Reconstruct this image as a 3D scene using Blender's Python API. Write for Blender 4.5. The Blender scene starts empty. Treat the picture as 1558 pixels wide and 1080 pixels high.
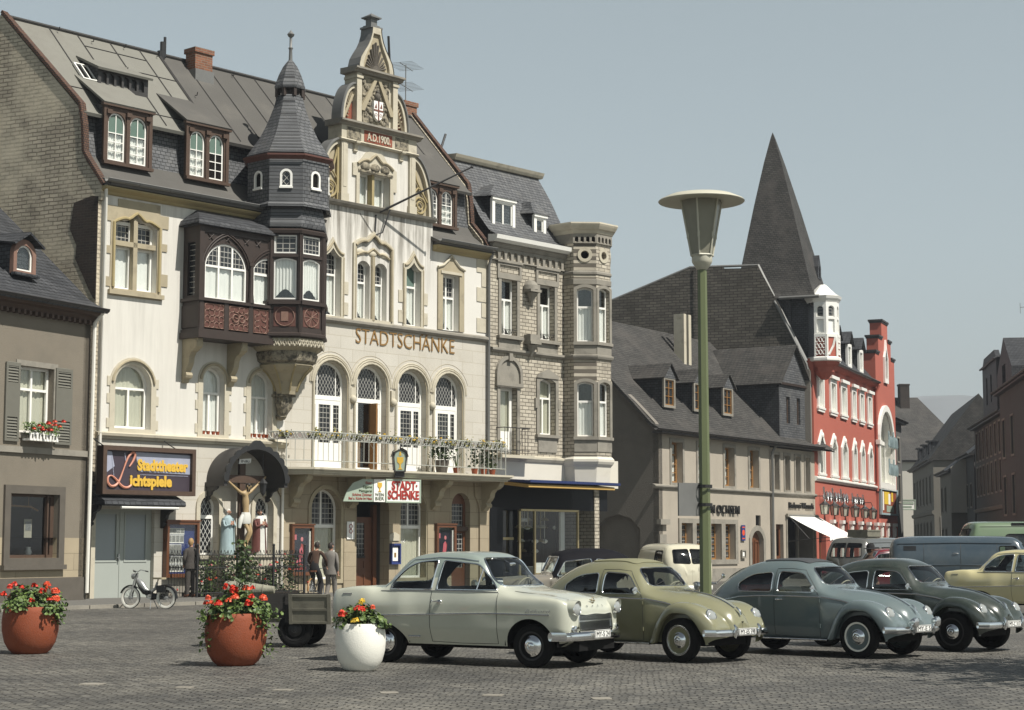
SKY_SAT,SKY_VAL,SKY_STR,SUN_E,EXPO=.44,.95,.10,5.0,0.40
HAZE=.0003
import bpy,bmesh,math,random
from mathutils import Vector,Matrix
from mathutils.geometry import tessellate_polygon,delaunay_2d_cdt
R=math.radians
random.seed(7)
SC=bpy.context.scene
COL=SC.collection
F=2750.0
TH=math.atan(291/2750.0);ST,CT=math.sin(TH),math.cos(TH);H=1.7
def ray(px,py):
 dx=px-779;du=540-py
 return (dx,F*CT-du*ST,F*ST+du*CT)
def ground(px,py,z=0):
 r=ray(px,py);t=(z-H)/r[2];return (r[0]*t,r[1]*t)
def atY(px,py,Y):
 r=ray(px,py);t=Y/r[1];return (r[0]*t,Y,H+r[2]*t)
class Fr:
 def __init__(s,O,ang):
  s.O=O;s.a=ang;s.c=math.cos(ang);s.s=math.sin(ang)
 def loc(s,X,Y):
  X -= s.O[0];Y -= s.O[1];return (X*s.c+Y*s.s,-X*s.s+Y*s.c)
 def wld(s,x,y):return (s.O[0]+x*s.c-y*s.s,s.O[1]+x*s.s+y*s.c)
 def _r(s,px,py):
  r=ray(px,py);return (r[0]*s.c+r[1]*s.s,-r[0]*s.s+r[1]*s.c,r[2])
 def at(s,px,py,y0=0.0):
  r=s._r(px,py);o=s.loc(0,0);t=(y0-o[1])/r[1]
  return (o[0]+t*r[0],H+t*r[2])
 def atx(s,px,py,x0=0.0):
  r=s._r(px,py);o=s.loc(0,0);t=(x0-o[0])/r[0]
  return (o[1]+t*r[1],H+t*r[2])
 def box(s,px0,py0,px1,py1,y0=0.0):
  a=s.at(px0,py0,y0);b=s.at(px1,py1,y0);return (a[0],b[0],b[1],a[1])
MATS={}
class NT:
 def __init__(s,m):s.t=m.node_tree;s.n=s.t.nodes;s.l=s.t.links
 def new(s,typ,**kw):
  n=s.n.new(typ)
  for k,v in kw.items():setattr(n,k,v)
  return n
 def set(s,n,i,v):
  if hasattr(v,'is_output') or hasattr(v,'links'):s.l.new(v,n.inputs[i])
  else:n.inputs[i].default_value=v
 def math(s,op,a,b=0.0,c=None):
  n=s.new('ShaderNodeMath',operation=op);s.set(n,0,a);s.set(n,1,b)
  if c is not None:s.set(n,2,c)
  return n.outputs[0]
 def mix(s,f,a,b,mode='MIX'):
  n=s.new('ShaderNodeMix',data_type='RGBA',blend_type=mode)
  s.set(n,0,f);s.set(n,6,a);s.set(n,7,b);return n.outputs[2]
 def noise(s,vec,scale,detail=4,rough=.55):
  n=s.new('ShaderNodeTexNoise');s.set(n,'Vector',vec);s.set(n,'Scale',scale)
  s.set(n,'Detail',detail);s.set(n,'Roughness',rough);return n.outputs['Fac']
 def ramp(s,f,a,b,c0=(0,0,0,1),c1=(1,1,1,1)):
  n=s.new('ShaderNodeValToRGB');s.set(n,0,f)
  n.color_ramp.elements[0].position=a;n.color_ramp.elements[0].color=c0
  n.color_ramp.elements[1].position=b;n.color_ramp.elements[1].color=c1
  return n.outputs[0]
 def bump(s,h,st,d=.02):
  n=s.new('ShaderNodeBump');s.set(n,'Height',h);s.set(n,'Strength',st);s.set(n,'Distance',d)
  return n.outputs[0]
def c4(c,k=1.0):return (min(1,c[0]*k),min(1,c[1]*k),min(1,c[2]*k),1)
def start(name):
 m=bpy.data.materials.new(name);m.use_nodes=True
 t=NT(m);b=t.n['Principled BSDF'];MATS[name]=m
 co=t.new('ShaderNodeTexCoord').outputs['Object']
 return m,t,b,co
ALB=.80
KEEP={'white_paint','paper_white','curtain','chrome','chrome_soft','plate_white','whitewall','white_pipe','awning_white','white_pot','room_dark','red_render','win_glass','gable_brick','shirt_white'}
def alb(name,c):return c if (name in KEEP or c is None) else tuple(q*ALB for q in c)
def pm(name,col,rough=.7,var=.15,sc=2.0,bump=0.0,bsc=30.0,metal=0.0,coat=0.0,spec=.5,dirt=None,dsc=1.2,dlo=.5,dhi=.75):
 m,t,b,co=start(name);col=alb(name,col);dirt=alb(name,dirt)
 n=t.noise(co,sc)
 c=t.mix(n,c4(col,1-var),c4(col,1+var))
 if dirt:
  d=t.ramp(t.noise(co,dsc,6,.65),dlo,dhi);c=t.mix(d,c,c4(dirt))
 t.set(b,'Base Color',c);t.set(b,'Roughness',rough);t.set(b,'Metallic',metal)
 b.inputs['Coat Weight'].default_value=coat;b.inputs['Coat Roughness'].default_value=.04
 b.inputs['Specular IOR Level'].default_value=spec
 if bump:t.set(b,'Normal',t.bump(t.noise(co,bsc,5),bump,.02))
 return m
def flatvec(t,co,mode='xz'):
 s=t.new('ShaderNodeSeparateXYZ');t.set(s,0,co)
 c=t.new('ShaderNodeCombineXYZ')
 if mode=='xz':t.set(c,0,t.math('ADD',s.outputs[0],s.outputs[1]));t.set(c,1,s.outputs[2])
 elif mode=='xy':t.set(c,0,s.outputs[0]);t.set(c,1,s.outputs[1])
 elif mode=='ang':
  t.set(c,0,t.math('MULTIPLY',t.math('ARCTAN2',s.outputs[1],s.outputs[0]),1.3));t.set(c,1,s.outputs[2])
 return c.outputs[0],s
def brick(name,c1,c2,mo,w,h,mortar=.012,rough=.85,bump=.6,mode='xz',off=.5,var=.25,dirt=None,dlo=.5,dhi=.75,dsc=.8,sq=1.0,spec=.3,jit=.004):
 m,t,b,co=start(name);c1=alb(name,c1);c2=alb(name,c2);mo=alb(name,mo);dirt=alb(name,dirt)
 v,s=flatvec(t,co,mode)
 if jit:
  nz=t.new('ShaderNodeTexNoise');t.set(nz,'Vector',v);t.set(nz,'Scale',3.0)
  mm=t.new('ShaderNodeVectorMath',operation='MULTIPLY_ADD')
  t.set(mm,0,nz.outputs['Color']);mm.inputs[1].default_value=(jit*6,jit*6,0);t.set(mm,2,v);v=mm.outputs[0]
 br=t.new('ShaderNodeTexBrick',offset=off,squash=sq)
 t.set(br,'Vector',v);t.set(br,'Color1',c4(c1));t.set(br,'Color2',c4(c2));t.set(br,'Mortar',c4(mo))
 t.set(br,'Scale',1.0);t.set(br,'Mortar Size',mortar);t.set(br,'Mortar Smooth',.2)
 t.set(br,'Brick Width',w);t.set(br,'Row Height',h);t.set(br,'Bias',0.0)
 n=t.noise(co,1.3,5)
 c=t.mix(.5,br.outputs['Color'],t.mix(n,c4((1-var,)*3),c4((1+var,)*3)),'MULTIPLY')
 c=t.mix(1.0,br.outputs['Color'],t.ramp(n,.2,.8,c4((1-var,)*3),(1,1,1,1)),'MULTIPLY')
 if dirt:
  d=t.ramp(t.noise(co,dsc,6,.65),dlo,dhi);c=t.mix(d,c,c4(dirt))
 t.set(b,'Base Color',c);t.set(b,'Roughness',rough);b.inputs['Specular IOR Level'].default_value=spec
 hgt=t.math('ADD',t.math('MULTIPLY',br.outputs['Fac'],-1.0),t.math('MULTIPLY',t.noise(co,25,3),.5))
 t.set(b,'Normal',t.bump(hgt,bump,.02))
 return m
def lead(name,kind,step,w,glass=(.012,.014,.016),leadc=(.62,.62,.58)):
 m,t,b,co=start(name)
 s=t.new('ShaderNodeSeparateXYZ');t.set(s,0,co)
 x,z=s.outputs[0],s.outputs[2]
 if kind=='diamond':
  a=t.math('ADD',x,t.math('MULTIPLY',z,.62));d=t.math('SUBTRACT',x,t.math('MULTIPLY',z,.62))
 else:a,d=x,t.math('MULTIPLY',z,.9)
 def line(q):return t.math('LESS_THAN',t.math('FRACT',t.math('ADD',t.math('DIVIDE',q,step),100.0)),w)
 k=t.math('MAXIMUM',line(a),line(d))
 t.set(b,'Base Color',t.mix(k,c4(glass),c4(leadc)))
 t.set(b,'Roughness',t.math('ADD',.06,t.math('MULTIPLY',k,.5)));b.inputs['Specular IOR Level'].default_value=.5
 t.set(b,'Normal',t.bump(t.noise(co,7,2),.12,.02))
 return m
def glass(name,tint,refl=.12,alpha=.85):
 m=bpy.data.materials.new(name);m.use_nodes=True;t=NT(m);MATS[name]=m
 t.n.remove(t.n['Principled BSDF']);out=t.n['Material Output']
 tr=t.new('ShaderNodeBsdfTransparent');tr.inputs[0].default_value=c4(tint)
 gl=t.new('ShaderNodeBsdfGlossy');gl.inputs['Roughness'].default_value=.03;gl.inputs[0].default_value=(1,1,1,1)
 g=t.new('ShaderNodeNewGeometry');d=t.new('ShaderNodeVectorMath',operation='DOT_PRODUCT');t.set(d,0,g.outputs['Incoming']);t.set(d,1,g.outputs['Normal'])
 f=t.math('POWER',t.math('SUBTRACT',1.0,t.math('ABSOLUTE',d.outputs['Value'])),5.0);f=t.math('MULTIPLY_ADD',f,.9,.035+refl)
 mx=t.new('ShaderNodeMixShader');t.set(mx,0,f);t.l.new(tr.outputs[0],mx.inputs[1]);t.l.new(gl.outputs[0],mx.inputs[2])
 t.l.new(mx.outputs[0],out.inputs[0]);return m
def leafmat(name,c1,c2,rough=.55):
 m,t,b,co=start(name)
 g=t.new('ShaderNodeNewGeometry')
 t.set(b,'Base Color',t.mix(g.outputs['Random Per Island'],c4(c1),c4(c2)));t.set(b,'Roughness',rough)
 b.inputs['Subsurface Weight'].default_value=0;return m
def M_(n):return MATS[n]
class MB:
 def __init__(s):s.v=[];s.f=[];s.mi=[];s.M=None;s.m=0
 def add(s,vs,fs):
  b=len(s.v)
  if s.M is not None:vs=[tuple(s.M@Vector(p)) for p in vs]
  s.v += [tuple(p) for p in vs];s.f += [tuple(i+b for i in f) for f in fs];s.mi += [s.m]*len(fs)
  return s
 def box(s,x0,x1,y0,y1,z0,z1):
  if x0>x1:x0,x1=x1,x0
  if y0>y1:y0,y1=y1,y0
  if z0>z1:z0,z1=z1,z0
  return s.add([(x0,y0,z0),(x1,y0,z0),(x1,y1,z0),(x0,y1,z0),(x0,y0,z1),(x1,y0,z1),(x1,y1,z1),(x0,y1,z1)],
                     [(3,2,1,0),(4,5,6,7),(0,1,5,4),(1,2,6,5),(2,3,7,6),(3,0,4,7)])
 def plate(s,outer,holes=(),y0=0.0,y1=.1,ax='xz'):
  loops=[list(outer)]+[list(h) for h in holes]
  def area(p):return sum(p[i][0]*p[(i+1) % len(p)][1]-p[(i+1) % len(p)][0]*p[i][1] for i in range(len(p)))
  if area(loops[0])<0:loops[0].reverse()
  for h in loops[1:]:
   if area(h)>0:h.reverse()
  tri=tessellate_polygon([[Vector((p[0],p[1],0)) for p in l] for l in loops])
  flat=[p for l in loops for p in l];n=len(flat)
  if ax=='xz':P=lambda p,y:(p[0],y,p[1])
  elif ax=='yz':P=lambda p,y:(y,p[0],p[1])
  else:P=lambda p,y:(p[0],p[1],y)
  vs=[P(p,y0) for p in flat]+[P(p,y1) for p in flat]
  fs=[]
  for a,b,c in tri:
   ar=(flat[b][0]-flat[a][0])*(flat[c][1]-flat[a][1])-(flat[c][0]-flat[a][0])*(flat[b][1]-flat[a][1])
   if ar<0:b,c=c,b
   fs.append((a,b,c));fs.append((a+n,c+n,b+n))
  o=0
  for l in loops:
   k=len(l)
   for i in range(k):
    j=(i+1) % k;fs.append((o+i,o+i+n,o+j+n,o+j))
   o += k
  if (ax=='xz' and y1<y0) or (ax !='xz' and y1>y0):fs=[tuple(reversed(f)) for f in fs]
  return s.add(vs,fs)
 def poly(s,pts):return s.add(pts,[tuple(range(len(pts)))])
 def grid(s,rows,cu=False,cv=False,flip=False):
  nu=len(rows);nv=len(rows[0]);vs=[p for r in rows for p in r];fs=[]
  for i in range(nu if cu else nu-1):
   for j in range(nv if cv else nv-1):
    a,b,c,d=i*nv+j,((i+1) % nu)*nv+j,((i+1) % nu)*nv+(j+1) % nv,i*nv+(j+1) % nv
    fs.append((a,d,c,b) if flip else (a,b,c,d))
  return s.add(vs,fs)
 def tube(s,pts,r,n=6,closed=False,flat=1.0,cap=True):
  pts=[Vector(p) for p in pts];k=len(pts);rows=[]
  up=Vector((0,0,1));prev=None
  for i,p in enumerate(pts):
   a=pts[(i-1) % k] if (closed or i>0) else p;b=pts[(i+1) % k] if (closed or i<k-1) else p
   d=(b-a)
   if d.length<1e-9:d=Vector((1,0,0))
   d.normalize()
   if prev is None:x=d.cross(up) if abs(d.z)<.95 else d.cross(Vector((0,1,0)))
   else:x=prev-d*prev.dot(d)
   if x.length<1e-6:x=d.orthogonal()
   x.normalize();prev=x;y=d.cross(x)
   rr=r[i] if isinstance(r,(list,tuple)) else r
   rows.append([tuple(p+x*math.cos(2*math.pi*j/n)*rr*flat+y*math.sin(2*math.pi*j/n)*rr) for j in range(n)])
  s.grid(rows,closed,True,True)
  if cap and not closed:
   b=len(s.v)-k*n
   s.f.append(tuple(b+j for j in range(n)));s.mi.append(s.m)
   s.f.append(tuple(b+(k-1)*n+j for j in reversed(range(n))));s.mi.append(s.m)
  return s
 def lathe(s,prof,n=16,c=(0,0,0),a0=0.0,a1=2*math.pi,ax='z'):
  full=abs(a1-a0-2*math.pi)<1e-6;rows=[]
  k=n if full else n+1
  for i in range(k):
   a=a0+(a1-a0)*i/n;ca,sa=math.cos(a),math.sin(a);row=[]
   for r,z in prof:
    if ax=='z':p=(c[0]+r*ca,c[1]+r*sa,c[2]+z)
    elif ax=='y':p=(c[0]+r*ca,c[1]+z,c[2]-r*sa)
    else:p=(c[0]+z,c[1]+r*ca,c[2]+r*sa)
    row.append(p)
   rows.append(row)
  return s.grid(rows,full,False)
 def cyl(s,p0,p1,r0,r1=None,n=10):return s.tube([p0,p1],[r0,r0 if r1 is None else r1],n)
 def ball(s,c,r,n=10,m=7):
  if not isinstance(r,(tuple,list)):r=(r,r,r)
  rows=[]
  for i in range(n):
   a=2*math.pi*i/n
   rows.append([(c[0]+r[0]*math.sin(math.pi*j/m)*math.cos(a),c[1]+r[1]*math.sin(math.pi*j/m)*math.sin(a),c[2]-r[2]*math.cos(math.pi*j/m)) for j in range(m+1)])
  return s.grid(rows,True,False)
 def build(s,name,mat,parent=None,smooth=None,loc=None,sharp=40):
  me=bpy.data.meshes.new(name);me.from_pydata(s.v,[],s.f)
  mats=mat if isinstance(mat,(list,tuple)) else [mat]
  for q in mats:me.materials.append(MATS[q] if isinstance(q,str) else q)
  if len(mats)>1:me.polygons.foreach_set('material_index',s.mi)
  me.update()
  if smooth:
   bm=bmesh.new();bm.from_mesh(me);bmesh.ops.remove_doubles(bm,verts=bm.verts,dist=1e-5)
   for f in bm.faces:f.smooth=True
   lim=R(sharp)
   for e in bm.edges:
    if len(e.link_faces)==2:
     if e.calc_face_angle(0)>lim:e.smooth=False
   bm.to_mesh(me);bm.free()
  o=bpy.data.objects.new(name,me);COL.objects.link(o)
  if parent is not None:o.parent=parent
  if loc:o.location=loc
  return o
def tag(o,label,cat,group=None):
 o['label']=label;o['category']=cat
 if group:o['group']=group
 return o
def thing(name,label,cat,loc=(0,0,0),rot=0.0,group=None):
 o=bpy.data.objects.new(name,None);COL.objects.link(o);o.location=loc;o.rotation_euler=(0,0,rot)
 o.empty_display_size=.3
 return tag(o,label,cat,group)
def struct(o,kind='structure'):o['kind']=kind;return o
def kids(o):return [c for c in bpy.data.objects if c.parent==o]
def copy_tree(o,parent=None):
 c=o.copy();COL.objects.link(c)
 if parent is not None:c.parent=parent
 for ch in kids(o):copy_tree(ch,c)
 return c
def arch(x0,x1,z0,z1,rise=None,n=12):
 w=(x1-x0)/2;rise=w if rise is None else rise;cx=(x0+x1)/2
 pts=[(x0,z0),(x1,z0)]
 if rise>=w-1e-6:
  for i in range(n+1):
   a=math.pi*i/n;pts.append((cx+w*math.cos(a),z1-rise+rise*math.sin(a)))
 else:
  rad=(w*w+rise*rise)/(2*rise);zc=z1-rad;a0=math.asin(w/rad)
  for i in range(n+1):
   a=math.pi/2-a0+2*a0*i/n;pts.append((cx+rad*math.cos(a),zc+rad*math.sin(a)))
 return pts
def rect(x0,x1,z0,z1):return [(x0,z0),(x1,z0),(x1,z1),(x0,z1)]
def grow(poly,d):
 n=len(poly);out=[]
 ar=sum(poly[i][0]*poly[(i+1) % n][1]-poly[(i+1) % n][0]*poly[i][1] for i in range(n))
 sg=1 if ar>0 else -1
 for i in range(n):
  p0,p1,p2=poly[i-1],poly[i],poly[(i+1) % n]
  d1=Vector((p1[0]-p0[0],p1[1]-p0[1]));d2=Vector((p2[0]-p1[0],p2[1]-p1[1]))
  if d1.length<1e-9 or d2.length<1e-9:out.append(p1);continue
  d1.normalize();d2.normalize()
  n1=Vector((d1.y,-d1.x))*sg;n2=Vector((d2.y,-d2.x))*sg
  m=n1+n2;k=max(.35,m.length_squared/2)
  out.append((p1[0]+m.x*d/k*1.0,p1[1]+m.y*d/k*1.0))
 return out
def rpoly(pts,r,n=4):
 out=[];k=len(pts)
 for i in range(k):
  rr=r[i] if isinstance(r,(list,tuple)) else r
  p0,p1,p2=Vector(pts[i-1]),Vector(pts[i]),Vector(pts[(i+1) % k])
  a=(p0-p1);b=(p2-p1);q=min(rr,a.length*.49,b.length*.49)
  if q<1e-4:out.append(tuple(p1));continue
  a=p1+a.normalized()*q;b=p1+b.normalized()*q
  for j in range(n+1):
   t=j/n;out.append(tuple(a*(1-t)**2+p1*2*t*(1-t)+b*t*t))
 return out
def text_obj(txt,name,mat,parent,size,depth=.02,loc=(0,0,0),rot=(R(90),0,0),width=None,align='CENTER',shear=0,bold=0.0,space=1.0):
 cu=bpy.data.curves.new(name,'FONT');cu.body=txt;cu.size=size;cu.extrude=depth;cu.align_x=align
 cu.shear=shear;cu.offset=bold;cu.space_character=space;cu.resolution_u=3
 o=bpy.data.objects.new(name,cu);COL.objects.link(o)
 dg=bpy.context.evaluated_depsgraph_get();me=bpy.data.meshes.new_from_object(o.evaluated_get(dg))
 bpy.data.objects.remove(o);me.name=name
 if width:
  xs=[v.co.x for v in me.vertices];k=width/(max(xs)-min(xs))
  for v in me.vertices:v.co.x *= k
 me.materials.clear();me.materials.append(MATS[mat]);o=bpy.data.objects.new(name,me);COL.objects.link(o)
 if parent is not None:o.parent=parent
 o.location=loc;o.rotation_euler=rot;return o
brick('ashlar',(.69,.655,.575),(.645,.605,.52),(.50,.45,.35),1.15,.46,.008,.88,.25,var=.12,dirt=(.50,.44,.34),dlo=.55,dhi=.85)
brick('tan_ashlar',(.50,.42,.29),(.44,.37,.26),(.30,.25,.17),1.0,.5,.010,.9,.3,var=.2,dirt=(.25,.21,.15),dlo=.6,dhi=.9)
pm('stone',(.44,.38,.26),.85,.18,2.5,.3,40,dirt=(.22,.19,.14),dsc=2,dlo=.55,dhi=.85)
pm('pale_stone',(.60,.55,.43),.85,.15,2.5,.25,40,dirt=(.28,.24,.18),dsc=1.8,dlo=.55,dhi=.85)
pm('dark_stone',(.12,.105,.085),.85,.25,3,.3,40)
pm('grey_stone',(.31,.287,.24),.88,.2,2,.3,40,dirt=(.13,.12,.10),dsc=1.5,dlo=.5,dhi=.85)
brick('gable_brick',(.66,.585,.45),(.46,.405,.315),(.27,.235,.18),.38,.13,.016,.95,1.6,var=.45,dirt=(.62,.55,.42),dsc=.35,dlo=.45,dhi=.62,jit=.012)
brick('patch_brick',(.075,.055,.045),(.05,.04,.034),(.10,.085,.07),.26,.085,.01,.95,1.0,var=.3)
brick('red_brick',(.30,.115,.065),(.20,.08,.05),(.11,.09,.075),.5,.085,.012,.85,.6,var=.25)
brick('coping_brick',(.27,.135,.085),(.16,.085,.06),(.06,.052,.046),.09,.075,.014,.9,.8,var=.45)
brick('chimney_brick',(.36,.15,.085),(.24,.10,.06),(.30,.24,.18),.26,.085,.012,.9,.6,var=.3)
brick('grey_brick',(.72,.655,.53),(.56,.505,.405),(.19,.168,.135),.36,.145,.015,.9,.7,var=.3,dirt=(.20,.175,.14),dsc=.6,dlo=.5,dhi=.85)
brick('fire_brick',(.21,.19,.16),(.14,.127,.108),(.075,.07,.06),.45,.16,.02,.95,1.0,var=.4,jit=.012)
pm('rough_grey',(.23,.21,.18),.95,.15,.8,.8,18,dirt=(.17,.155,.135),dsc=.5)
pm('ochsen_grey',(.45,.40,.325),.95,.10,.8,.6,25,dirt=(.36,.32,.265),dsc=.6,dlo=.45,dhi=.9)
pm('olive_render',(.23,.20,.155),.95,.12,.8,.5,25,dirt=(.16,.145,.115),dsc=.6,dlo=.5,dhi=.9)
pm('red_render',(.40,.108,.074),.85,.07,.6,.15,40)
pm('street_grey',(.112,.112,.107),.95,.2,.5,.4,20,dirt=(.072,.072,.07),dsc=.5)
pm('street_pale',(.25,.235,.20),.95,.2,.5,.4,20,dirt=(.18,.16,.13),dsc=.5)
pm('street_white',(.6,.57,.5),.95,.1,.5)
brick('slate',(.20,.205,.21),(.125,.13,.138),(.035,.037,.04),.21,.125,.012,.6,.9,var=.4,dirt=(.19,.185,.17),dsc=.8,dlo=.55,dhi=.85,spec=.4,jit=.008)
brick('slate_dark',(.10,.104,.112),(.06,.064,.072),(.018,.019,.021),.22,.12,.013,.6,.9,var=.45,spec=.35,jit=.008)
brick('slate_brown',(.12,.115,.106),(.075,.072,.067),(.02,.02,.02),.22,.11,.013,.75,.9,var=.45,spec=.3,dirt=(.11,.10,.09),dsc=.7,dlo=.5,dhi=.8,jit=.008)
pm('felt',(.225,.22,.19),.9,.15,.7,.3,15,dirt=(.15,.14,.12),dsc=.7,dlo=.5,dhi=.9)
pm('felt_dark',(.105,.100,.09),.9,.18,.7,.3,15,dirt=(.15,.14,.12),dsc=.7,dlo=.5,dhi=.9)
pm('tar',(.05,.048,.045),.9,.2,3)
pm('trough',(.40,.345,.315),.8,.2,5)
pm('zinc',(.22,.22,.21),.5,.2,3,metal=.3)
pm('white_paint',(.80,.79,.74),.5,.04,3)
pm('white_plaster',(.74,.70,.60),.85,.06,1.2,dirt=(.5,.45,.36),dsc=1.0,dlo=.6,dhi=.9)
pm('white_pipe',(.72,.70,.63),.6,.08,2)
pm('brown_wood',(.085,.05,.032),.65,.3,6)
pm('timber',(.040,.026,.020),.6,.3,6)
pm('timber_red',(.12,.045,.032),.65,.25,8)
pm('timber_light',(.26,.15,.11),.7,.2,8)
pm('ochre_wood',(.34,.17,.05),.55,.2,6)
pm('door_wood',(.15,.058,.025),.45,.25,5,spec=.5)
pm('gold',(.30,.17,.05),.5,.15,4)
pm('yellow_stone',(.42,.34,.17),.75,.15,3)
pm('rust_band',(.30,.085,.045),.8,.1,3)
pm('relief',(.33,.29,.21),.85,.35,9,1.0,14,dirt=(.09,.08,.06),dsc=6,dlo=.45,dhi=.6)
pm('iron',(.022,.022,.022),.5,.2,6)
pm('rail_grey',(.46,.47,.42),.5,.15,5)
pm('lead_dark',(.045,.042,.04),.55,.25,3)
pm('curtain',(.80,.80,.77),.9,.06,8)
pm('curtain_cream',(.66,.64,.52),.9,.06,8)
pm('curtain_green',(.13,.20,.165),.9,.1,5)
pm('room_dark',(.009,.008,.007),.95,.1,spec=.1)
pm('shutter',(.17,.165,.135),.7,.1,4)
pm('cinema_door',(.42,.45,.41),.5,.04,2)
pm('cinema_pane',(.36,.40,.41),.4,.06,25)
pm('shop_black',(.008,.009,.011),.45,.2,4,spec=.25)
pm('blue_paint',(.02,.035,.13),.35,.1,4)
pm('yellow_paint',(.45,.28,.07),.6,.1,4)
pm('brass',(.55,.45,.25),.35,.15,6,metal=.7)
pm('awning_white',(.80,.79,.75),.9,.05,2)
pm('paper_white',(.82,.81,.77),.8,.03,3)
pm('sign_green_glass',(.42,.50,.40),.4,.08,4)
pm('sign_red',(.42,.03,.02),.5,.05)
pm('sign_brown',(.20,.075,.05),.5,.1)
pm('sign_purple',(.055,.04,.055),.5,.2,3)
pm('sign_lilac',(.40,.42,.52),.5,.15,2)
pm('sign_pink',(.70,.30,.20),.5,.05)
pm('sign_yellow',(.80,.50,.06),.5,.05)
pm('sign_blue',(.03,.05,.20),.5,.1)
pm('photo_grey',(.30,.30,.29),.5,.95,26)
pm('poster_red',(.45,.06,.045),.5,.6,14)
pm('poster_dark',(.025,.025,.04),.4,.4,10)
pm('skin',(.50,.27,.18),.6,.08,20)
pm('hair_dark',(.025,.018,.013),.7,.3,30)
pm('hair_fair',(.38,.24,.10),.7,.3,30)
pm('suit_brown',(.062,.054,.047),.9,.2,12,.4,12)
pm('suit_grey',(.20,.185,.165),.9,.12,12,.3,12)
pm('jumper_brown',(.065,.035,.022),.95,.2,20)
pm('trouser_black',(.012,.012,.013),.9,.2,20)
pm('shoe_brown',(.16,.06,.03),.5,.1)
pm('shoe_black',(.012,.012,.012),.35,.1)
pm('shirt_white',(.75,.75,.72),.9,.05)
pm('corpus',(.46,.33,.17),.55,.15,10)
pm('robe_blue',(.36,.47,.49),.7,.15,6)
pm('robe_red',(.16,.05,.04),.7,.2,6)
pm('robe_white',(.72,.72,.66),.7,.1,6)
pm('chrome',(.82,.83,.83),.10,.02,2,metal=1.0)
pm('chrome_soft',(.70,.71,.71),.22,.05,2,metal=1.0)
pm('rubber',(.011,.011,.011),.8,.2,10,spec=.15)
pm('interior',(.022,.019,.017),.9,.2,8,spec=.1)
pm('seat_cream',(.55,.50,.38),.8,.1,8)
pm('seat_red',(.30,.02,.02),.8,.1,8)
pm('lamp_glass',(.36,.38,.37),.06,.04,30,spec=.8)
pm('black_top',(.008,.008,.011),.8,.3,6,spec=.15)
pm('plate_white',(.80,.80,.76),.5,.03)
pm('plate_black',(.01,.01,.01),.5,.0)
pm('amber',(.5,.18,.02),.3,.1)
def paint(n,c,rough=.24,coat=.8):return pm(n,c,rough,.04,1.0,coat=coat,spec=.5,dirt=tuple(.88*q+.12*d for q,d in zip(c,(.30,.28,.24))),dsc=2.2,dlo=.42,dhi=.72)
paint('paint_opel',(.62,.635,.525));paint('paint_opel_roof',(.30,.36,.325),.3)
paint('paint_olive',(.265,.26,.155));paint('paint_blue_grey',(.15,.195,.20));paint('paint_dark_green',(.040,.053,.045))
paint('paint_yellow',(.66,.60,.34));paint('paint_cream',(.72,.68,.52));paint('paint_van',(.06,.088,.112));paint('paint_maroon',(.19,.018,.028))
paint('paint_grey_van',(.11,.113,.105));paint('paint_green_bus',(.17,.24,.145));paint('paint_beige',(.30,.27,.22))
pm('sunroof_grey',(.055,.06,.066),.8,.1,10);pm('sunroof_olive',(.24,.235,.14),.75,.1,10)
pm('lamp_green',(.150,.178,.082),.5,.08,3);pm('lamp_shade',(.60,.58,.47),.5,.05,3)
m=pm('lamp_panel',(.30,.29,.23),.3,.15,6)
pm('terracotta',(.29,.066,.022),.75,.15,4,.35,60,dirt=(.27,.085,.04),dsc=1.8,dlo=.5,dhi=.85)
pm('white_pot',(.80,.79,.71),.6,.04,3,.25,60,dirt=(.55,.50,.38),dsc=2.2,dlo=.68,dhi=.85)
leafmat('leaf',(.025,.055,.010),(.13,.19,.045));leafmat('leaf_dark',(.02,.04,.012),(.07,.11,.03));leafmat('leaf_olive',(.06,.07,.015),(.22,.20,.05))
leafmat('petal_red',(.50,.015,.006),(.66,.045,.015));leafmat('petal_orange',(.60,.05,.015),(.70,.11,.04));leafmat('petal_pink',(.55,.1,.14),(.7,.3,.3));leafmat('petal_yellow',(.70,.42,.02),(.80,.60,.08))
pm('soil',(.03,.022,.015),.95,.3,20)
pm('trailer_wood',(.20,.19,.145),.85,.25,5,dirt=(.10,.095,.075),dsc=3,dlo=.5,dhi=.8);pm('trailer_dark',(.03,.028,.025),.85,.25,5);pm('basket',(.30,.29,.22),.85,.3,12,.5,30)
pm('moped_silver',(.40,.41,.40),.35,.08,6,metal=.4);pm('moped_black',(.012,.012,.013),.3,.1);pm('whitewall',(.78,.76,.68),.7,.05);pm('saddle',(.45,.38,.25),.6,.1)
pm('hill',(.17,.185,.19),.95,.3,.01)  # grey-blue instead of green: part of the distance haze is put into this colour
glass('win_glass',(.95,.96,.95),.02);glass('car_glass',(.72,.76,.74),.03);glass('shop_glass',(.75,.78,.78),.05)
lead('lead_diamond','diamond',.17,.10);lead('lead_diamond_fine','diamond',.15,.13,leadc=(.34,.33,.30));lead('lead_grid','grid',.16,.14,(.02,.022,.024),(.33,.32,.29));lead('lead_curtain','grid',.15,.10,(.55,.55,.52),(.25,.24,.22))
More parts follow.
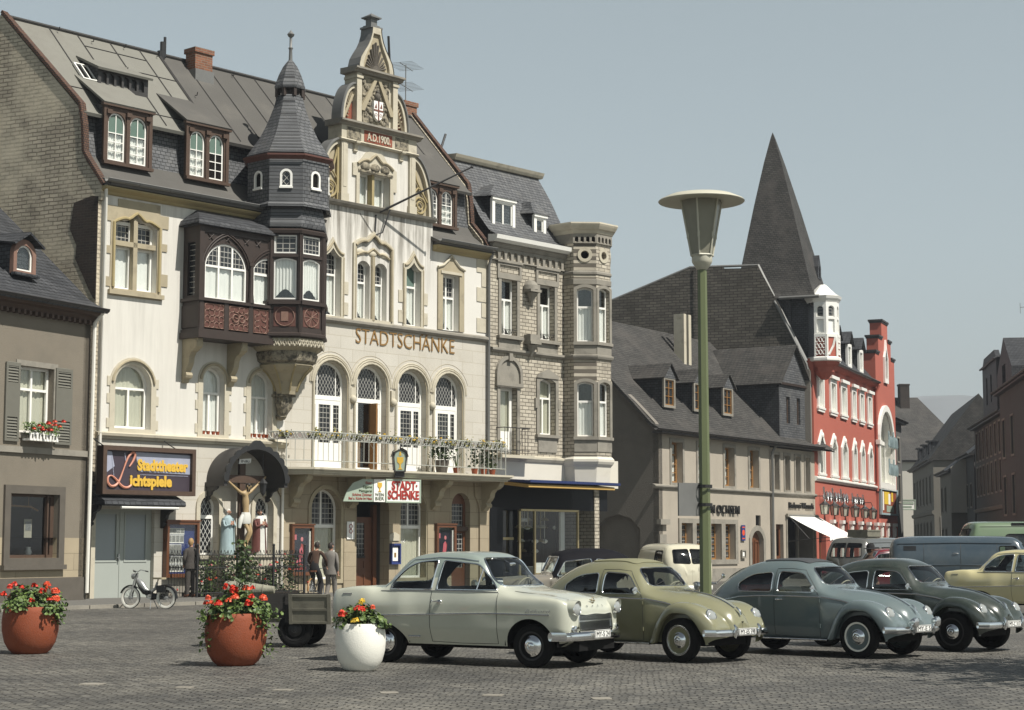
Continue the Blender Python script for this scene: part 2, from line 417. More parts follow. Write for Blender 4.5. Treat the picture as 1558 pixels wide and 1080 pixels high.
def stained_mat(name,z0,z1,xlim,amt,c0,c1,lo=.44):
 m,t,b,co=start(name);s=t.new('ShaderNodeSeparateXYZ');t.set(s,0,co)
 v=t.new('ShaderNodeCombineXYZ');t.set(v,0,t.math('MULTIPLY',s.outputs[0],2.6));t.set(v,1,t.math('MULTIPLY',s.outputs[2],.16))
 n=t.ramp(t.noise(v.outputs[0],1.6,6,.65),lo,lo+.2)
 up=t.ramp(s.outputs[2],0,1);zf=t.new('ShaderNodeMapRange');t.set(zf,0,s.outputs[2]);zf.inputs[1].default_value=z0;zf.inputs[2].default_value=z1
 xf=t.new('ShaderNodeMapRange');t.set(xf,0,s.outputs[0]);xf.inputs[1].default_value=xlim+.4;xf.inputs[2].default_value=xlim-.2
 k=t.math('MULTIPLY',t.math('MULTIPLY',n,zf.outputs[0]),xf.outputs[0])
 base=t.mix(t.noise(co,.7,4),c4(c0),c4(c1))
 c=t.mix(t.math('MULTIPLY',k,amt),base,c4((.20,.185,.155)))
 d=t.ramp(t.noise(co,2.2,6,.7),.62,.9);c=t.mix(t.math('MULTIPLY',d,.6),c,c4((.40,.36,.29)))
 t.set(b,'Base Color',c);t.set(b,'Roughness',.9);t.set(b,'Normal',t.bump(t.noise(co,50,4),.25,.02))
stained_mat('stained',10.6,13.4,15.0,.95,(.60,.58,.53),(.66,.64,.59),.40)
stained_mat('cream',2.0,14.0,40,.30,(.59,.57,.515),(.65,.63,.575))
def hermite(xs,ys,t):
 n=len(xs)
 if t<=xs[0]:i=0
 elif t>=xs[-1]:i=n-2
 else:
  i=0
  while xs[i+1]<t:i += 1
 def m(k):
  if k==0:return (ys[1]-ys[0])/(xs[1]-xs[0])
  if k==n-1:return (ys[-1]-ys[-2])/(xs[-1]-xs[-2])
  d0=(ys[k]-ys[k-1])/(xs[k]-xs[k-1]);d1=(ys[k+1]-ys[k])/(xs[k+1]-xs[k])
  h0=xs[k]-xs[k-1];h1=xs[k+1]-xs[k]
  mm=(d0*h1+d1*h0)/(h0+h1)
  if d0*d1<=0:return mm*.3
  lim=3*min(abs(d0),abs(d1));return max(-lim,min(lim,mm))
 h=xs[i+1]-xs[i];u=(t-xs[i])/h
 return ((2*u**3-3*u*u+1)*ys[i]+(u**3-2*u*u+u)*h*m(i)+(-2*u**3+3*u*u)*ys[i+1]+(u**3-u*u)*h*m(i+1))
class Surf:
 def __init__(s,st,mirror=True):
  s.st=st;s.K=len(st[0]);s.mirror=mirror
  us=[0.0]
  for i in range(1,len(st)):
   d=max((Vector(st[i][k])-Vector(st[i-1][k])).length for k in range(s.K));us.append(us[-1]+max(d,.02))
  s.us=us;s.U=us[-1];L=[0.0]
  for k in range(1,s.K):
   d=sum((Vector(q[k])-Vector(q[k-1])).length for q in st)/len(st);L.append(L[-1]+max(d,.02))
  s.V=L[-1];s.vs=L
  s.cache={}
 def row(s,u):
  q=s.cache.get(u)
  if q is None:
   q=[tuple(hermite(s.us,[a[k][c] for a in s.st],u) for c in range(3)) for k in range(s.K)]
   s.cache[u]=q
  return q
 def P(s,u,v):
  u=max(0.0,min(s.U,u));sg=1 if v>=0 else -1;w=max(0.0,s.V-abs(v));q=s.row(round(u,5))
  if s.mirror:
   xs=s.vs+[2*s.V-s.vs[-2]]
   out=[]
   for c in range(3):
    ys=[p[c] for p in q];ys.append(-ys[-2] if c==1 else ys[-2]);out.append(hermite(xs,ys,w))
   return Vector((out[0],out[1]*sg,out[2]))
  return Vector([hermite(s.vs,[p[c] for p in q],w) for c in range(3)])
 def N(s,u,v):
  e=2e-3
  u0,u1=max(0,u-e),min(s.U,u+e)
  if s.mirror:v0,v1=max(-s.V,v-e),min(s.V,v+e)
  else:v0,v1=max(0,v-e),min(s.V,v+e)
  a=s.P(u1,v)-s.P(u0,v);b=s.P(u,v1)-s.P(u,v0)
  n=a.cross(b)
  if n.length<1e-12:return Vector((0,0,1))
  return n.normalized()
 def grid0(s):
  if not hasattr(s,'G'):
   s.G=[]
   for i in range(61):
    for j in range(31):
     u=s.U*i/60;v=s.V*j/30;s.G.append((u,v,s.P(u,v)))
  return s.G
 def inv(s,a,b,axes,ok=None,guess=None):
  if guess is None:
   best=None
   for u,v,p in s.grid0():
    if ok and not ok(p):continue
    d=(p[axes[0]]-a)**2+(p[axes[1]]-b)**2
    if best is None or d<best[0]:best=(d,u,v)
   u,v=best[1],best[2]
  else:u,v=guess
  e=1e-3
  for _ in range(12):
   p=s.P(u,v);r0=a-p[axes[0]];r1=b-p[axes[1]]
   if abs(r0)+abs(r1)<1e-5:break
   pu=(s.P(u+e,v)-s.P(u-e,v))/(2*e);pv=(s.P(u,v+e)-s.P(u,v-e))/(2*e)
   A,B,C,D=pu[axes[0]],pv[axes[0]],pu[axes[1]],pv[axes[1]];det=A*D-B*C
   if abs(det)<1e-8:break
   du=(r0*D-B*r1)/det;dv=(A*r1-C*r0)/det;k=min(1,.12/max(1e-9,abs(du),abs(dv)))
   u=max(0,min(s.U,u+du*k));v=max(0,min(s.V,v+dv*k))
  return (u,v)
 def side(s,poly,sg=1,ok=None):return [(u,sg*v) for u,v in (s.inv(x,z,(0,2),ok) for x,z in poly)]
 def front(s,poly,ok):
  return [(u,v if y>=0 else -v) for (u,v),y in ((s.inv(abs(y),z,(1,2),ok),y) for y,z in poly)]
 def top(s,poly,ok=None):
  return [(u,v if y>=0 else -v) for (u,v),y in ((s.inv(x,abs(y),(0,1),ok),y) for x,y in poly)]
def caps(st):return [[(p[0],p[1]*.02,p[2]) for p in st[0]]]+st+[[(p[0],p[1]*.02,p[2]) for p in st[-1]]]
def inside(p,poly):
 x,y=p;c=False;n=len(poly);j=n-1
 for i in range(n):
  xi,yi=poly[i];xj,yj=poly[j]
  if (yi>y) !=(yj>y) and x<(xj-xi)*(y-yi)/(yj-yi)+xi:c=not c
  j=i
 return c
def mesh_uv(S,name,mat,parent,tris,uv,off=0.0,flip=False):
 me=bpy.data.meshes.new(name);used=sorted({i for t in tris for i in t});mp={k:i for i,k in enumerate(used)}
 vs=[];ns=[]
 for k in used:
  p=S.P(*uv[k]);n=S.N(*uv[k]);vs.append(p+n*off);ns.append(-n if flip else n)
 me.from_pydata([tuple(p) for p in vs],[],[tuple(mp[i] for i in (reversed(t) if flip else t)) for t in tris])
 for p in me.polygons:p.use_smooth=True
 bad=sum(1 for p in me.polygons if Vector(p.normal).dot(ns[p.vertices[0]])<0)
 if bad>len(me.polygons)/2:
  bm=bmesh.new();bm.from_mesh(me);bmesh.ops.reverse_faces(bm,faces=bm.faces);bm.to_mesh(me);bm.free()
 me.materials.append(MATS[mat]);me.update()
 me.normals_split_custom_set_from_vertices([tuple(n) for n in ns])
 o=bpy.data.objects.new(name,me);COL.objects.link(o);o.parent=parent;return o
def cdt_region(S,boundary,holes,step,pts_extra=()):
 vs=[];ed=[]
 def loop(p):
  b=len(vs);n=len(p)
  for q in p:vs.append(Vector(q))
  for i in range(n):ed.append((b+i,b+(i+1) % n))
 loop(boundary)
 for h in holes:loop(h)
 us=[p[0] for p in boundary];ws=[p[1] for p in boundary]
 nu=max(2,int((max(us)-min(us))/step));nv=max(2,int((max(ws)-min(ws))/step))
 edgepts=[p for h in holes for p in h]+list(boundary)
 cell={}
 for p in edgepts:cell.setdefault((int(p[0]/step),int(p[1]/step)),[]).append(p)
 for i in range(1,nu):
  for j in range(1,nv):
   q=(min(us)+(max(us)-min(us))*i/nu,min(ws)+(max(ws)-min(ws))*j/nv)
   if not inside(q,boundary):continue
   ci,cj=int(q[0]/step),int(q[1]/step)
   if any((p[0]-q[0])**2+(p[1]-q[1])**2<(step*.45)**2 for a in (-1,0,1) for b in (-1,0,1) for p in cell.get((ci+a,cj+b),())):continue
   if any(inside(q,h) for h in holes):continue
   vs.append(Vector(q))
 r=delaunay_2d_cdt(vs,ed,[],0,1e-5)
 uv=[tuple(p) for p in r[0]];tris=[]
 for t in r[2]:
  c=(sum(uv[i][0] for i in t)/3,sum(uv[i][1] for i in t)/3)
  if inside(c,boundary) and not any(inside(c,h) for h in holes):tris.append(tuple(t))
 return tris,uv
def dens(poly,d=.03):
 out=[];n=len(poly)
 for i in range(n):
  a,b=poly[i],poly[(i+1) % n];k=max(1,int(math.hypot(b[0]-a[0],b[1]-a[1])/d))
  for j in range(k):out.append((a[0]+(b[0]-a[0])*j/k,a[1]+(b[1]-a[1])*j/k))
 return out
def surf_path(S,uvs,off=0.0):return [tuple(S.P(*q)+S.N(*q)*off) for q in uvs]
def body_of(S,holes,mat,parent,step=.045,lining='interior'):
 V=S.V;bd=dens([(0,-V),(S.U,-V),(S.U,V),(0,V)],step)
 tris,uv=cdt_region(S,bd,holes,step)
 o=mesh_uv(S,'body',mat,parent,tris,uv)
 if lining:mesh_uv(S,'lining',lining,o,tris,uv,-.018,True)
 return o
def pane_of(S,hole,name,parent,mat='car_glass',off=-.006,trim=None,tr=.011,step=.07,body=None):
 tris,uv=cdt_region(S,hole,[],step)
 w=mesh_uv(S,name,mat,parent,tris,uv,off)
 if trim:MB().tube(surf_path(S,hole,.001),tr,6,True).build('window_trim',trim,w,True)
 return w
def wheel(par,x,y,r,w,capm='chrome',rimm='rubber',turn=0,hub=.105,band=None):
 sg=1 if y>0 else -1
 q=[(r-.10,-w/2),(r-.075,-w/2-.008),(r-.03,-w/2),(r-.004,-w*.36),(r,-w*.18),(r,w*.18),(r-.004,w*.36),(r-.03,w/2),(r-.075,w/2+.008),(r-.10,w/2)]
 t=MB().lathe(q,36,ax='y').build('wheel','rubber',par,True,(x,y,r));t.rotation_euler=(0,0,turn)
 o=sg
 q=[(r-.098,-w*.5*o),(r-.105,w*.46*o),(r-.125,w*.42*o),(r-.14,w*.30*o),(hub+.01,w*.26*o),(0,w*.26*o)]
 MB().lathe(q,28,ax='y').build('rim',rimm,t,True)
 h=[(hub+.012,w*.26*o),(hub+.012,w*.32*o),(hub-.002,w*.36*o),(hub*.86,w*.46*o),(hub*.66,w*.55*o),(hub*.46,w*.60*o),(hub*.42,w*.60*o),(hub*.40,w*.57*o),(hub*.36,w*.57*o),(hub*.33,w*.61*o),(hub*.16,w*.64*o),(0,w*.645*o)]
 MB().lathe(h,26,ax='y').build('hubcap',capm,t,True,sharp=60)
 if band:
  MB().lathe([(r-.098,w*.465*o),(r-.115,w*.475*o),(r-.128,w*.44*o)],32,ax='y').build('trim_ring',band,t,True)
 return t
def number_plate(par,txt,x,y,z,rot,w=.46,h=.105,tilt=0):
 p=MB();p.plate(rpoly(rect(-w/2,w/2,-h/2,h/2),.012),(),-.006,.006)
 o=p.build('number_plate','plate_white',par);o.location=(x,y,z);o.rotation_euler=(tilt,0,rot)
 b=MB();b.plate(rect(-w/2+.006,w/2-.006,-h/2+.006,h/2-.006),[rect(-w/2+.011,w/2-.011,-h/2+.011,h/2-.011)],-.009,-.004)
 b.build('plate_border','plate_black',o)
 text_obj(txt,'plate_text','plate_black',o,h*.92,.002,(0,-.008,-h*.33),width=w*.84)
 return o
def lamp_head(par,c,r,d,name='headlight',ring='chrome',depth=.05):
 d=Vector(d).normalized();q=d.to_track_quat('Z','Y').to_matrix().to_4x4();M=Matrix.Translation(c)@q
 a=MB();a.M=M;a.lathe([(r*1.02,-depth),(r*1.10,-.01),(r*1.10,.008),(r*1.0,.016),(r*.93,.010)],24)
 o=a.build(name,ring,par,True)
 b=MB();b.M=M;b.lathe([(r*.95,.008),(r*.8,.02),(r*.5,.032),(0,.038)],20);b.build('lens','lamp_glass',o,True)
 return o
def seats(par,mat,x0,x1,zb,zt,w=.5,ys=(.3,-.3),lean=.16):
 for y in ys:
  m=MB();m.plate(rpoly([(x0-.05,zb-.12),(x1,zb-.12),(x1,zb),(x0+.05,zb+.02),(x0-lean*.6,zt),(x0-lean*.6-.11,zt),(x0-.12,zb-.05)],.05),(),y-w/2,y+w/2)
  m.build('seat',mat,par)
def st_wheel(par,x,y,z,r=.20,mat='seat_cream'):
 m=MB();q=Matrix.Translation((x,y,z))@Matrix.Rotation(R(-62),4,'Y');m.M=q
 m.tube([(r*math.cos(a*math.pi/12),r*math.sin(a*math.pi/12),0) for a in range(24)],.011,6,True)
 m.tube([(-r,0,0),(r,0,0)],.009,5);m.cyl((0,0,0),(0,0,-.28),.02);m.ball((0,0,.01),(.05,.05,.03))
 m.build('steering_wheel',mat,par,True)
BT=[
 (-1.98,(.25,.42),(.27,.50),(.25,.58),(.18,.66),(.10,.70),.71),
 (-1.88,(.40,.36),(.44,.50),(.43,.62),(.34,.76),(.19,.83),.85),
 (-1.65,(.52,.32),(.56,.55),(.55,.76),(.45,.94),(.27,1.04),1.075),
 (-1.35,(.60,.30),(.64,.58),(.63,.88),(.535,1.10),(.32,1.235),1.275),
 (-1.00,(.63,.28),(.67,.60),(.665,.93),(.57,1.21),(.355,1.38),1.42),
 (-.60,(.64,.28),(.68,.60),(.68,.95),(.585,1.275),(.375,1.455),1.49),
 (-.15,(.64,.28),(.68,.60),(.68,.95),(.585,1.29),(.38,1.462),1.50),
 (.11,(.64,.28),(.68,.60),(.678,.95),(.58,1.27),(.38,1.425),1.465),
 (.28,(.64,.28),(.68,.60),(.675,.945),(.578,1.20),(.39,1.345),1.385),
 (.41,(.63,.28),(.67,.60),(.668,.935),(.59,1.10),(.415,1.205),1.235),
 (.54,(.63,.28),(.66,.60),(.652,.92),(.585,1.015),(.405,1.07),1.085),
 (.70,(.59,.28),(.625,.58),(.61,.885),(.53,.97),(.35,1.03),1.045),
 (1.02,(.52,.30),(.56,.55),(.54,.82),(.455,.92),(.29,.985),1.008),
 (1.30,(.42,.32),(.46,.55),(.445,.75),(.37,.86),(.235,.93),.955),
 (1.58,(.32,.35),(.36,.50),(.35,.65),(.29,.755),(.19,.825),.85),
 (1.76,(.24,.38),(.27,.47),(.26,.56),(.22,.645),(.135,.71),.73),
 (1.85,(.16,.40),(.18,.45),(.17,.49),(.14,.54),(.08,.575),.585)]
def fender(name,par,mat,st,sg):
 rows=[]
 for cx,cz,lx,lz,ix,iy,iz,cy,oy in st:
  rows.append([(lx,oy-.075,lz),(lx,oy-.012,lz-.0),(lx*.97+cx*.03,oy+.004,lz*.97+cz*.03),(lx*.55+cx*.45,oy-.002,lz*.55+cz*.45),(lx*.16+cx*.84,(oy*.72+cy*.28),lz*.16+cz*.84),(cx,cy,cz),(ix*.5+cx*.5,(iy*.55+cy*.45),iz*.35+cz*.65),(ix,iy,iz)])
 S=Surf(rows,False);nu,nv=46,30;vs=[];ns=[]
 uv=[(S.U*i/nu,S.V*j/nv) for i in range(nu+1) for j in range(nv+1)]
 tris=[]
 for i in range(nu):
  for j in range(nv):
   a=i*(nv+1)+j;tris += [(a,a+nv+1,a+nv+2),(a,a+nv+2,a+1)]
 me=bpy.data.meshes.new(name)
 for q in uv:
  p=S.P(*q);n=S.N(*q);vs.append((p[0],p[1]*sg,p[2]));ns.append((n[0],n[1]*sg,n[2]))
 k=len(uv)//2;p=Vector(vs[k]);c=Vector((st[len(st)//2][2],0.45*sg,.4))
 f=1 if Vector(ns[k]).dot(p-c)>0 else -1
 ns=[(n[0]*f,n[1]*f,n[2]*f) for n in ns]
 me.from_pydata(vs,[],tris)
 for q in me.polygons:q.use_smooth=True
 me.update();q=me.polygons[len(me.polygons)//2]
 if Vector(q.normal).dot(Vector(ns[q.vertices[0]]))<0:
  bm=bmesh.new();bm.from_mesh(me);bmesh.ops.reverse_faces(bm,faces=bm.faces);bm.to_mesh(me);bm.free()
 me.normals_split_custom_set_from_vertices(ns);me.materials.append(MATS[mat])
 o=bpy.data.objects.new(name,me);COL.objects.link(o);o.parent=par;return o
FEND_F=[ (.64,.27,.66,.25,.64,.55,.27,.62,.70),(.70,.44,.76,.27,.70,.55,.40,.63,.72),(.82,.66,.83,.42,.82,.52,.62,.63,.745),(.98,.82,.95,.61,1.0,.47,.80,.62,.765),(1.18,.885,1.14,.715,1.2,.41,.86,.61,.775),
 (1.40,.865,1.35,.71,1.40,.35,.84,.605,.775),(1.60,.785,1.52,.60,1.58,.29,.74,.59,.765),(1.745,.65,1.62,.44,1.72,.23,.62,.56,.735),(1.82,.50,1.655,.34,1.79,.19,.50,.53,.70),(1.81,.36,1.66,.27,1.79,.17,.40,.50,.67)]
FEND_R=[ (-.60,.27,-.66,.25,-.60,.58,.30,.63,.70),(-.66,.46,-.78,.30,-.66,.58,.44,.645,.73),(-.80,.68,-.84,.46,-.80,.57,.66,.65,.755),(-1.0,.80,-.98,.62,-1.0,.55,.80,.64,.765),(-1.2,.83,-1.18,.69,-1.2,.52,.85,.63,.77),
 (-1.42,.80,-1.38,.64,-1.42,.48,.80,.62,.765),(-1.62,.69,-1.53,.50,-1.60,.42,.70,.60,.75),(-1.75,.54,-1.60,.36,-1.74,.36,.55,.57,.72),(-1.78,.38,-1.62,.27,-1.76,.32,.42,.54,.69)]
def beetle(label,mat,loc,rot,plate,sunroof=None,hub='chrome',rim=None,seatm='seat_cream',seat2=None,band='chrome_soft',extra=False,group=None):
 T=thing('parked_car',label,'car',loc,rot,group)
 S=Surf(caps([[(x,a[0],a[1]),(x,b[0],b[1]),(x,c[0],c[1]),(x,d[0],d[1]),(x,e[0],e[1]),(x,0,f)] for x,a,b,c,d,e,f in BT]))
 dw=rpoly([(-.27,.985),(.39,.985),(.38,1.05),(.17,1.285),(-.26,1.31)],[.05,.04,.05,.10,.07],5)
 qw=rpoly([(-.375,.985),(-.375,1.295),(-.80,1.255),(-1.05,1.10),(-1.02,.985)],[.05,.07,.28,.12,.08],6)
 ws=rpoly([(-.475,1.10),(.475,1.10),(.43,1.375),(-.43,1.375)],.11,6)
 rw=rpoly([(-.28,1.17),(.28,1.17),(.25,1.345),(-.25,1.345)],.08,5)
 okf=lambda p:.05<p[0]<.68 and p[2]>.9;okr=lambda p:p[0]<-.7 and p[2]>.8
 H1,H2={},{}
 holes=[]
 hs=[]
 for sg in (1,-1):
  a=S.side(dens(dw,.05),sg);b=S.side(dens(qw,.05),sg);hs += [('side_window',a),('quarter_window',b)];holes += [a,b]
 w=S.front(dens(ws,.05),okf);r=S.front(dens(rw,.05),okr);holes += [w,r]
 body=body_of(S,holes,mat,T)
 for n,h in hs:pane_of(S,h,n,T,trim='chrome_soft',tr=.009)
 pane_of(S,w,'windscreen',T,trim='chrome_soft',tr=.010);pane_of(S,r,'rear_window',T,trim='rubber',tr=.012)
 m=MB()
 for sg in (1,-1):
  for pts in ([(.50,.30),(.505,.60),(.495,.92),(.43,1.03)],[(-.325,.31),(-.325,.7),(-.325,1.0),(-.325,1.33)],[(.50,.30),(.1,.285),(-.325,.31)],[(.43,1.04),(.18,1.325),(-.05,1.35),(-.325,1.345)]):
   m.tube(surf_path(S,S.side(dens2(pts,.06),sg),-.001),.0045,5)
 m.build('panel_gap','iron',body)
 m=MB()
 for sg in (1,-1):
  m.tube(surf_path(S,S.side(dens2([(-1.30,.845),(-1.0,.90),(-.6,.92),(0,.925),(.55,.915),(.85,.865),(1.08,.80)],.07),sg),.004),.011,6)
 m.tube(surf_path(S,[(S.inv(x,0,(0,1),lambda p:p[0]>.6 and p[2]>.5)[0],0) for x in (.78,.95,1.1,1.3,1.45,1.58,1.7)],.006),.012,6)
 m.build('trim_strip','chrome_soft',T,True)
 m=MB();m.tube([(1.74,0,.80),(1.80,0,.75),(1.825,0,.69)],[.012,.022,.014],8);m.build('bonnet_handle','chrome',T,True)
 for sg in (1,-1):
  fender('front_wing',T,mat,FEND_F,sg);fender('rear_wing',T,mat,FEND_R,sg)
  m=MB();m.plate(rpoly([(-.66,.245),(.70,.245),(.68,.275),(-.64,.275)],.01),(),sg*.58,sg*.735);o=m.build('running_board','rubber',T)
  m=MB();m.tube([(-.64,sg*.735,.262),(.68,sg*.735,.262)],.013,8);m.build('board_trim','chrome',o,True)
  L=lamp_head(T,(1.700,sg*.575,.695),.092,(.85,sg*.06,.46),depth=.10)
  p=S.P(*S.inv(-.22,.865,(0,2)));m=MB();y=(p.y+.03)*sg;m.tube([(-.28,y-.012*sg,.865),(-.25,y,.868),(-.14,y,.868)],[.012,.014,.009],7);m.ball((-.27,p.y*sg,.865),.02)
  m.build('door_handle','chrome',T,True)
  m=MB()
  for z in (.86,.47):
   p=S.P(*S.inv(.495,z,(0,2)));m.box(.475,.52,p.y*sg-.01,p.y*sg+.02*sg,z-.03,z+.03)
  m.build('door_hinge',mat,T)
  m=MB();m.ball((1.70,sg*.39,.55),(.02,.05,.05),12);m.build('horn_grille','chrome_soft',T,True)
 m=MB()
 for y0,y1 in ((.12,.40),(-.36,-.08)):
  q=[S.front([(y0+(y1-y0)*k/3,1.10+.07*k/3)],okf)[0] for k in range(4)]
  m.tube(surf_path(S,q,.018),.006,5)
 m.build('wiper','iron',T)
 for sx,x0,z in ((1,1.90,.44),(-1,-1.97,.44)):
  m=MB();pts=[(x0-sx*.22,-.74,z),(x0-sx*.07,-.66,z),(x0-sx*.02,-.50,z),(x0,-.25,z),(x0+sx*.012,0,z),(x0,.25,z),(x0-sx*.02,.50,z),(x0-sx*.07,.66,z),(x0-sx*.22,.74,z)]
  rows=[]
  for i,p in enumerate(pts):
   rows.append([(p[0]+sx*.022*math.cos(a),p[1],p[2]+.052*math.sin(a)) for a in [2*math.pi*k/10 for k in range(10)]])
  m.grid(rows,False,True);m.f += [];o=m.build('bumper','chrome',T,True)
  for y in (-.30,.30):
   m=MB();m.tube([(x0+sx*.03,y,z-.07),(x0+sx*.045,y,z),(x0+sx*.045,y,z+.07),(x0+sx*.01,y,z+.115)],[.02,.028,.03,.018],8);m.build('overrider','chrome',o,True)
 number_plate(T,plate,1.955,-.02,.455,R(90),.44,.10)
 for sx in (1,-1):
  for sg in (1,-1):wheel(T,1.2*sx,sg*.64,.325,.155,hub,rim or mat,band=band)
 if sunroof:
  q=S.top(dens(rpoly([(.14,-.36),(.14,.36),(-.72,.34),(-.72,-.34)],.07,4),.06),lambda p:p[2]>1.3)
  tris,uv=cdt_region(S,q,[],.05);o=mesh_uv(S,'sunroof',sunroof,T,tris,uv,.012)
  MB().tube(surf_path(S,q,.006),.010,6,True).build('sunroof_edge',sunroof,o,True)
 m=MB();m.box(-1.3,.60,-.55,.55,.30,.33);m.box(.42,.54,-.50,.50,.78,.96);m.build('cabin_floor','interior',T)
 seats(T,seatm,-.12,.34,.62,1.06,.46);
 m=MB();m.plate(rpoly([(-.95,.5),(-.5,.5),(-.5,.66),(-.80,.70),(-.98,1.08),(-1.08,1.08)],.04),(),-.52,.52);m.build('rear_seat',seat2 or seatm,T)
 st_wheel(T,.34,.30,.98)
 m=MB();m.box(-1.55,1.55,-.5,.5,.24,.40);m.build('underbody','rubber',T)
 if extra:
  for sg in (1,-1):
   m=MB();m.lathe([(.0,-.10),(.05,-.09),(.075,-.03),(.08,0),(.07,.015),(0,.03)],14,(2.0,sg*.33,.55),ax='x');m.build('fog_lamp','chrome',T,True)
 m=MB();y=-.70;m.tube([(.47,-.66,.98),(.47,-.74,1.03)],.008,5);m.lathe([(0,-.03),(.05,-.02),(.055,0),(0,.004)],14,(.46,-.78,1.04),ax='x');m.build('wing_mirror','chrome',T,True)
 return T
def dens2(pts,d):
 out=[]
 for a,b in zip(pts[:-1],pts[1:]):
  k=max(1,int(math.hypot(b[0]-a[0],b[1]-a[1])/d))
  for j in range(k):out.append((a[0]+(b[0]-a[0])*j/k,a[1]+(b[1]-a[1])*j/k))
 return out+[pts[-1]]
OP=[
 (-2.20,(.50,.40),(.60,.52),(.64,.68),(.66,.80),(.38,.72),.72),
 (-2.16,(.62,.36),(.73,.52),(.755,.72),(.715,.90),(.42,.83),.83),
 (-1.95,(.68,.33),(.785,.53),(.80,.76),(.735,.945),(.44,.915),.915),
 (-1.60,(.70,.31),(.81,.54),(.82,.78),(.745,.965),(.48,.985),.995),
 (-1.36,(.71,.30),(.815,.55),(.82,.79),(.725,.985),(.52,1.045),1.06),
 (-1.16,(.71,.30),(.815,.55),(.822,.80),(.69,1.075),(.50,1.235),1.265),
 (-.95,(.71,.29),(.812,.55),(.82,.81),(.675,1.23),(.49,1.435),1.465),
 (-.62,(.71,.29),(.80,.55),(.812,.82),(.665,1.29),(.49,1.515),1.54),
 (-.20,(.71,.29),(.785,.56),(.79,.83),(.66,1.30),(.49,1.53),1.555),
 (.12,(.71,.29),(.78,.56),(.785,.83),(.66,1.285),(.49,1.515),1.54),
 (.32,(.71,.29),(.78,.56),(.785,.83),(.665,1.20),(.50,1.43),1.46),
 (.52,(.71,.29),(.78,.56),(.785,.83),(.675,1.07),(.50,1.21),1.245),
 (.74,(.71,.29),(.78,.56),(.785,.83),(.695,.985),(.52,1.045),1.065),
 (.92,(.71,.29),(.785,.56),(.79,.83),(.70,.955),(.46,1.005),1.025),
 (1.30,(.70,.30),(.795,.56),(.80,.81),(.725,.935),(.45,.965),.985),
 (1.65,(.68,.33),(.795,.56),(.80,.78),(.735,.915),(.44,.925),.945),
 (1.88,(.64,.36),(.77,.54),(.775,.74),(.71,.88),(.42,.875),.895),
 (1.99,(.56,.39),(.68,.53),(.69,.70),(.64,.82),(.38,.80),.815),
 (2.02,(.40,.42),(.50,.52),(.50,.65),(.45,.72),(.28,.71),.72)]
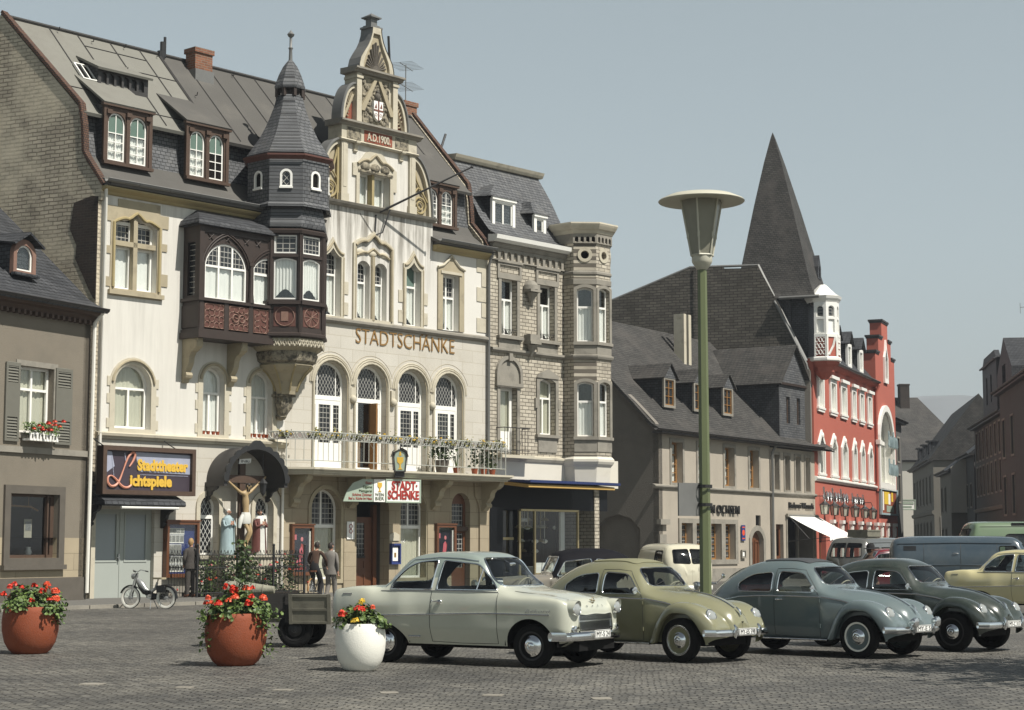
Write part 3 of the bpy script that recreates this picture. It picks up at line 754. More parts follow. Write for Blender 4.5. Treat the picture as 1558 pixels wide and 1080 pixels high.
def saloon(label,mat,roofm,loc,rot,plate,lower=None,script=False,group=None,detail=True):
 T=thing('parked_car',label,'car',loc,rot,group)
 st=[]
 zm=lambda z:z if z<.55 else (.55+(z-.55)*1.17 if z<1.0 else 1.0765+(z-1.0)*.99)
 zp=lambda P:[(p[0],zm(p[1])) for p in P]
 for x,a,b,c,d,e,f in OP:
  x=x if x<1.3 else 1.3+(x-1.3)*.80
  bul=.055*max(0,min(1,(-.60-x)/.12)) if x<-.5 else 0
  up=.075*max(0,min(1,(-1.30-x)/.25));st.append([(x,a[0],a[1]),(x,b[0]+bul,b[1]),(x,c[0]+bul,zm(c[1])),(x,d[0]+bul*.3,zm(d[1])+up),(x,e[0],zm(e[1])+up*.8),(x,0,zm(f)+up*.7)])
 S=Surf(caps(st)[:-1])
 dw=rpoly(zp([(-.33,1.0),(.66,1.0),(.64,1.03),(.30,1.37),(-.29,1.425)]),[.03,.03,.03,.07,.05],5)
 qw=rpoly(zp([(-.42,1.0),(-.385,1.43),(-.82,1.395),(-1.12,1.12),(-1.14,1.0)]),[.03,.05,.22,.12,.05],6)
 ws=rpoly(zp([(-.60,1.055),(.60,1.055),(.50,1.455),(-.50,1.455)]),.09,6)
 rw=rpoly(zp([(-.55,1.09),(.55,1.09),(.46,1.40),(-.46,1.40)]),.09,5)
 okf=lambda p:.1<p[0]<.85 and p[2]>.95;okr=lambda p:-1.45<p[0]<-.7 and p[2]>.95
 hs=[];holes=[]
 for sg in (1,-1):
  a=S.side(dens(dw,.05),sg);b=S.side(dens(qw,.05),sg);hs += [('side_window',a),('quarter_window',b)];holes += [a,b]
  fa=[(1.245+.40*math.cos(t),max(.285,.30+.385*math.sin(t))) for t in [math.pi*k/20 for k in range(21)]]
  ra=[(-1.245+.40*math.cos(t),max(.285,.30+.30*math.sin(t))) for t in [math.pi*k/20 for k in range(21)]]
  V=S.V
  for ar in (fa,ra):
   h=S.side(ar,sg,lambda p:p[2]<.85)
   h=[(h[0][0],sg*V*1.01)]+h+[(h[-1][0],sg*V*1.01)];holes.append(h)
 w=S.front(dens(ws,.05),okf);r=S.front(dens(rw,.05),okr);holes += [w,r]
 V=S.V;bd=dens([(0,-V*1.0),(S.U,-V),(S.U,V),(0,V)],.045)
 hol2=[[(max(.001,min(S.U-.001,p[0])),max(-V,min(V,p[1]))) for p in h] for h in holes]
 tris,uv=cdt_region(S,bd,hol2,.045)
 def isroof(t):
  p=S.P(sum(uv[i][0] for i in t)/3,sum(uv[i][1] for i in t)/3);return -1.45<p.x<.66 and p.z>1.11-.03*(p.x<-1.1) and abs(p.y)<.712
 body=mesh_uv(S,'body',mat,T,[t for t in tris if not isroof(t)],uv)
 mesh_uv(S,'lining','interior',body,tris,uv,-.02,True)
 roof=mesh_uv(S,'roof',roofm,T,[t for t in tris if isroof(t)],uv)
 for n,h in hs:pane_of(S,h,n,T,trim='chrome_soft',tr=.012)
 pane_of(S,w,'windscreen',T,trim='chrome',tr=.014);pane_of(S,r,'rear_window',T,trim='chrome',tr=.013)
 m=MB()
 for sg in (1,-1):
  m.tube(surf_path(S,S.side(zp([(.34,1.00),(.36,1.15),(.37,1.30)]),sg),0),.010,6)
 m.build('window_post','chrome_soft',T,True)
 m=MB()
 for sg in (1,-1):
  for pts in ([(.70,.32),(.705,.6),(.70,.97)],[(-.42,.33),(-.43,.6),(-.405,.985)],[(.70,.32),(.1,.315),(-.42,.33)]):
   m.tube(surf_path(S,S.side(dens2(zp(pts),.06),sg),-.001),.005,5)
 q=[S.inv(1.90+.03*math.cos(k),0,(0,1)) for k in (0,)]
 m.tube(surf_path(S,[(S.inv(x,y,(0,1),lambda p:p[2]>.7)[0],y2*S.inv(x,y,(0,1),lambda p:p[2]>.7)[1]) for x,y,y2 in [(.9,.60,1),(1.2,.60,1),(1.5,.57,1),(1.72,.50,1)]],0),.004,5)
 m.tube(surf_path(S,[(S.inv(x,y,(0,1),lambda p:p[2]>.7)[0],y2*S.inv(x,y,(0,1),lambda p:p[2]>.7)[1]) for x,y,y2 in [(.9,.60,-1),(1.2,.60,-1),(1.5,.57,-1),(1.72,.50,-1)]],0),.004,5)
 m.build('panel_gap','iron',body)
 m=MB()
 for sg in (1,-1):
  m.tube(surf_path(S,S.side(dens2(zp([(-2.0,.655),(-.6,.69),(.6,.72),(1.58,.715)]),.12),sg),.006),.012,6)
  m.tube(surf_path(S,S.side(dens2(zp([(-2.13,.93),(-1.78,.935)]),.12),sg),.004),.008,6)
  m.tube(surf_path(S,S.side(dens2(zp([(-1.30,.975),(-.6,.985),(0,.985),(.70,.972)]),.1),sg),.003),.007,6)
  m.tube(surf_path(S,S.side(dens2(zp([(-1.24,1.02),(-1.05,1.22),(-.82,1.43),(-.38,1.465),(0,1.45),(.28,1.41)]),.06),sg),.004),.008,6)
  m.tube(surf_path(S,S.side([(-.80,.40),(-.72,.40),(-.60,.40)],sg),.006),.012,6)
 m.build('trim_strip','chrome_soft',T,True)
 for sg in (1,-1):
  p=S.P(*S.inv(-.30,.90,(0,2)));y=p.y*sg
  m=MB();m.ball((-.26,y+.012*sg,.90),(.045,.02,.034));m.tube([(-.36,y+.016*sg,.907),(-.28,y+.034*sg,.907),(-.22,y+.03*sg,.903)],[.008,.014,.012],7);m.ball((-.39,y,.915),.014);m.build('door_handle','chrome',T,True)
  q=S.P(*S.inv(.60,.82,(1,2),lambda p:p[0]>1.5));hx=q.x
  lamp_head(T,(hx+.035,sg*.605,.835),.092,(.97,sg*.05,.20),depth=.17)
  m=MB();m.grid([[(hx-.16+.02*abs(math.cos(t)),sg*.605-.125*math.cos(t),.825+.118*math.sin(t)),(hx-.02,sg*.605-.118*math.cos(t),.835+.118*math.sin(t)),(hx+.045+.03*math.sin(t),sg*.605-.108*math.cos(t),.835+.110*math.sin(t)),(hx+.02,sg*.605-.09*math.cos(t),.835+.09*math.sin(t))] for t in [-.7+(math.pi+1.4)*k/16 for k in range(17)]]);m.build('headlight_cowl',mat,T,True,sharp=80)
  m=MB();m.lathe([(.0,-.09),(.045,-.08),(.055,-.01),(.05,.02),(0,.035)],16,(1.885,sg*.62,.545),ax='x');m.build('side_lamp','chrome',T,True)
 m=MB();go=rpoly(rect(-.50,.50,.50,.81),[.07,.07,.15,.15],5);gi=grow(go,-.028)
 m.M=Matrix.Translation((1.935,0,0))@Matrix.Rotation(R(90),4,'Z')@Matrix.Rotation(R(-6),4,'X')
 m.plate(go,[gi],-.012,.06);g=m.build('grille_frame','chrome',T)
 m=MB();m.M=Matrix.Translation((1.91,0,0))@Matrix.Rotation(R(90),4,'Z')@Matrix.Rotation(R(-6),4,'X')
 m.plate(gi,(),.03,.05);m.build('grille_back','iron',g)
 m=MB();m.M=Matrix.Translation((1.93,0,0))@Matrix.Rotation(R(90),4,'Z')@Matrix.Rotation(R(-6),4,'X')
 for k in range(38):
  x=-.47+.94*k/37;e=.06 if abs(x)>.42 else .02;m.box(x-.004,x+.004,-.002,.012,.50+e,.81-e-.005)
 m.box(-.49,.49,-.012,.012,.645,.665);m.build('grille_bar','chrome_soft',g)
 if script:
  for k,ch in enumerate('OPEL'):
   text_obj(ch,'nose_letter','chrome_soft',T,.042,.004,(1.885-.01*abs(k-1.5),-.225+.15*k,.845),(R(60),0,R(90)))
  for sg in (-1,):
   p=S.P(*S.inv(1.35,.78,(0,2)))
   text_obj('Rekord','script_lettering','chrome_soft',T,.068,.004,(1.38,-(p.y+.010),.772),(R(90),0,0),width=.42,shear=.35)
  m=MB();m.lathe([(.035,-.006),(.045,0),(.035,.006)],14,(1.835,0,.935),ax='x');m.tube([(1.825,-.075,.945),(1.85,0,.93),(1.825,.075,.925)],.008,5);m.build('bonnet_emblem','brass',T,True)
 for sx,x0,z in ((1,1.965,.445),(-1,-2.26,.45)):
  pts=[(x0-sx*.36,-.83,z),(x0-sx*.14,-.80,z),(x0-sx*.05,-.62,z),(x0-sx*.01,-.3,z),(x0,0,z),(x0-sx*.01,.3,z),(x0-sx*.05,.62,z),(x0-sx*.14,.80,z),(x0-sx*.36,.83,z)]
  m=MB();m.grid([[(p[0]+sx*.035*math.cos(a),p[1],p[2]+.062*math.sin(a)) for a in [2*math.pi*k/12 for k in range(12)]] for p in pts],False,True);m.build('bumper','chrome',T,True)
 m=MB();m.grid([[(1.85,y,.44),(1.80,y,.36),(1.68,y,.30)] for y in (-.66,0,.66)]);m.build('valance',mat,T)
 number_plate(T,plate,2.02,-.05,.47,R(90),.46,.115)
 m=MB()
 for y in (.05,-.40):
  q=[S.front([(y+.30*k/3,1.14+.06*k/3)],okf)[0] for k in range(4)];m.tube(surf_path(S,q,.02),.006,5)
 m.build('wiper','iron',T)
 for sx in (1,-1):
  for sg in (1,-1):wheel(T,1.245*sx,sg*.655,.305,.16,'chrome','rubber',hub=.135,band='iron')
 m=MB();m.box(-1.3,.85,-.66,.66,.28,.32);m.box(.64,.80,-.66,.66,.80,.99);m.build('cabin_floor','interior',T)
 m=MB();m.box(-1.75,1.9,-.52,.52,.24,.42);m.build('underbody','rubber',T)
 m=MB()
 for sx in (1.245,-1.245):
  for sg in (1,-1):m.lathe([(.41,-.26*sg),(.43,.08*sg)],20,(sx,sg*.66,.30),ax='y',a0=math.pi,a1=2*math.pi)
 m.build('wheel_housing','rubber',T)
 seats(T,'interior',-.08,.42,.68,1.12,.6,(.34,-.34));st_wheel(T,.46,.34,1.06)
 m=MB();m.plate(rpoly([(-1.0,.5),(-.5,.5),(-.5,.66),(-.86,.70),(-1.02,1.02),(-1.14,1.02)],.04),(),-.6,.6);m.build('rear_seat','interior',T)
 m=MB();m.ball((.50,0,1.44),(.015,.09,.03));m.tube([(.48,.0,1.44),(.36,0,1.50)],.006,4);m.build('rear_view_mirror','chrome_soft',T,True)
 return T
def van(label,mat,loc,rot,L=4.2,W=1.75,Ht=1.94,roofm=None,sides=(),screen='split',cat='van',nose=None,gap=(),handles=(),headl=True,crease=None,zb=.34,name='parked_van',vents=False,glassm='car_glass',rear=None,wb=2.4,wr=.33):
 T=thing(name,label,cat,loc,rot);h=L/2;w=W/2
 def sec(x,kx,kz,zt):
  zs=zt-zb
  return [(x,w*.90*kx,zb),(x,w*.975*kx,zb+.24*zs),(x,w*kx,zb+.48*zs),(x,w*.93*kx,zb+.80*zs),(x,w*.74*kx,zb+.965*zs),(x,0,zt)]
 st=[sec(-h,.62,1,Ht-.42),sec(-h+.03,.80,1,Ht-.26),sec(-h+.14,.93,1,Ht-.10),sec(-h+.42,.99,1,Ht-.02),sec(-h*.4,1,1,Ht),sec(h*.3,1,1,Ht),sec(h-.55,.99,1,Ht-.02)]
 def nz(dx,k,zt,zf):
  q=sec(h,k,1,zt);return q
 f1=sec(h-.32,.975,1,Ht-.06);f1=[(h-.10,*f1[0][1:]),(h-.10,*f1[1][1:]),(h-.12,*f1[2][1:]),(h-.28,*f1[3][1:]),(h-.36,*f1[4][1:]),(h-.36,0,Ht-.055)]
 zm=zb+.52*(Ht-zb)
 f2=[(h-.03,w*.80,zb),(h+.0,w*.87,zb+.2*(Ht-zb)),(h-.02,w*.90,zm-.05),(h-.17,w*.82,zb+.76*(Ht-zb)),(h-.26,w*.62,zb+.90*(Ht-zb)),(h-.25,0,Ht-.125)]
 f3=[(h+.05,w*.55,zb+.02),(h+.10,w*.62,zb+.2*(Ht-zb)),(h+.09,w*.64,zm-.10),(h+.00,w*.62,zb+.66*(Ht-zb)),(h-.12,w*.48,zb+.82*(Ht-zb)),(h-.13,0,zb+.84*(Ht-zb))]
 f4=[(h+.10,w*.25,zb+.05),(h+.14,w*.30,zb+.2*(Ht-zb)),(h+.135,w*.34,zm-.14),(h+.07,w*.33,zb+.56*(Ht-zb)),(h+.03,w*.26,zb+.64*(Ht-zb)),(h+.03,0,zb+.655*(Ht-zb))]
 f5=[(h+.11,w*.08,zb+.12),(h+.145,w*.10,zb+.2*(Ht-zb)),(h+.15,w*.11,zb+.30*(Ht-zb)),(h+.145,w*.10,zb+.38*(Ht-zb)),(h+.145,w*.06,zb+.41*(Ht-zb)),(h+.145,0,zb+.42*(Ht-zb))]
 f0=[(p[0]-.0,p[1]*.02,p[2]) for p in st[0]];f6=[(p[0],p[1]*.02,p[2]) for p in f5]
 S=Surf([f0]+st+[f1,f2,f3,f4,f5,f6]);V=S.V
 holes=[];wins=[]
 for p in sides:
  for sg in (1,-1):
   a=S.side(dens(p,.08),sg,lambda q:q[0]<h-.05);holes.append(a);wins.append(('side_window',a))
 okf=lambda p:p[0]>h-.42 and p[2]>1.0
 za,zc=zb+.56*(Ht-zb),zb+.87*(Ht-zb)
 if screen=='split':ps=[rpoly([(s*.03,za),(s*w*.72,za+.02),(s*w*.66,zc-.02),(s*.03,zc)],.06,4) for s in (1,-1)]
 else:ps=[rpoly([(-w*.72,za),(w*.72,za),(w*.66,zc),(-w*.66,zc)],.08,4)]
 for p in ps:
  a=S.front(dens(p,.06),okf);holes.append(a);wins.append(('windscreen',a))
 if rear:
  a=S.front(dens(rpoly(rear,.08,4),.07),lambda p:p[0]<-h+.5 and p[2]>.9);holes.append(a);wins.append(('rear_window',a))
 for x in (wb/2,-wb/2):
  for sg in (1,-1):
   a=S.side([(x+.40*math.cos(t),max(zb+.003,.33+.38*math.sin(t))) for t in [math.pi*k/16 for k in range(17)]],sg,lambda p:p[2]<1.0 and p[0]<h)
   holes.append([(a[0][0],sg*V*.9999)]+a+[(a[-1][0],sg*V*.9999)])
 tris,uv=cdt_region(S,dens([(0,-V),(S.U,-V),(S.U,V),(0,V)],.07),holes,.07)
 zr=Ht-.20
 def isr(t):return roofm and S.P(sum(uv[i][0] for i in t)/3,sum(uv[i][1] for i in t)/3).z>zr
 B=mesh_uv(S,'body',mat,T,[t for t in tris if not isr(t)],uv);mesh_uv(S,'lining','interior',B,tris,uv,-.03,True)
 if roofm:mesh_uv(S,'roof',roofm,T,[t for t in tris if isr(t)],uv)
 for n,a in wins:pane_of(S,a,n,T,glassm,trim='rubber',tr=.014)
 m=MB()
 for pts in gap:
  for sg in (1,-1):m.tube(surf_path(S,S.side(dens2(pts,.1),sg,lambda q:q[0]<h+.1),-.001),.007,5)
 if m.v:m.build('panel_gap','iron',B)
 m=MB()
 for sg in (1,-1):m.tube(surf_path(S,S.side(dens2([(-h+.25,zr-.03),(0,zr),(h-.5,zr-.02)],.2),sg,lambda q:q[0]<h-.2),.012),.014,6)
 m.build('gutter',mat,B,True)
 if crease:
  m=MB()
  for sg in (1,-1):m.tube(surf_path(S,S.side(dens2(crease,.2),sg,lambda q:q[0]<h),.003),.014,6)
  m.build('trim_strip',mat,T,True)
 for x,z in handles:
  for sg in (1,-1):
   p=S.P(*S.inv(x,z,(0,2),lambda q:q[0]<h));m=MB();m.tube([(x-.07,(p.y+.02)*sg,z),(x,(p.y+.03)*sg,z),(x+.08,(p.y+.015)*sg,z-.01)],.012,6);m.build('door_handle','chrome_soft',T,True)
 if vents:
  m=MB()
  for k in range(5):
   for sg in (1,-1):
    z=zr-.10-.028*k;q=S.side([(-h+.42,z),(-h+.62,z),(-h+.78,z)],sg);m.tube(surf_path(S,q,.004),.009,5)
  m.build('air_louvre','iron',B)
 if headl:
  for sg in (1,-1):
   p=S.P(*S.inv(w*.60,zb+.30*(Ht-zb),(1,2),lambda q:q[0]>h-.2));lamp_head(T,(p.x+.0,sg*p.y,p.z),.10,(.96,sg*.15,.1),depth=.05)
 m=MB();m.grid([[(x+.04*math.cos(a),y,.42+.07*math.sin(a)) for a in [2*math.pi*k/10 for k in range(10)]] for x,y in [(h-.12,-w*.97),(h+.10,-w*.80),(h+.17,-w*.4),(h+.19,0),(h+.17,w*.4),(h+.10,w*.80),(h-.12,w*.97)]],False,True);m.build('bumper','white_paint' if mat=='paint_cream' else 'chrome_soft',T,True)
 for sx in (1,-1):
  for sg in (1,-1):wheel(T,wb/2*sx,sg*(w-.17),wr,.16,'chrome_soft',mat)
 m=MB();m.box(-h+.2,h-.15,-w*.8,w*.8,.30,.46);m.build('underbody','rubber',T)
 for y in (.38,-.38):
  m=MB();m.plate(rpoly([(h-1.15,.6),(h-.65,.6),(h-.65,.80),(h-1.05,.82),(h-1.12,1.25),(h-1.24,1.25)],.05),(),y-.28,y+.28);m.build('seat','interior',T)
 st_wheel(T,h-.52,.38,1.16)
 return T
def old_convertible(label,loc,rot):
 T=thing('parked_car',label,'car',loc,rot)
 ST_=[(-2.1,(.3,.42),(.34,.5),(.35,.62),(.28,.72),(.15,.78),.79),(-2.0,(.5,.38),(.55,.52),(.56,.72),(.46,.86),(.25,.93),.94),(-1.75,(.6,.34),(.65,.56),(.65,.86),(.55,1.05),(.3,1.16),1.18),
           (-1.50,(.62,.32),(.68,.58),(.68,.95),(.60,1.22),(.36,1.42),1.45),(-1.2,(.63,.32),(.69,.6),(.69,1.0),(.62,1.36),(.40,1.57),1.60),(-.7,(.63,.32),(.69,.6),(.70,1.02),(.63,1.42),(.42,1.62),1.66),(-.2,(.63,.32),(.69,.6),(.69,1.02),(.62,1.40),(.42,1.59),1.63),
           (.08,(.62,.32),(.68,.6),(.68,1.01),(.61,1.33),(.44,1.51),1.54),(.18,(.62,.32),(.67,.6),(.67,1.0),(.60,1.20),(.46,1.33),1.35),(.32,(.61,.32),(.65,.6),(.65,.99),(.58,1.07),(.42,1.11),1.12),(.5,(.58,.32),(.62,.6),(.61,.94),(.53,1.04),(.36,1.09),1.105),
           (1.0,(.46,.34),(.50,.6),(.48,.86),(.42,.98),(.27,1.05),1.07),(1.5,(.34,.36),(.38,.58),(.36,.80),(.32,.93),(.2,1.0),1.02),(1.72,(.26,.38),(.28,.56),(.27,.74),(.24,.86),(.15,.92),.94),(1.80,(.14,.44),(.15,.52),(.14,.64),(.13,.74),(.08,.79),.80)]
 S=Surf(caps([[(x,a[0],a[1]),(x,b[0],b[1]),(x,c[0],c[1]),(x,d[0],d[1]),(x,e[0],e[1]),(x,0,f)] for x,a,b,c,d,e,f in ST_]))
 dw=rpoly([(-.55,1.08),(.20,1.08),(.02,1.38),(-.55,1.44)],.05,4);qw=rpoly([(-.65,1.08),(-.65,1.44),(-1.10,1.38),(-1.22,1.08)],.07,4)
 ws=rpoly([(-.50,1.15),(.50,1.15),(.46,1.48),(-.46,1.48)],.05,4);rw=rpoly([(-.32,1.22),(.32,1.22),(.28,1.40),(-.28,1.40)],.08,5)
 hs=[]
 for sg in (1,-1):hs += [('side_window',S.side(dens(dw,.06),sg)),('quarter_window',S.side(dens(qw,.06),sg))]
 hs += [('windscreen',S.front(dens(ws,.06),lambda p:0<p[0]<.4 and p[2]>1.0)),('rear_window',S.front(dens(rw,.06),lambda p:p[0]<-1 and p[2]>1))]
 V=S.V;tris,uv=cdt_region(S,dens([(0,-V),(S.U,-V),(S.U,V),(0,V)],.06),[h for n,h in hs],.06)
 def top(t):
  p=S.P(sum(uv[i][0] for i in t)/3,sum(uv[i][1] for i in t)/3);return p.z>1.03 and p.x<.28
 b=mesh_uv(S,'body','paint_beige',T,[t for t in tris if not top(t)],uv);mesh_uv(S,'lining','interior',b,tris,uv,-.03,True)
 mesh_uv(S,'folding_top','black_top',T,[t for t in tris if top(t)],uv)
 for n,h in hs:pane_of(S,h,n,T,trim='chrome',tr=.016)
 for sg in (1,-1):
  fender('front_wing',T,'paint_beige',[(x+.05,z,lx+.05,lz,ix+.05,iy,iz,cy,oy) for x,z,lx,lz,ix,iy,iz,cy,oy in FEND_F],sg)
  fender('rear_wing',T,'paint_beige',[(x-.05,z,lx-.05,lz,ix-.05,iy,iz,cy,oy) for x,z,lx,lz,ix,iy,iz,cy,oy in FEND_R],sg)
  lamp_head(T,(1.55,sg*.45,.92),.12,(1,0,.02),depth=.22)
  m=MB();m.tube([(-.85,sg*.70,1.06),(-1.05,sg*.70,1.30),(-1.35,sg*.66,1.42),(-1.62,sg*.58,1.25)],.014,6);m.build('landau_bar','chrome',T,True)
 for x in (1.25,-1.25):
  for sg in (1,-1):wheel(T,x,sg*.65,.33,.15,'chrome','paint_beige')
 m=MB();m.grid([[(x+.03*math.cos(a),y,.45+.05*math.sin(a)) for a in [2*math.pi*k/8 for k in range(8)]] for x,y in [(1.85,-.74),(2.0,-.5),(2.05,0),(2.0,.5),(1.85,.74)]],False,True);m.build('bumper','chrome',T,True)
 m=MB();m.plate([(-.26,.45),(.26,.45),(.24,.95),(0,1.0),(-.24,.95)],(),-.02,.04,'yz');o=m.build('radiator_grille','chrome_soft',T);o.location=(1.82,0,0)
 m=MB();m.box(-1.6,1.6,-.5,.5,.28,.4);m.build('underbody','rubber',T)
 m=MB();m.tube([(.25,-.62,1.05),(.20,-.62,1.6),(.12,-.62,2.15)],.006,5);m.build('aerial','iron',T)
 st_wheel(T,.05,.3,1.1);seats(T,'interior',-.55,0,.65,1.15,.5)
 return T
def trailer(loc,rot):
 T=thing('hand_trailer','weathered grey wooden two wheeled trailer with lowered tail flap behind the middle planter','trailer',loc,rot)
 m=MB();m.box(-.95,.95,-.55,.55,.42,.48);m.build('load_floor','trailer_wood',T)
 for y in (-.56,.56):
  m=MB();xr=.28 if y<0 else .55
  for k in range(3):m.box(-.98,xr,y-.015,y+.015,(.49+.135*k),(.615+.135*k))
  for x in (-.9,-.3,.25):m.box(x-.03,x+.03,y-.03*(1 if y<0 else -1)-.012,y-.03*(1 if y<0 else -1)+.012,.42,.90)
  m.build('side_board','trailer_dark',T)
 m=MB();m.box(-.99,-.96,-.55,.55,.49,.88);m.build('front_board','trailer_dark',T)
 m=MB();m.M=Matrix.Translation((.66,-.60,.40))@Matrix.Rotation(R(9),4,'X')
 m.box(-.36,.36,-.015,.015,0,.50)
 for x in (-.33,.33):m.box(x-.03,x+.03,-.03,-.016,0,.51)
 for z in (.03,.25,.48):m.box(-.30,.30,-.028,-.016,z-.02,z+.02)
 m.build('tail_flap','trailer_wood',T)
 for sg in (1,-1):wheel(T,.38,sg*.50,.30,.14,'iron','rubber')
 m=MB();m.box(.30,.46,-.5,.5,.27,.33);m.build('axle','iron',T)
 m=MB();m.tube([(.95,0,.42),(1.6,0,.42),(2.0,0,.42)],.035,8);m.tube([(.95,-.3,.42),(1.5,0,.42)],.025,6);m.tube([(.95,.3,.42),(1.5,0,.42)],.025,6);m.build('drawbar','trailer_wood',T)
 m=MB();m.cyl((-.99,-.62,.62),(-.99,-.50,.62),.05,n=10);m.box(-1.06,-.98,-.60,.60,.50,.56);m.build('tail_lamp','iron',T)
 return T
def two_wheel_ring(par,x,z,r,w,tyre='rubber',band=None,spokes=18):
 t=MB().lathe([(r-w*.7,-w*.5),(r-w*.2,-w*.5),(r,-w*.2),(r,w*.2),(r-w*.2,w*.5),(r-w*.7,w*.5),(r-w*.7,-w*.5)],32,(0,0,0),ax='y').build('wheel',tyre,par,True,(x,0,z))
 if band:
  b=MB()
  for sg in (1,-1):b.lathe([(r-w*.12,sg*w*.42),(r-w*.25,sg*w*.56),(r-w*.75,sg*w*.58),(r-w*1.15,sg*w*.45),(r-w*1.15,sg*w*.3)],32,ax='y')
  b.build('white_wall',band,t,True)
 m=MB();m.lathe([(r-w*.7,-w*.4),(r-w*1.0,-w*.3),(r-w*1.0,w*.3),(r-w*.7,w*.4)],32,ax='y');m.build('rim','moped_silver',t,True)
 m=MB();m.lathe([(0,-.05),(.05,-.045),(.05,.045),(0,.05)],12,ax='y')
 for k in range(spokes):
  a=2*math.pi*k/spokes;b=a+.35*(1 if k % 2 else -1);m.tube([(.045*math.cos(b),.03*(-1)**k,.045*math.sin(b)),((r-w)*math.cos(a),0,(r-w)*math.sin(a))],.0035,3,cap=False)
 m.build('spokes','moped_silver',t)
 return t
def moped(loc,rot):
 T=thing('moped','black and silver moped with white wall tyres parked before the cinema door','moped',loc,rot)
 two_wheel_ring(T,.56,.30,.30,.068,band='whitewall');two_wheel_ring(T,-.56,.30,.30,.068,band='whitewall')
 m=MB();
 for x,a0,a1 in ((.56,.35,2.3),(-.56,.5,3.2)):
  rows=[]
  for k in range(13):
   a=a0+(a1-a0)*k/12;rows.append([(x+rr*math.cos(a),y,.30+rr*math.sin(a)) for rr,y in ((.315,-.05),(.34,-.035),(.348,0),(.34,.035),(.315,.05))])
  m.grid(rows)
 m.build('mudguard','moped_black',T,True)
 m=MB()
 for y in (-.055,.055):m.tube([(.56,y,.30),(.46,y,.62),(.40,y*.8,.86)],.022,7)
 m.tube([(.40,0,.80),(.345,0,.98)],.024,8);m.build('fork','moped_silver',T,True)
 m=MB();m.tube([(.30,-.30,1.02),(.38,-.20,1.05),(.36,0,1.0),(.38,.20,1.05),(.30,.30,1.02)],.013,7);m.build('handlebar','chrome_soft',T,True)
 m=MB()
 for y in (-1,1):m.tube([(.30,y*.30,1.02),(.22,y*.33,1.0)],.018,7)
 m.build('handle_grip','moped_black',T,True)
 lamp_head(T,(.50,0,.88),.075,(1,0,-.05),ring='moped_silver',depth=.12)
 m=MB();m.tube([(.37,0,.80),(.30,0,.74),(.20,0,.64),(.10,0,.52),(-.02,0,.46)],[.045,.085,.095,.07,.05],10,flat=1.0);m.build('fuel_tank','moped_silver',T,True)
 m=MB();m.tube([(.36,.0,.72),(.24,0,.58),(.12,0,.46),(.0,0,.42)],[.03,.075,.085,.06],10);m.build('tank_panel','moped_black',T,True)
 m=MB();m.tube([(.05,0,.46),(-.10,0,.47),(-.22,0,.55),(-.27,0,.72)],[.045,.05,.045,.03],8);m.build('frame','moped_silver',T,True)
 m=MB();m.tube([(-.27,0,.70),(-.295,0,.80)],.018,8);m.plate(rpoly([(-.50,-.10),(-.45,-.12),(-.12,-.035),(-.12,.035),(-.45,.12),(-.50,.10)],.04),(),.80,.85,'xy');m.build('saddle','saddle',T)
 m=MB();m.tube([(.02,0,.36),(-.14,0,.33),(-.26,0,.34)],[.08,.10,.075],12);
 for k in range(5):m.box(-.10+.035*k,-.085+.035*k,-.08,.08,.36,.50)
 m.build('engine','moped_black',T,True)
 m=MB();m.cyl((-.10,-.13,.33),(-.10,.13,.33),.065,n=14);m.tube([(-.10,-.15,.33),(.02,-.17,.27)],.012,6);m.box(-.03,.07,-.22,-.14,.255,.275);m.tube([(-.10,.15,.33),(-.2,.17,.38)],.012,6);m.build('pedal_crank','chrome_soft',T,True)
 m=MB();m.tube([(-.08,-.10,.28),(-.3,-.12,.27),(-.62,-.12,.29),(-.80,-.12,.44)],[.02,.035,.035,.014],8);m.build('exhaust','chrome_soft',T,True)
 m=MB();m.plate(rpoly([(-.18,.34),(-.15,.42),(-.50,.40),(-.58,.36),(-.58,.27),(-.50,.24),(-.2,.27)],.05),(),-.085,-.06);m.build('chain_guard','moped_black',T)
 m=MB()
 for y in (-.08,.08):m.tube([(-.30,y,.62),(-.62,y,.655),(-.80,y,.64)],.010,5);m.tube([(-.56,y,.32),(-.60,y,.65)],.010,5)
 for x in (-.45,-.58,-.70):m.tube([(x,-.08,.655),(x,.08,.655)],.008,5)
 m.build('luggage_rack','moped_black',T)
 m=MB();m.plate(rpoly([(-.60,.46),(-.34,.44),(-.30,.62),(-.56,.635)],.03),(),-.14,-.075);m.plate(rpoly([(-.60,.46),(-.34,.44),(-.30,.62),(-.56,.635)],.03),(),.075,.14);m.build('side_box','moped_black',T)
 m=MB();m.tube([(-.12,-.06,.26),(-.18,-.20,.0)],.012,6);m.tube([(-.12,.06,.26),(-.18,.20,.0)],.012,6);m.build('kick_stand','moped_silver',T)
 m=MB();m.ball((-.90,0,.52),(.02,.03,.03),8,6);m.build('tail_light','sign_red',T,True)
 return T
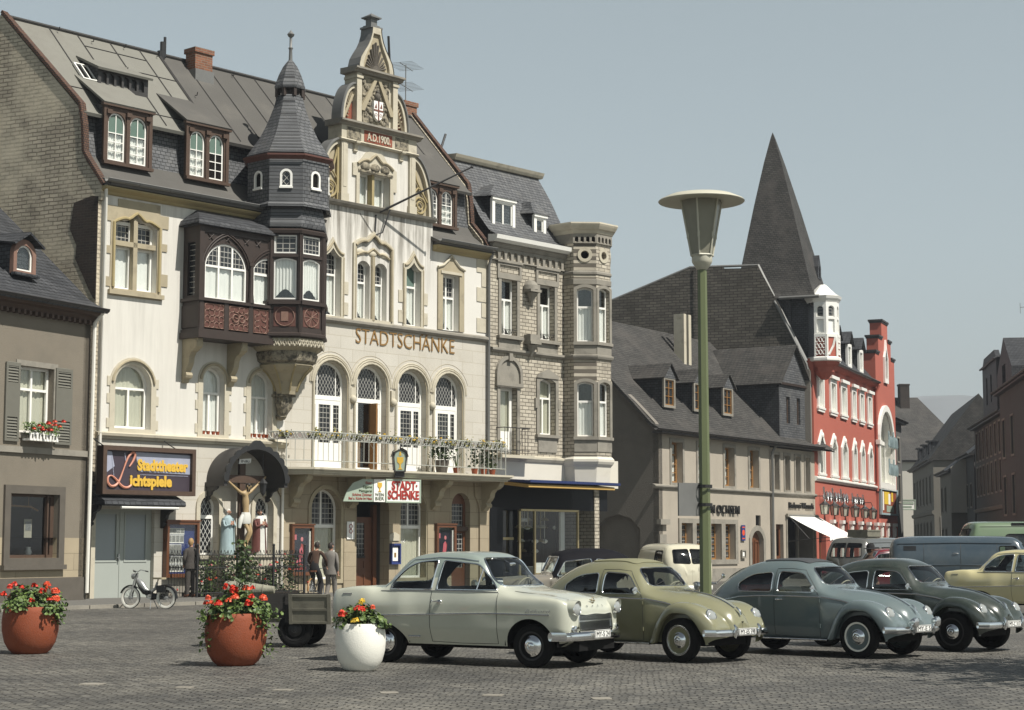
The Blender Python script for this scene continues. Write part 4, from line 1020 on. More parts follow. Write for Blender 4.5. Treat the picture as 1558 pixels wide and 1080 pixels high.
def bicycle(loc,rot):
 T=thing('bicycle','bicycle with yellow rear mudguard being ridden by the man in brown','bicycle',loc,rot)
 two_wheel_ring(T,.54,.34,.34,.035);two_wheel_ring(T,-.54,.34,.34,.035)
 m=MB()
 for a,b in (((-.20,0,.82),(.40,0,.86)),((-.12,0,.30),(.40,0,.80)),((-.12,0,.30),(-.22,0,.90)),((.40,0,.90),(.38,0,.72))):m.tube([a,b],.016,7)
 for y in (-.05,.05):m.tube([(-.54,y,.34),(-.12,y*.5,.30)],.010,5);m.tube([(-.54,y,.34),(-.20,y*.4,.82)],.009,5);m.tube([(.54,y,.34),(.42,y*.8,.70)],.011,5)
 m.build('frame','moped_black',T,True)
 m=MB();rows=[]
 for k in range(13):
  a=.6+(2.6)*k/12;rows.append([(-.54+rr*math.cos(a),y,.34+rr*math.sin(a)) for rr,y in ((.355,-.03),(.37,0),(.355,.03))])
 m.grid(rows);m.build('mudguard','ochre_wood',T,True)
 m=MB();m.tube([(.16,-.28,1.0),(.36,-.24,1.03),(.40,0,1.0),(.36,.24,1.03),(.16,.28,1.0)],.012,6);m.build('handlebar','chrome_soft',T,True)
 m=MB();m.plate(rpoly([(-.36,-.09),(-.30,-.11),(-.05,-.03),(-.05,.03),(-.30,.11),(-.36,.09)],.03),(),.90,.95,'xy');m.build('saddle','shoe_brown',T)
 m=MB();m.cyl((-.12,-.10,.30),(-.12,.10,.30),.03);m.tube([(-.12,-.10,.30),(-.12,-.10,.13)],.010,5);m.tube([(-.12,.10,.30),(-.12,.10,.47)],.010,5);m.box(-.17,-.07,-.20,-.11,.12,.14);m.box(-.17,-.07,.11,.20,.46,.48);m.build('pedal_crank','chrome_soft',T)
 m=MB();m.ball((-.90,0,.60),(.02,.03,.03),8,6);m.build('tail_light','sign_red',T,True)
 return T
def skinned(name,pts,edges,bones,mats,par,root,loc=(0,0,0),rot=0,sub=2):
 keys=list(pts);ix={k:i for i,k in enumerate(keys)}
 me=bpy.data.meshes.new(name);me.from_pydata([pts[k][:3] for k in keys],[(ix[a],ix[b]) for a,b,q in edges],[])
 o=bpy.data.objects.new(name,me);COL.objects.link(o)
 md=o.modifiers.new('s','SKIN');sv=me.skin_vertices[0].data
 for k in keys:
  r=pts[k][3];sv[ix[k]].radius=r if isinstance(r,tuple) else (r,r)
 sv[ix[root]].use_root=True;md.branch_smoothing=.6
 s=o.modifiers.new('u','SUBSURF');s.levels=sub;s.render_levels=sub
 dg=bpy.context.evaluated_depsgraph_get();dg.update();m2=bpy.data.meshes.new_from_object(o.evaluated_get(dg));bpy.data.objects.remove(o)
 m2.name=name;m2.materials.clear()
 for q in mats:m2.materials.append(MATS[q])
 seg=[(Vector(pts[a][:3]),Vector(pts[b][:3]),q) for a,b,q in edges]
 for p in m2.polygons:
  c=p.center;best=None
  for a,b,q in seg:
   d=b-a;t=max(0,min(1,(c-a).dot(d)/max(1e-9,d.length_squared)));e=(a+d*t-c).length
   if best is None or e<best[0]:best=(e,q)
  p.material_index=best[1];p.use_smooth=True
 o=bpy.data.objects.new(name,m2);COL.objects.link(o)
 if par is not None:o.parent=par
 return o
def hand_pts(P,E,key,w,d,side,q,L=.085):
 d=Vector(d).normalized();up=Vector(side).normalized();pn=d.cross(up).normalized();w=Vector(w)
 pc=w+d*.055;P[key+'p']=(*pc,.028);E.append((key,key+'p',q))
 for i,(o,l,c) in enumerate(((-.030,.75,.25),(-.010,.95,.3),(.012,1.0,.35),(.032,.85,.4))):
  a=pc+d*.035+up*o;b=a+d*L*.5*l+pn*c*.02;e=b+d*L*.4*l+pn*c*.05
  P[key+'a%d' % i]=(*a,.012);P[key+'b%d' % i]=(*b,.0095);P[key+'c%d' % i]=(*e,.008)
  E += [(key+'p',key+'a%d' % i,q),(key+'a%d' % i,key+'b%d' % i,q),(key+'b%d' % i,key+'c%d' % i,q)]
 a=pc-up*.030-d*.02;b=a-up*.03+d*.03+pn*.015;e=b+d*.03
 P[key+'t']=(*a,.013);P[key+'u']=(*b,.011);P[key+'v']=(*e,.009);E += [(key+'p',key+'t',q),(key+'t',key+'u',q),(key+'u',key+'v',q)]
def head_bits(par,c,r,hair,face=(0,1,0),cut='short',skinm='skin'):
 f=Vector(face).normalized();ang=math.atan2(f.y,f.x);M=Matrix.Translation(c)@Matrix.Rotation(ang,4,'Z')
 h=MB();h.M=M;rows=[]
 for i in range(25):
  a=2*math.pi*i/24;row=[]
  ca=math.cos(a)
  lo=(-.62 if ca<-.2 else (-.35 if ca<.35 else .28)) if cut=='short' else (-1.7 if ca<.4 else .3)
  for j in range(9):
   t=lo+(1.0-lo)*j/8;tt=max(-1,min(1,t));k=math.sqrt(max(0,1-tt*tt)) if t>-.6 else .85
   w=1+.03*math.sin(9*a+5*j)
   row.append((r[0]*1.07*k*ca*w-.006,r[1]*1.08*k*math.sin(a)*w,r[2]*1.07*t))
  rows.append(row)
 h.grid(rows);h.build('hair',hair,par,True)
 m=MB();m.M=M
 for s in (1,-1):m.ball((-.005,s*r[1]*1.02,-.01),(.026,.012,.034),8,6)
 m.tube([(r[0]*.93,0,.02),(r[0]*1.13,0,-.025),(r[0]*.95,0,-.04)],[.010,.017,.012],7)
 m.tube([(r[0]*.90,-.022,-.068),(r[0]*.95,0,-.07),(r[0]*.90,.022,-.068)],.007,5)
 m.build('face_detail',skinm,par,True)
 m=MB();m.M=M
 for s in (1,-1):m.ball((r[0]*.90,s*.032,.012),(.010,.014,.009),8,5);m.tube([(r[0]*.93,s*.015,.035),(r[0]*.90,s*.05,.036)],.006,4)
 m.build('eyes','hair_dark',par,True)
def torso_shell(par,name,mat,rows,n=22):
 m=MB();m.grid([[(cx+rx*math.cos(2*math.pi*j/n)*(1+.02*math.sin(3*j+z*20)),cy+ry*math.sin(2*math.pi*j/n)*(1+.02*math.sin(5*j+z*14)),z) for j in range(n)] for z,cx,cy,rx,ry in rows],False,True,True)
 return m.build(name,mat,par,True,sharp=80)
def person(label,loc,rot,P,mats,hair,group=None,face=(0,1,0),hr=(.098,.078,.118)):
 T=thing('person',label,'person',loc,rot,group);E=[('pel','wst',2),('wst','che',1),('che','nb',1),('nb','nk',0),('nk','hd',0),('hd','ht',0)]
 for s in 'lr':
  E += [('nb',s+'sh',1),(s+'sh',s+'el',1),(s+'el',s+'wr',1),('pel',s+'hp',2),(s+'hp',s+'kn',2),(s+'kn',s+'an',2),(s+'an',s+'he',3),(s+'an',s+'to',3)]
 for s in 'lr':
  e,w=Vector(P[s+'el'][:3]),Vector(P[s+'wr'][:3]);hand_pts(P,E,s+'wr',w,(w-e),(0,1,0) if abs((w-e).normalized().y)<.8 else (1,0,0),0)
 b=skinned('body',P,E,None,mats,T,'pel')
 c=Vector(P['hd'][:3])*.5+Vector(P['ht'][:3])*.5
 head_bits(b,tuple(c),hr,hair,face);return T
def frame_from(px,py,vpx):
 O=ground(px,py);return Fr(O,math.atan2(2765.0,vpx-779))
def put(fr,x,y,z,name,label,cat,group=None,rot=0):
 X,Y=fr.wld(x,y);return thing(name,label,cat,(X,Y,z),fr.a+rot,group)
def clip(poly,x0,x1,z0,z1):
 def cut(p,f,inter):
  out=[]
  for i in range(len(p)):
   a,b=p[i-1],p[i]
   if f(b):
    if not f(a):out.append(inter(a,b))
    out.append(b)
   elif f(a):out.append(inter(a,b))
  return out
 def lx(v):return lambda a,b:(v,a[1]+(b[1]-a[1])*(v-a[0])/(b[0]-a[0]))
 def lz(v):return lambda a,b:(a[0]+(b[0]-a[0])*(v-a[1])/(b[1]-a[1]),v)
 for f,g in ((lambda q:q[0]>=x0,lx(x0)),(lambda q:q[0]<=x1,lx(x1)),(lambda q:q[1]>=z0,lz(z0)),(lambda q:q[1]<=z1,lz(z1))):
  if len(poly)>2:poly=cut(poly,f,g)
 return poly
def curtain_arch(x0,x1,z0,zs,zp,n=8,lobes=1):
 pts=[(x0,z0),(x1,z0)];cx=(x0+x1)/2;w=(x1-x0)/2
 for i in range(2*n+1):
  t=1-i/n;a=abs(t)
  if lobes==1:f=(1-a)**1.7
  else:f=.55*(1-a)**1.4+.45*abs(math.cos(a*math.pi*1.5))**.6*(1-a*.6)
  pts.append((cx+w*t,zs+(zp-zs)*f))
 return pts
TK=.24
LROT=0.0
def window(par,hole,box=None,fw=.075,cols=2,tr=.36,upper=None,curtain='half',cmat='curtain',frame='white_paint',y=TK,th=.07,kind='arch',ring=None,ringmat='stone',proud=.05,sill=None,sillmat='stone',glassm='win_glass',bars=(),open_side=None,lower=None,name='window',mull=.075,clow=0.0,rows=1):
 xs=[p[0] for p in hole];zs=[p[1] for p in hole];x0,x1,z0,z1=min(xs),max(xs),min(zs),max(zs)
 outl=grow(hole,.03) if kind=='arch' else rect(x0-.03,x1+.03,z0-.03,z1+.03)
 if box:x0,x1,z0,z1=box;outl=rect(x0-.03,x1+.03,z0-.03,z1+.03)
 ins=clip(outl,x0+fw,x1-fw,z0+fw,1e6);ins=[q for q in ins]
 inner=grow(outl,-fw-.03) if kind=='arch' else rect(x0+fw,x1-fw,z0+fw,z1-fw)
 zt=z1-(z1-z0)*tr if tr else 1e9;panes=[];w=(x1-x0-2*fw-(cols-1)*mull)/cols
 for c in range(cols):
  a=x0+fw+c*(w+mull)
  top_=min(zt-mull/2,z1)
  for r in range(rows):
   hgt=(top_-(z0+fw)-(rows-1)*.03)/rows;b=z0+fw+r*(hgt+.03);panes.append(('L',clip(inner,a,a+w,b,b+hgt)))
  if tr and upper !='one':panes.append(('U',clip(inner,a,a+w,zt+mull/2,1e6)))
 if tr and upper=='one':panes.append(('U',clip(inner,x0+fw,x1-fw,zt+mull/2,1e6)))
 panes=[p for p in panes if len(p[1])>2]
 m=MB();m.plate(outl,[p[1] for p in panes],y,y+th)
 for bx in bars:m.box(bx[0],bx[1],y+.01,y+.04,bx[2],bx[3])
 W=m.build(name,frame,par)
 lo=MB();up=MB()
 for k,p in panes:(lo if (k=='L' or not upper) else up).plate(p,(),y+th*.5,y+th*.5+.006)
 if lo.v:lo.build('pane',lower or glassm,W)
 if up.v:up.build('pane',glassm if upper=='one' else upper,W)
 if curtain:
  ct={'half':(zt if tr else z1),'full':z1,'low':z0+(z1-z0)*.5}[curtain];m=MB();n=28;rows_=[]
  for i in range(n+1):
   x=x0+.02+(x1-x0-.04)*i/n;d=.018*math.sin(i*1.9)+.012*math.sin(i*.7)
   zb=z0+(clow*(.6+.4*math.cos((i/n-.5)*6.5)) if clow else 0)
   rows_.append([(x,y+th+.05+d,zb),(x,y+th+.05+d*.8,ct-.02)])
  m.grid(rows_,flip=True);m.build('curtain',cmat,W,True)
 if ring:
  m=MB();m.plate(ring,[hole],-proud,-.002);m.build('surround',ringmat,W)
 if sill:
  m=MB();m.box(x0-sill,x1+sill,-.14,.1,z0-.12,z0-.005);m.build('sill',sillmat,W)
 return W
def wall(par,outline,holes,mat,name='wall',th=TK,y=0.0):return MB().plate(outline,holes,y,y+th).build(name,mat,par)
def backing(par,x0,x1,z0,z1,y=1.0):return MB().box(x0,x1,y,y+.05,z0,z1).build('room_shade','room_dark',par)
def pipe(par,pts,r=.055,mat='white_pipe',name='downpipe'):return MB().tube(pts,r,8).build(name,mat,par,True)
def gutter(par,x0,x1,y,z,r=.09,mat='zinc'):
 m=MB();m.grid([[(x,y+r*math.cos(a),z+r*math.sin(a)) for a in [math.pi*k/8+math.pi for k in range(9)]] for x in (x0,x1)])
 m.tube([(x0,y-r,z),(x1,y-r,z)],.018,6)
 n=int((x1-x0)/1.2)
 for k in range(n+1):
  x=x0+(x1-x0)*k/max(1,n);m.tube([(x,y+r*1.05*math.cos(a),z+r*1.05*math.sin(a)) for a in [math.pi*q/6+math.pi for q in range(7)]],.012,4)
 return m.build('gutter',mat,par,True)
def cornice(par,x0,x1,prof,mat,name='cornice',ends=True):
 m=MB();m.M=None
 p=[(q[0],q[1]) for q in prof];rows=[[(x,q[0],q[1]) for q in p] for x in (x0,x1)]
 m.grid(rows,False,True);n=len(p);b=len(m.v)-2*n
 m.f += [tuple(b+i for i in range(n)),tuple(b+n+i for i in reversed(range(n)))];m.mi += [0,0]
 o=m.build(name,mat,par)
 bm=bmesh.new();bm.from_mesh(o.data);bmesh.ops.recalc_face_normals(bm,faces=bm.faces);bm.to_mesh(o.data);bm.free();return o
def bracket(par,x,z,h,d,w,mat,y=0.0,name='bracket'):
 pts=[(0,0),(-d,0),(-d,-h*.10),(-d*.94,-h*.20),(-d*.80,-h*.28),(-d*.62,-h*.32),(-d*.50,-h*.42),(-d*.46,-h*.56),(-d*.36,-h*.66),(-d*.24,-h*.74),(-d*.22,-h*.88),(-d*.12,-h),(0,-h)]
 m=MB();m.plate([(y+p[0],z+p[1]) for p in pts],(),x-w/2,x+w/2,'yz');m.cyl((x-w*.6,y-d*.80,z-h*.14),(x+w*.6,y-d*.80,z-h*.14),h*.11,n=10);m.cyl((x-w*.58,y-d*.22,z-h*.83),(x+w*.58,y-d*.22,z-h*.83),h*.08,n=8)
 return m.build(name,mat,par)
def octa(cx,cy,r,rot=0):return [(cx+r*math.cos(R(22.5+45*k)+rot),cy+r*math.sin(R(22.5+45*k)+rot)) for k in range(8)]
def octa_rows(m,cx,cy,prof,close=False):
 m.grid([[(p[0],p[1],z) for p in octa(cx,cy,r)] for r,z in prof],False,True,True);return m
def chimney(par,cx,cy,z0,z1,wx,wy,mat='chimney_brick',cap=True):
 m=MB();m.box(cx-wx/2,cx+wx/2,cy-wy/2,cy+wy/2,z0,z1)
 if cap:m.box(cx-wx/2-.05,cx+wx/2+.05,cy-wy/2-.05,cy+wy/2+.05,z1-.14,z1+.04)
 return m.build('chimney',mat,par)
def face_obj(par,name,mat,quads):
 m=MB()
 for q in quads:m.poly(q)
 return m.build(name,mat,par)
def slab(par,name,mat,quad,th=.06):
 a,b,c=Vector(quad[0]),Vector(quad[1]),Vector(quad[2]);n=(b-a).cross(c-a).normalized();k=len(quad)
 vs=[tuple(Vector(p)) for p in quad]+[tuple(Vector(p)-n*th) for p in quad]
 fs=[tuple(range(k)),tuple(reversed(range(k,2*k)))]+[(i,i+k,(i+1) % k+k,(i+1) % k) for i in range(k)]
 m=MB();m.add(vs,fs);return m.build(name,mat,par)
M=frame_from(140,915,3250)
HX=thing('tavern_house','cream ornate tavern house with stepped gable, slate tower and dark timber oriel','house',(M.O[0],M.O[1],0),M.a)
XR=18.09;XS=7.75
LROT=frame_from(128,917,2200).a-M.a
h1=rect(.02,2.32,.02,2.86);s1=arch(4.12,4.90,1.4,3.38);s2=arch(6.45,7.26,1.42,3.40)
wall(HX,rect(0,XS,0,5.16),[h1,s1,s2],'ashlar','ground_wall')
for s in (s1,s2):
 xs=[p[0] for p in s]
 window(HX,s,tr=.36,cols=1,upper='lead_diamond',lower='lead_diamond',curtain=None,fw=.085,y=TK,ring=[p for p in grow(s,.16) if True],ringmat='pale_stone',proud=.06,sill=.05,sillmat='pale_stone',mull=.12)
backing(HX,.1,XR-.1,.05,13.0)
D=MB();D.plate(h1,[rect(.17,.95,1.25,2.72),rect(1.30,2.10,1.25,2.72)],.16,.22)
D.box(1.085,1.13,.14,.18,.05,2.80)
for x0,x1 in ((.13,1.0),(1.26,2.14)):
 D.plate(rect(x0,x1,1.20,2.77),[rect(x0+.05,x1-.05,1.26,2.71)],.14,.17)
D=D.build('cinema_door','cinema_door',HX)
MB().box(.15,.97,.19,.20,1.23,2.74).build('pane','cinema_pane',D);MB().box(1.28,2.12,.19,.20,1.23,2.74).build('pane','cinema_pane',D)
q=MB();q.box(1.02,1.06,.09,.15,1.22,1.46);q.box(.96,1.06,.07,.10,1.33,1.36);q.build('handle','chrome_soft',D)
MB().box(2.45,XS,-.05,-.003,.0,.42).build('plinth','grey_stone',HX)
MB().box(-.16,.0,-.10,.2,0,2.9).build('door_pillar','pale_stone',HX)
cornice(HX,-.05,XS+.05,[(.02,5.06),(-.08,5.06),(-.10,5.12),(-.16,5.16),(-.18,5.24),(.02,5.30)],'pale_stone','string_course')
b1=arch(.66,2.06,5.42,7.50,.62);b2=arch(4.16,5.07,5.38,7.62,.42);b3=arch(6.21,7.17,5.34,7.61,.42)
u1=curtain_arch(.55,2.18,9.86,11.95,12.30,lobes=2)
wall(HX,rect(0,XS,5.20,13.02),[b1,b2,b3,u1],'cream','render_wall')
def ears(poly,d,steps):
 return grow(poly,d)
for b in (b1,b2,b3):
 W=window(HX,b,tr=.38,upper='one',cols=2,curtain='full',cmat='curtain_cream' if b is b1 else 'curtain',fw=.085,ring=grow(b,.20),ringmat='pale_stone',proud=.035)
 xs=[p[0] for p in b];m=MB()
 for x in (min(xs)-.30,max(xs)+.12):
  for z in (5.42,6.2,6.75):m.box(x,x+.18,-.028,-.003,z,z+.30)
 m.build('quoin','pale_stone',W)
 m=MB();m.tube([(p[0],-.06,p[1]) for p in grow(b,.11)[2:]],.045,6);m.build('moulding','stone',W,True)
W=window(HX,u1,kind='rect',box=(.55,2.18,9.86,12.05),cols=2,tr=.34,upper='lead_grid',curtain='half',fw=.085,mull=.24,
           ring=[(.36,9.62),(2.37,9.62),(2.37,10.1),(2.62,10.1),(2.62,10.5),(2.37,10.5),(2.37,11.25),(2.58,11.25),(2.58,11.5),(2.37,11.5),(2.37,12.0),(2.62,12.0),(2.62,12.42),(2.28,12.42),(2.28,12.75),(.62,12.75),(.62,12.5),(.16,12.5),(.16,12.0),(.36,12.0),(.36,11.2),(.16,11.2),(.16,10.95),(.36,10.95),(.36,10.2),(.12,10.2),(.12,9.9),(.36,9.9)],ringmat='stone',proud=.03)
m=MB();m.box(1.29,1.45,.04,.30,9.87,12.2);m.box(.56,2.17,.04,.30,11.26,11.42);m.build('stone_cross','stone',W)
m=MB();m.tube([(p[0],-.05,p[1]) for p in curtain_arch(.47,2.26,9.9,11.98,12.36,lobes=2)[1:]]+[(.47,-.05,9.9)],.05,6);m.build('moulding','yellow_stone',W,True)
m=MB();m.box(.30,2.44,-.12,.02,9.66,9.80);m.build('sill','stone',W)
g1=arch(9.0,10.4,.55,3.70,.62);gd=rect(11.19,12.76,.02,3.35);g2=arch(13.35,14.69,.55,3.70,.60);g3=curtain_arch(16.10,17.12,.02,3.2,3.75)
g3=arch(16.10,17.12,.02,3.72,.5)
wall(HX,rect(XS,XR,0,4.20),[g1,gd,g2,g3],'tan_ashlar','ground_wall',.42)
for g in (g1,g2):
 window(HX,g,tr=.41,cols=1,upper='lead_grid',lower='win_glass',curtain='half',cmat='curtain_cream',fw=.08,y=.26,mull=.12,ring=grow(g,.14),ringmat='stone',proud=.05,bars=[((g[0][0]+g[1][0])/2-.035,(g[0][0]+g[1][0])/2+.035,2.45,3.68)])
m=MB();m.box(11.1,11.19,.42,1.5,0,3.4);m.box(12.76,12.85,.42,1.5,0,3.4);m.box(11.1,12.85,1.5,1.55,0,3.4);m.build('porch','dark_stone',HX)
m=MB();m.plate(rect(11.22,12.45,.12,2.75),[rect(11.36,12.10,1.35,2.55)],.55,.62);m.box(12.45,12.62,.45,.62,0,3.2)
for z0,z1 in ((.25,.75),(.85,1.22)):m.plate(rect(11.34,12.12,z0,z1),[rect(11.40,12.06,z0+.06,z1-.06)],.52,.55)
d=m.build('entrance_door','door_wood',HX);m=MB();m.box(11.36,12.10,.58,.59,1.35,2.55);m.build('pane','lead_grid',d)
m=MB();m.box(11.36,12.10,.50,.54,1.28,1.36)
for k in range(9):
 x=11.40+.082*k;m.tube([(x,.53,1.36),(x+.03,.53,1.48+.1*math.sin(k*1.7)**2),(x,.53,1.62)],.012,4)
m.build('door_grille','iron',d)
MB().box(11.19,12.5,-.1,.55,0,.12).build('door_step','grey_stone',HX)
m=MB();m.plate(arch(16.08,17.14,0,3.74,.5),[rect(16.22,17.0,2.45,3.30),rect(16.66,17.0,.9,2.2)],.26,.34);d=m.build('side_door','door_wood',HX)
m=MB();m.box(16.2,17.02,.30,.31,2.4,3.4);m.box(16.64,17.02,.30,.31,.85,2.25);m.build('pane','lead_grid',d)
m=MB();m.box(16.05,17.17,.12,.30,2.28,2.44);m.build('transom','brown_wood',d)
for x in (7.95,10.78,13.0,15.0,17.85):
 m=MB();m.plate([(x-.26,0),(x+.26,0),(x+.26,3.0),(x+.34,3.35),(x+.52,3.6),(x+.56,4.2),(x-.56,4.2),(x-.52,3.6),(x-.34,3.35),(x-.26,3.0)],(),-.08,-.003);m.build('pier','tan_ashlar',HX)
for x in (8.05,10.78,15.0,17.8):bracket(HX,x,4.2,1.15,.95,.26,'stone',-.08)
bp=[(6.95,0),(7.25,-.62),(8.0,-1.22),(17.92,-1.22),(17.92,0)]
def off(p,d):return [(p[0][0]-d,p[0][1]),(p[1][0]-d*.9,p[1][1]-d*.5),(p[2][0]-d*.4,p[2][1]-d),(p[3][0]+d,p[3][1]-d),(p[4][0]+d,p[4][1])]
m=MB()
for d,z0,z1 in ((.0,4.14,4.20),(.06,4.20,4.27),(.12,4.27,4.31),(.16,4.31,4.38)):m.plate([(a,b) for a,b in off(bp,d)],(),z0,z1,'xy')
bal=m.build('balcony','pale_stone',HX)
rail=[(6.98,-.04),(7.30,-.62),(8.02,-1.16),(17.85,-1.16),(17.85,-.04)]
m=MB();zt,zr=5.60,5.34
seg=list(zip(rail[:-1],rail[1:]))
for z,r in ((zt,.022),(zr,.016),(4.62,.016)):m.tube([(a,b,z) for a,b in rail],r,6)
for (a,b),(c,d) in seg:
 L=math.hypot(c-a,d-b);n=max(1,int(L/.235))
 for k in range(n+1):
  x,y=a+(c-a)*k/n,b+(d-b)*k/n;big=k % 6==0
  m.tube([(x,y,4.38 if big else 4.62),(x,y,zr)],.020 if big else .012,5,cap=False)
  if big and k:m.tube([(x-.22*(c-a)/L,y-.22*(d-b)/L,zr-.02),(x,y,zr-.25)],.008,4)
  if k<n:
   x2,y2=a+(c-a)*(k+1)/n,b+(d-b)*(k+1)/n
   m.tube([(x+(x2-x)*t,y+(y2-y)*t,zr+.02+(zt-zr-.04)*math.sin(math.pi*t)) for t in [j/8 for j in range(9)]],.016,4)
   m.tube([(x+(x2-x)*t,y+(y2-y)*t,zt-.02-(zt-zr-.04)*math.sin(math.pi*t)) for t in [j/8 for j in range(9)]],.016,4)
m.build('railing','rail_grey',bal)
m=MB()
for (a,b),(c,d) in seg[:4]:
 L=math.hypot(c-a,d-b);ux,uy=(c-a)/L,(d-b)/L
 m.grid([[(a-uy*.02,b+ux*.02,zr+.02),(a-uy*.20,b+ux*.20,zr+.0),(a-uy*.20,b+ux*.20,zt-.03)],[(c-uy*.02,d+ux*.02,zr+.02),(c-uy*.20,d+ux*.20,zr),(c-uy*.20,d+ux*.20,zt-.03)]])
m.build('flower_trough','trough',bal)
ar=[arch(9.12,10.66,4.42,8.22),arch(11.10,12.62,4.42,8.22),arch(13.18,14.70,4.42,8.20),arch(15.16,16.64,4.42,8.18)]
wall(HX,rect(XS,XR,4.20,9.66),ar,'ashlar','first_floor_wall')
for i,a in enumerate(ar):
 x0,x1=a[0][0],a[1][0];cx=(x0+x1)/2
 W=window(HX,a,cols=1,tr=.335,upper='lead_diamond_fine',lower='win_glass',curtain=None,fw=.10,mull=.16,y=TK,ring=grow(a,.12),ringmat='stone',proud=.02,bars=[(cx-.46,cx-.42,6.98,8.0),(cx+.42,cx+.46,6.98,8.0)],name='balcony_door')
 m=MB()
 if i !=1:
  m.plate(rect(x0+.10,x1-.10,4.45,6.86),[rect(x0+.42,x0+.98,5.35,6.70),rect(x0+1.10,x1-.16,5.35,6.70),rect(x0+.14,x0+.26,5.35,6.70)],TK+.01,TK+.06)
  q=m.build('door_leaf','white_paint',W);m=MB();m.box(x0+.12,x1-.12,TK+.035,TK+.04,5.3,6.75);m.build('pane','lead_grid',q)
 else:
  m.plate(rect(x0+.10,x0+.34,4.45,6.86),(),TK+.01,TK+.06);m.plate(rect(x1-.48,x1-.10,4.45,6.86),[rect(x1-.40,x1-.18,5.35,6.7)],TK+.01,TK+.06);m.build('door_leaf','white_paint',W)
  m=MB();m.box(x1-.56,x1-.49,TK-.3,TK+.1,4.45,6.86);m.box(x0+.5,x1-.6,.7,.75,4.45,5.5);m.build('open_leaf','ochre_wood',W)
 m=MB()
 for d,r,y in ((.08,.05,-.035),(.17,.035,-.04),(.24,.03,-.02)):
  o=grow(a,d)[2:];m.tube([(p[0],y,p[1]) for p in o],r,6)
  if d==.08:
   for p in (o[0],o[-1]):m.tube([(p[0],y,p[1]),(p[0],y,4.4)],r,6)
 m.build('archivolt','pale_stone',W,True)
 if i<3:
  m=MB();x=(x1+ar[i+1][0][0])/2;m.ball((x,-.10,6.93),(.14,.12,.15));m.box(x-.1,x+.1,-.09,.0,7.0,7.36);m.build('corbel_head','pale_stone',HX,True)
m=MB()
for a in ar:
 cx=(a[0][0]+a[1][0])/2;zc=7.45;m.tube([(cx+1.12*math.cos(t),-.002,zc+1.12*math.sin(t)) for t in [R(20)+R(140)*k/14 for k in range(15)]],.010,4)
m.build('arch_joint','stone',HX)
text_obj('STADTSCHÄNKE','lettering','gold',HX,.80,.015,(13.62,-.02,8.99),(R(90),0,0),width=5.15,bold=-.006)
m=MB()
for dx in (-.12,.12):x,z=M.at(645,513,0);m.ball((x+dx,-.035,z+.09),(.055,.03,.055),8,6)
m.build('umlaut','gold',HX)
cornice(HX,8.3,XR,[(.02,9.58),(-.10,9.60),(-.16,9.68),(-.16,9.76),(.02,9.84)],'grey_stone','sill_course')
w1=curtain_arch(9.48,10.28,9.86,12.0,12.30);w2a=arch(11.13,11.74,9.86,12.02,.18);w2b=arch(11.99,12.60,9.86,12.02,.18);w3=curtain_arch(13.57,14.35,9.86,11.95,12.25);w4=rect(15.52,16.44,9.86,12.0)
wall(HX,[(XS,9.66),(XR,9.66),(XR,13.02),(15.0,13.02),(15.0,14.0),(9.15,14.0),(9.15,13.02),(XS,13.02)],[w1,w2a,w2b,w3,w4],'stained','render_wall')
for w,kind in ((w1,'rect'),(w3,'rect')):
 x0,x1=w[0][0],w[1][0]
 W=window(HX,w,kind=kind,cols=1,tr=.38,upper='lead_grid' if w is w1 else 'curtain_green',curtain='half',clow=.32,fw=.075)
 rg=[(x0-.14,9.86)]+[(x1+.14,9.86)]+[(p[0]*1.0+(.14 if i==0 else (-.14 if i==16 else 0)),p[1]+.22) for i,p in enumerate(w[2:])]
 rg=grow(curtain_arch(x0,x1,9.86,12.05,12.42),.15)
 MB().plate(rg,[w],-.06,-.002).build('surround','pale_stone',W)
 m=MB();m.tube([(p[0],-.08,p[1]) for p in grow(curtain_arch(x0,x1,9.9,12.02,12.36),.10)[2:]],.04,6)
 for x in (x0-.12,x1+.12):m.tube([(x,-.05,9.9),(x,-.05,12.0)],.035,6)
 m.build('moulding','stone',W,True)
 m=MB()
 for x in (x0-.38,x1+.16):
  for z in (9.95,10.7):m.box(x,x+.22,-.03,-.003,z,z+.45)
 m.build('quoin','pale_stone',W)
for w in (w2a,w2b):
 W=window(HX,w,cols=1,tr=.36,upper='lead_grid',curtain='half',clow=.32,fw=.07)
m=MB();hd=curtain_arch(10.98,12.78,9.9,12.55,13.0,lobes=2)
m.plate(grow(hd,.12),[hd],-.08,-.002);W=m.build('double_hood','pale_stone',HX)
m=MB();m.tube([(p[0],-.09,p[1]) for p in hd[1:]],.05,6);m.tube([(p[0],-.04,p[1]) for p in curtain_arch(11.05,12.7,11.9,12.2,12.5,lobes=2)[2:]],.05,6);m.tube([(11.865,-.02,9.86),(11.865,-.02,12.2)],.09,8);m.tube([(10.98,-.05,9.9),(10.98,-.05,12.5)],.05,6);m.tube([(12.78,-.05,9.9),(12.78,-.05,12.5)],.05,6);m.build('moulding','stone',W,True)
m=MB()
for k in range(3):m.ball((11.28+.58*k,-.0,12.32),(.22,.07,.12),10,6)
m.build('relief','pale_stone',W,True)
W=window(HX,w4,kind='rect',cols=2,tr=.40,upper='lead_grid',curtain='half',clow=.30,fw=.075)
rg=[(15.26,9.86),(16.70,9.86),(16.70,12.28),(16.42,12.36),(16.2,12.56),(15.98,12.76),(15.76,12.56),(15.54,12.36),(15.26,12.28)]
m=MB();m.plate(rg,[w4],-.06,-.002);m.build('surround','stone',W)
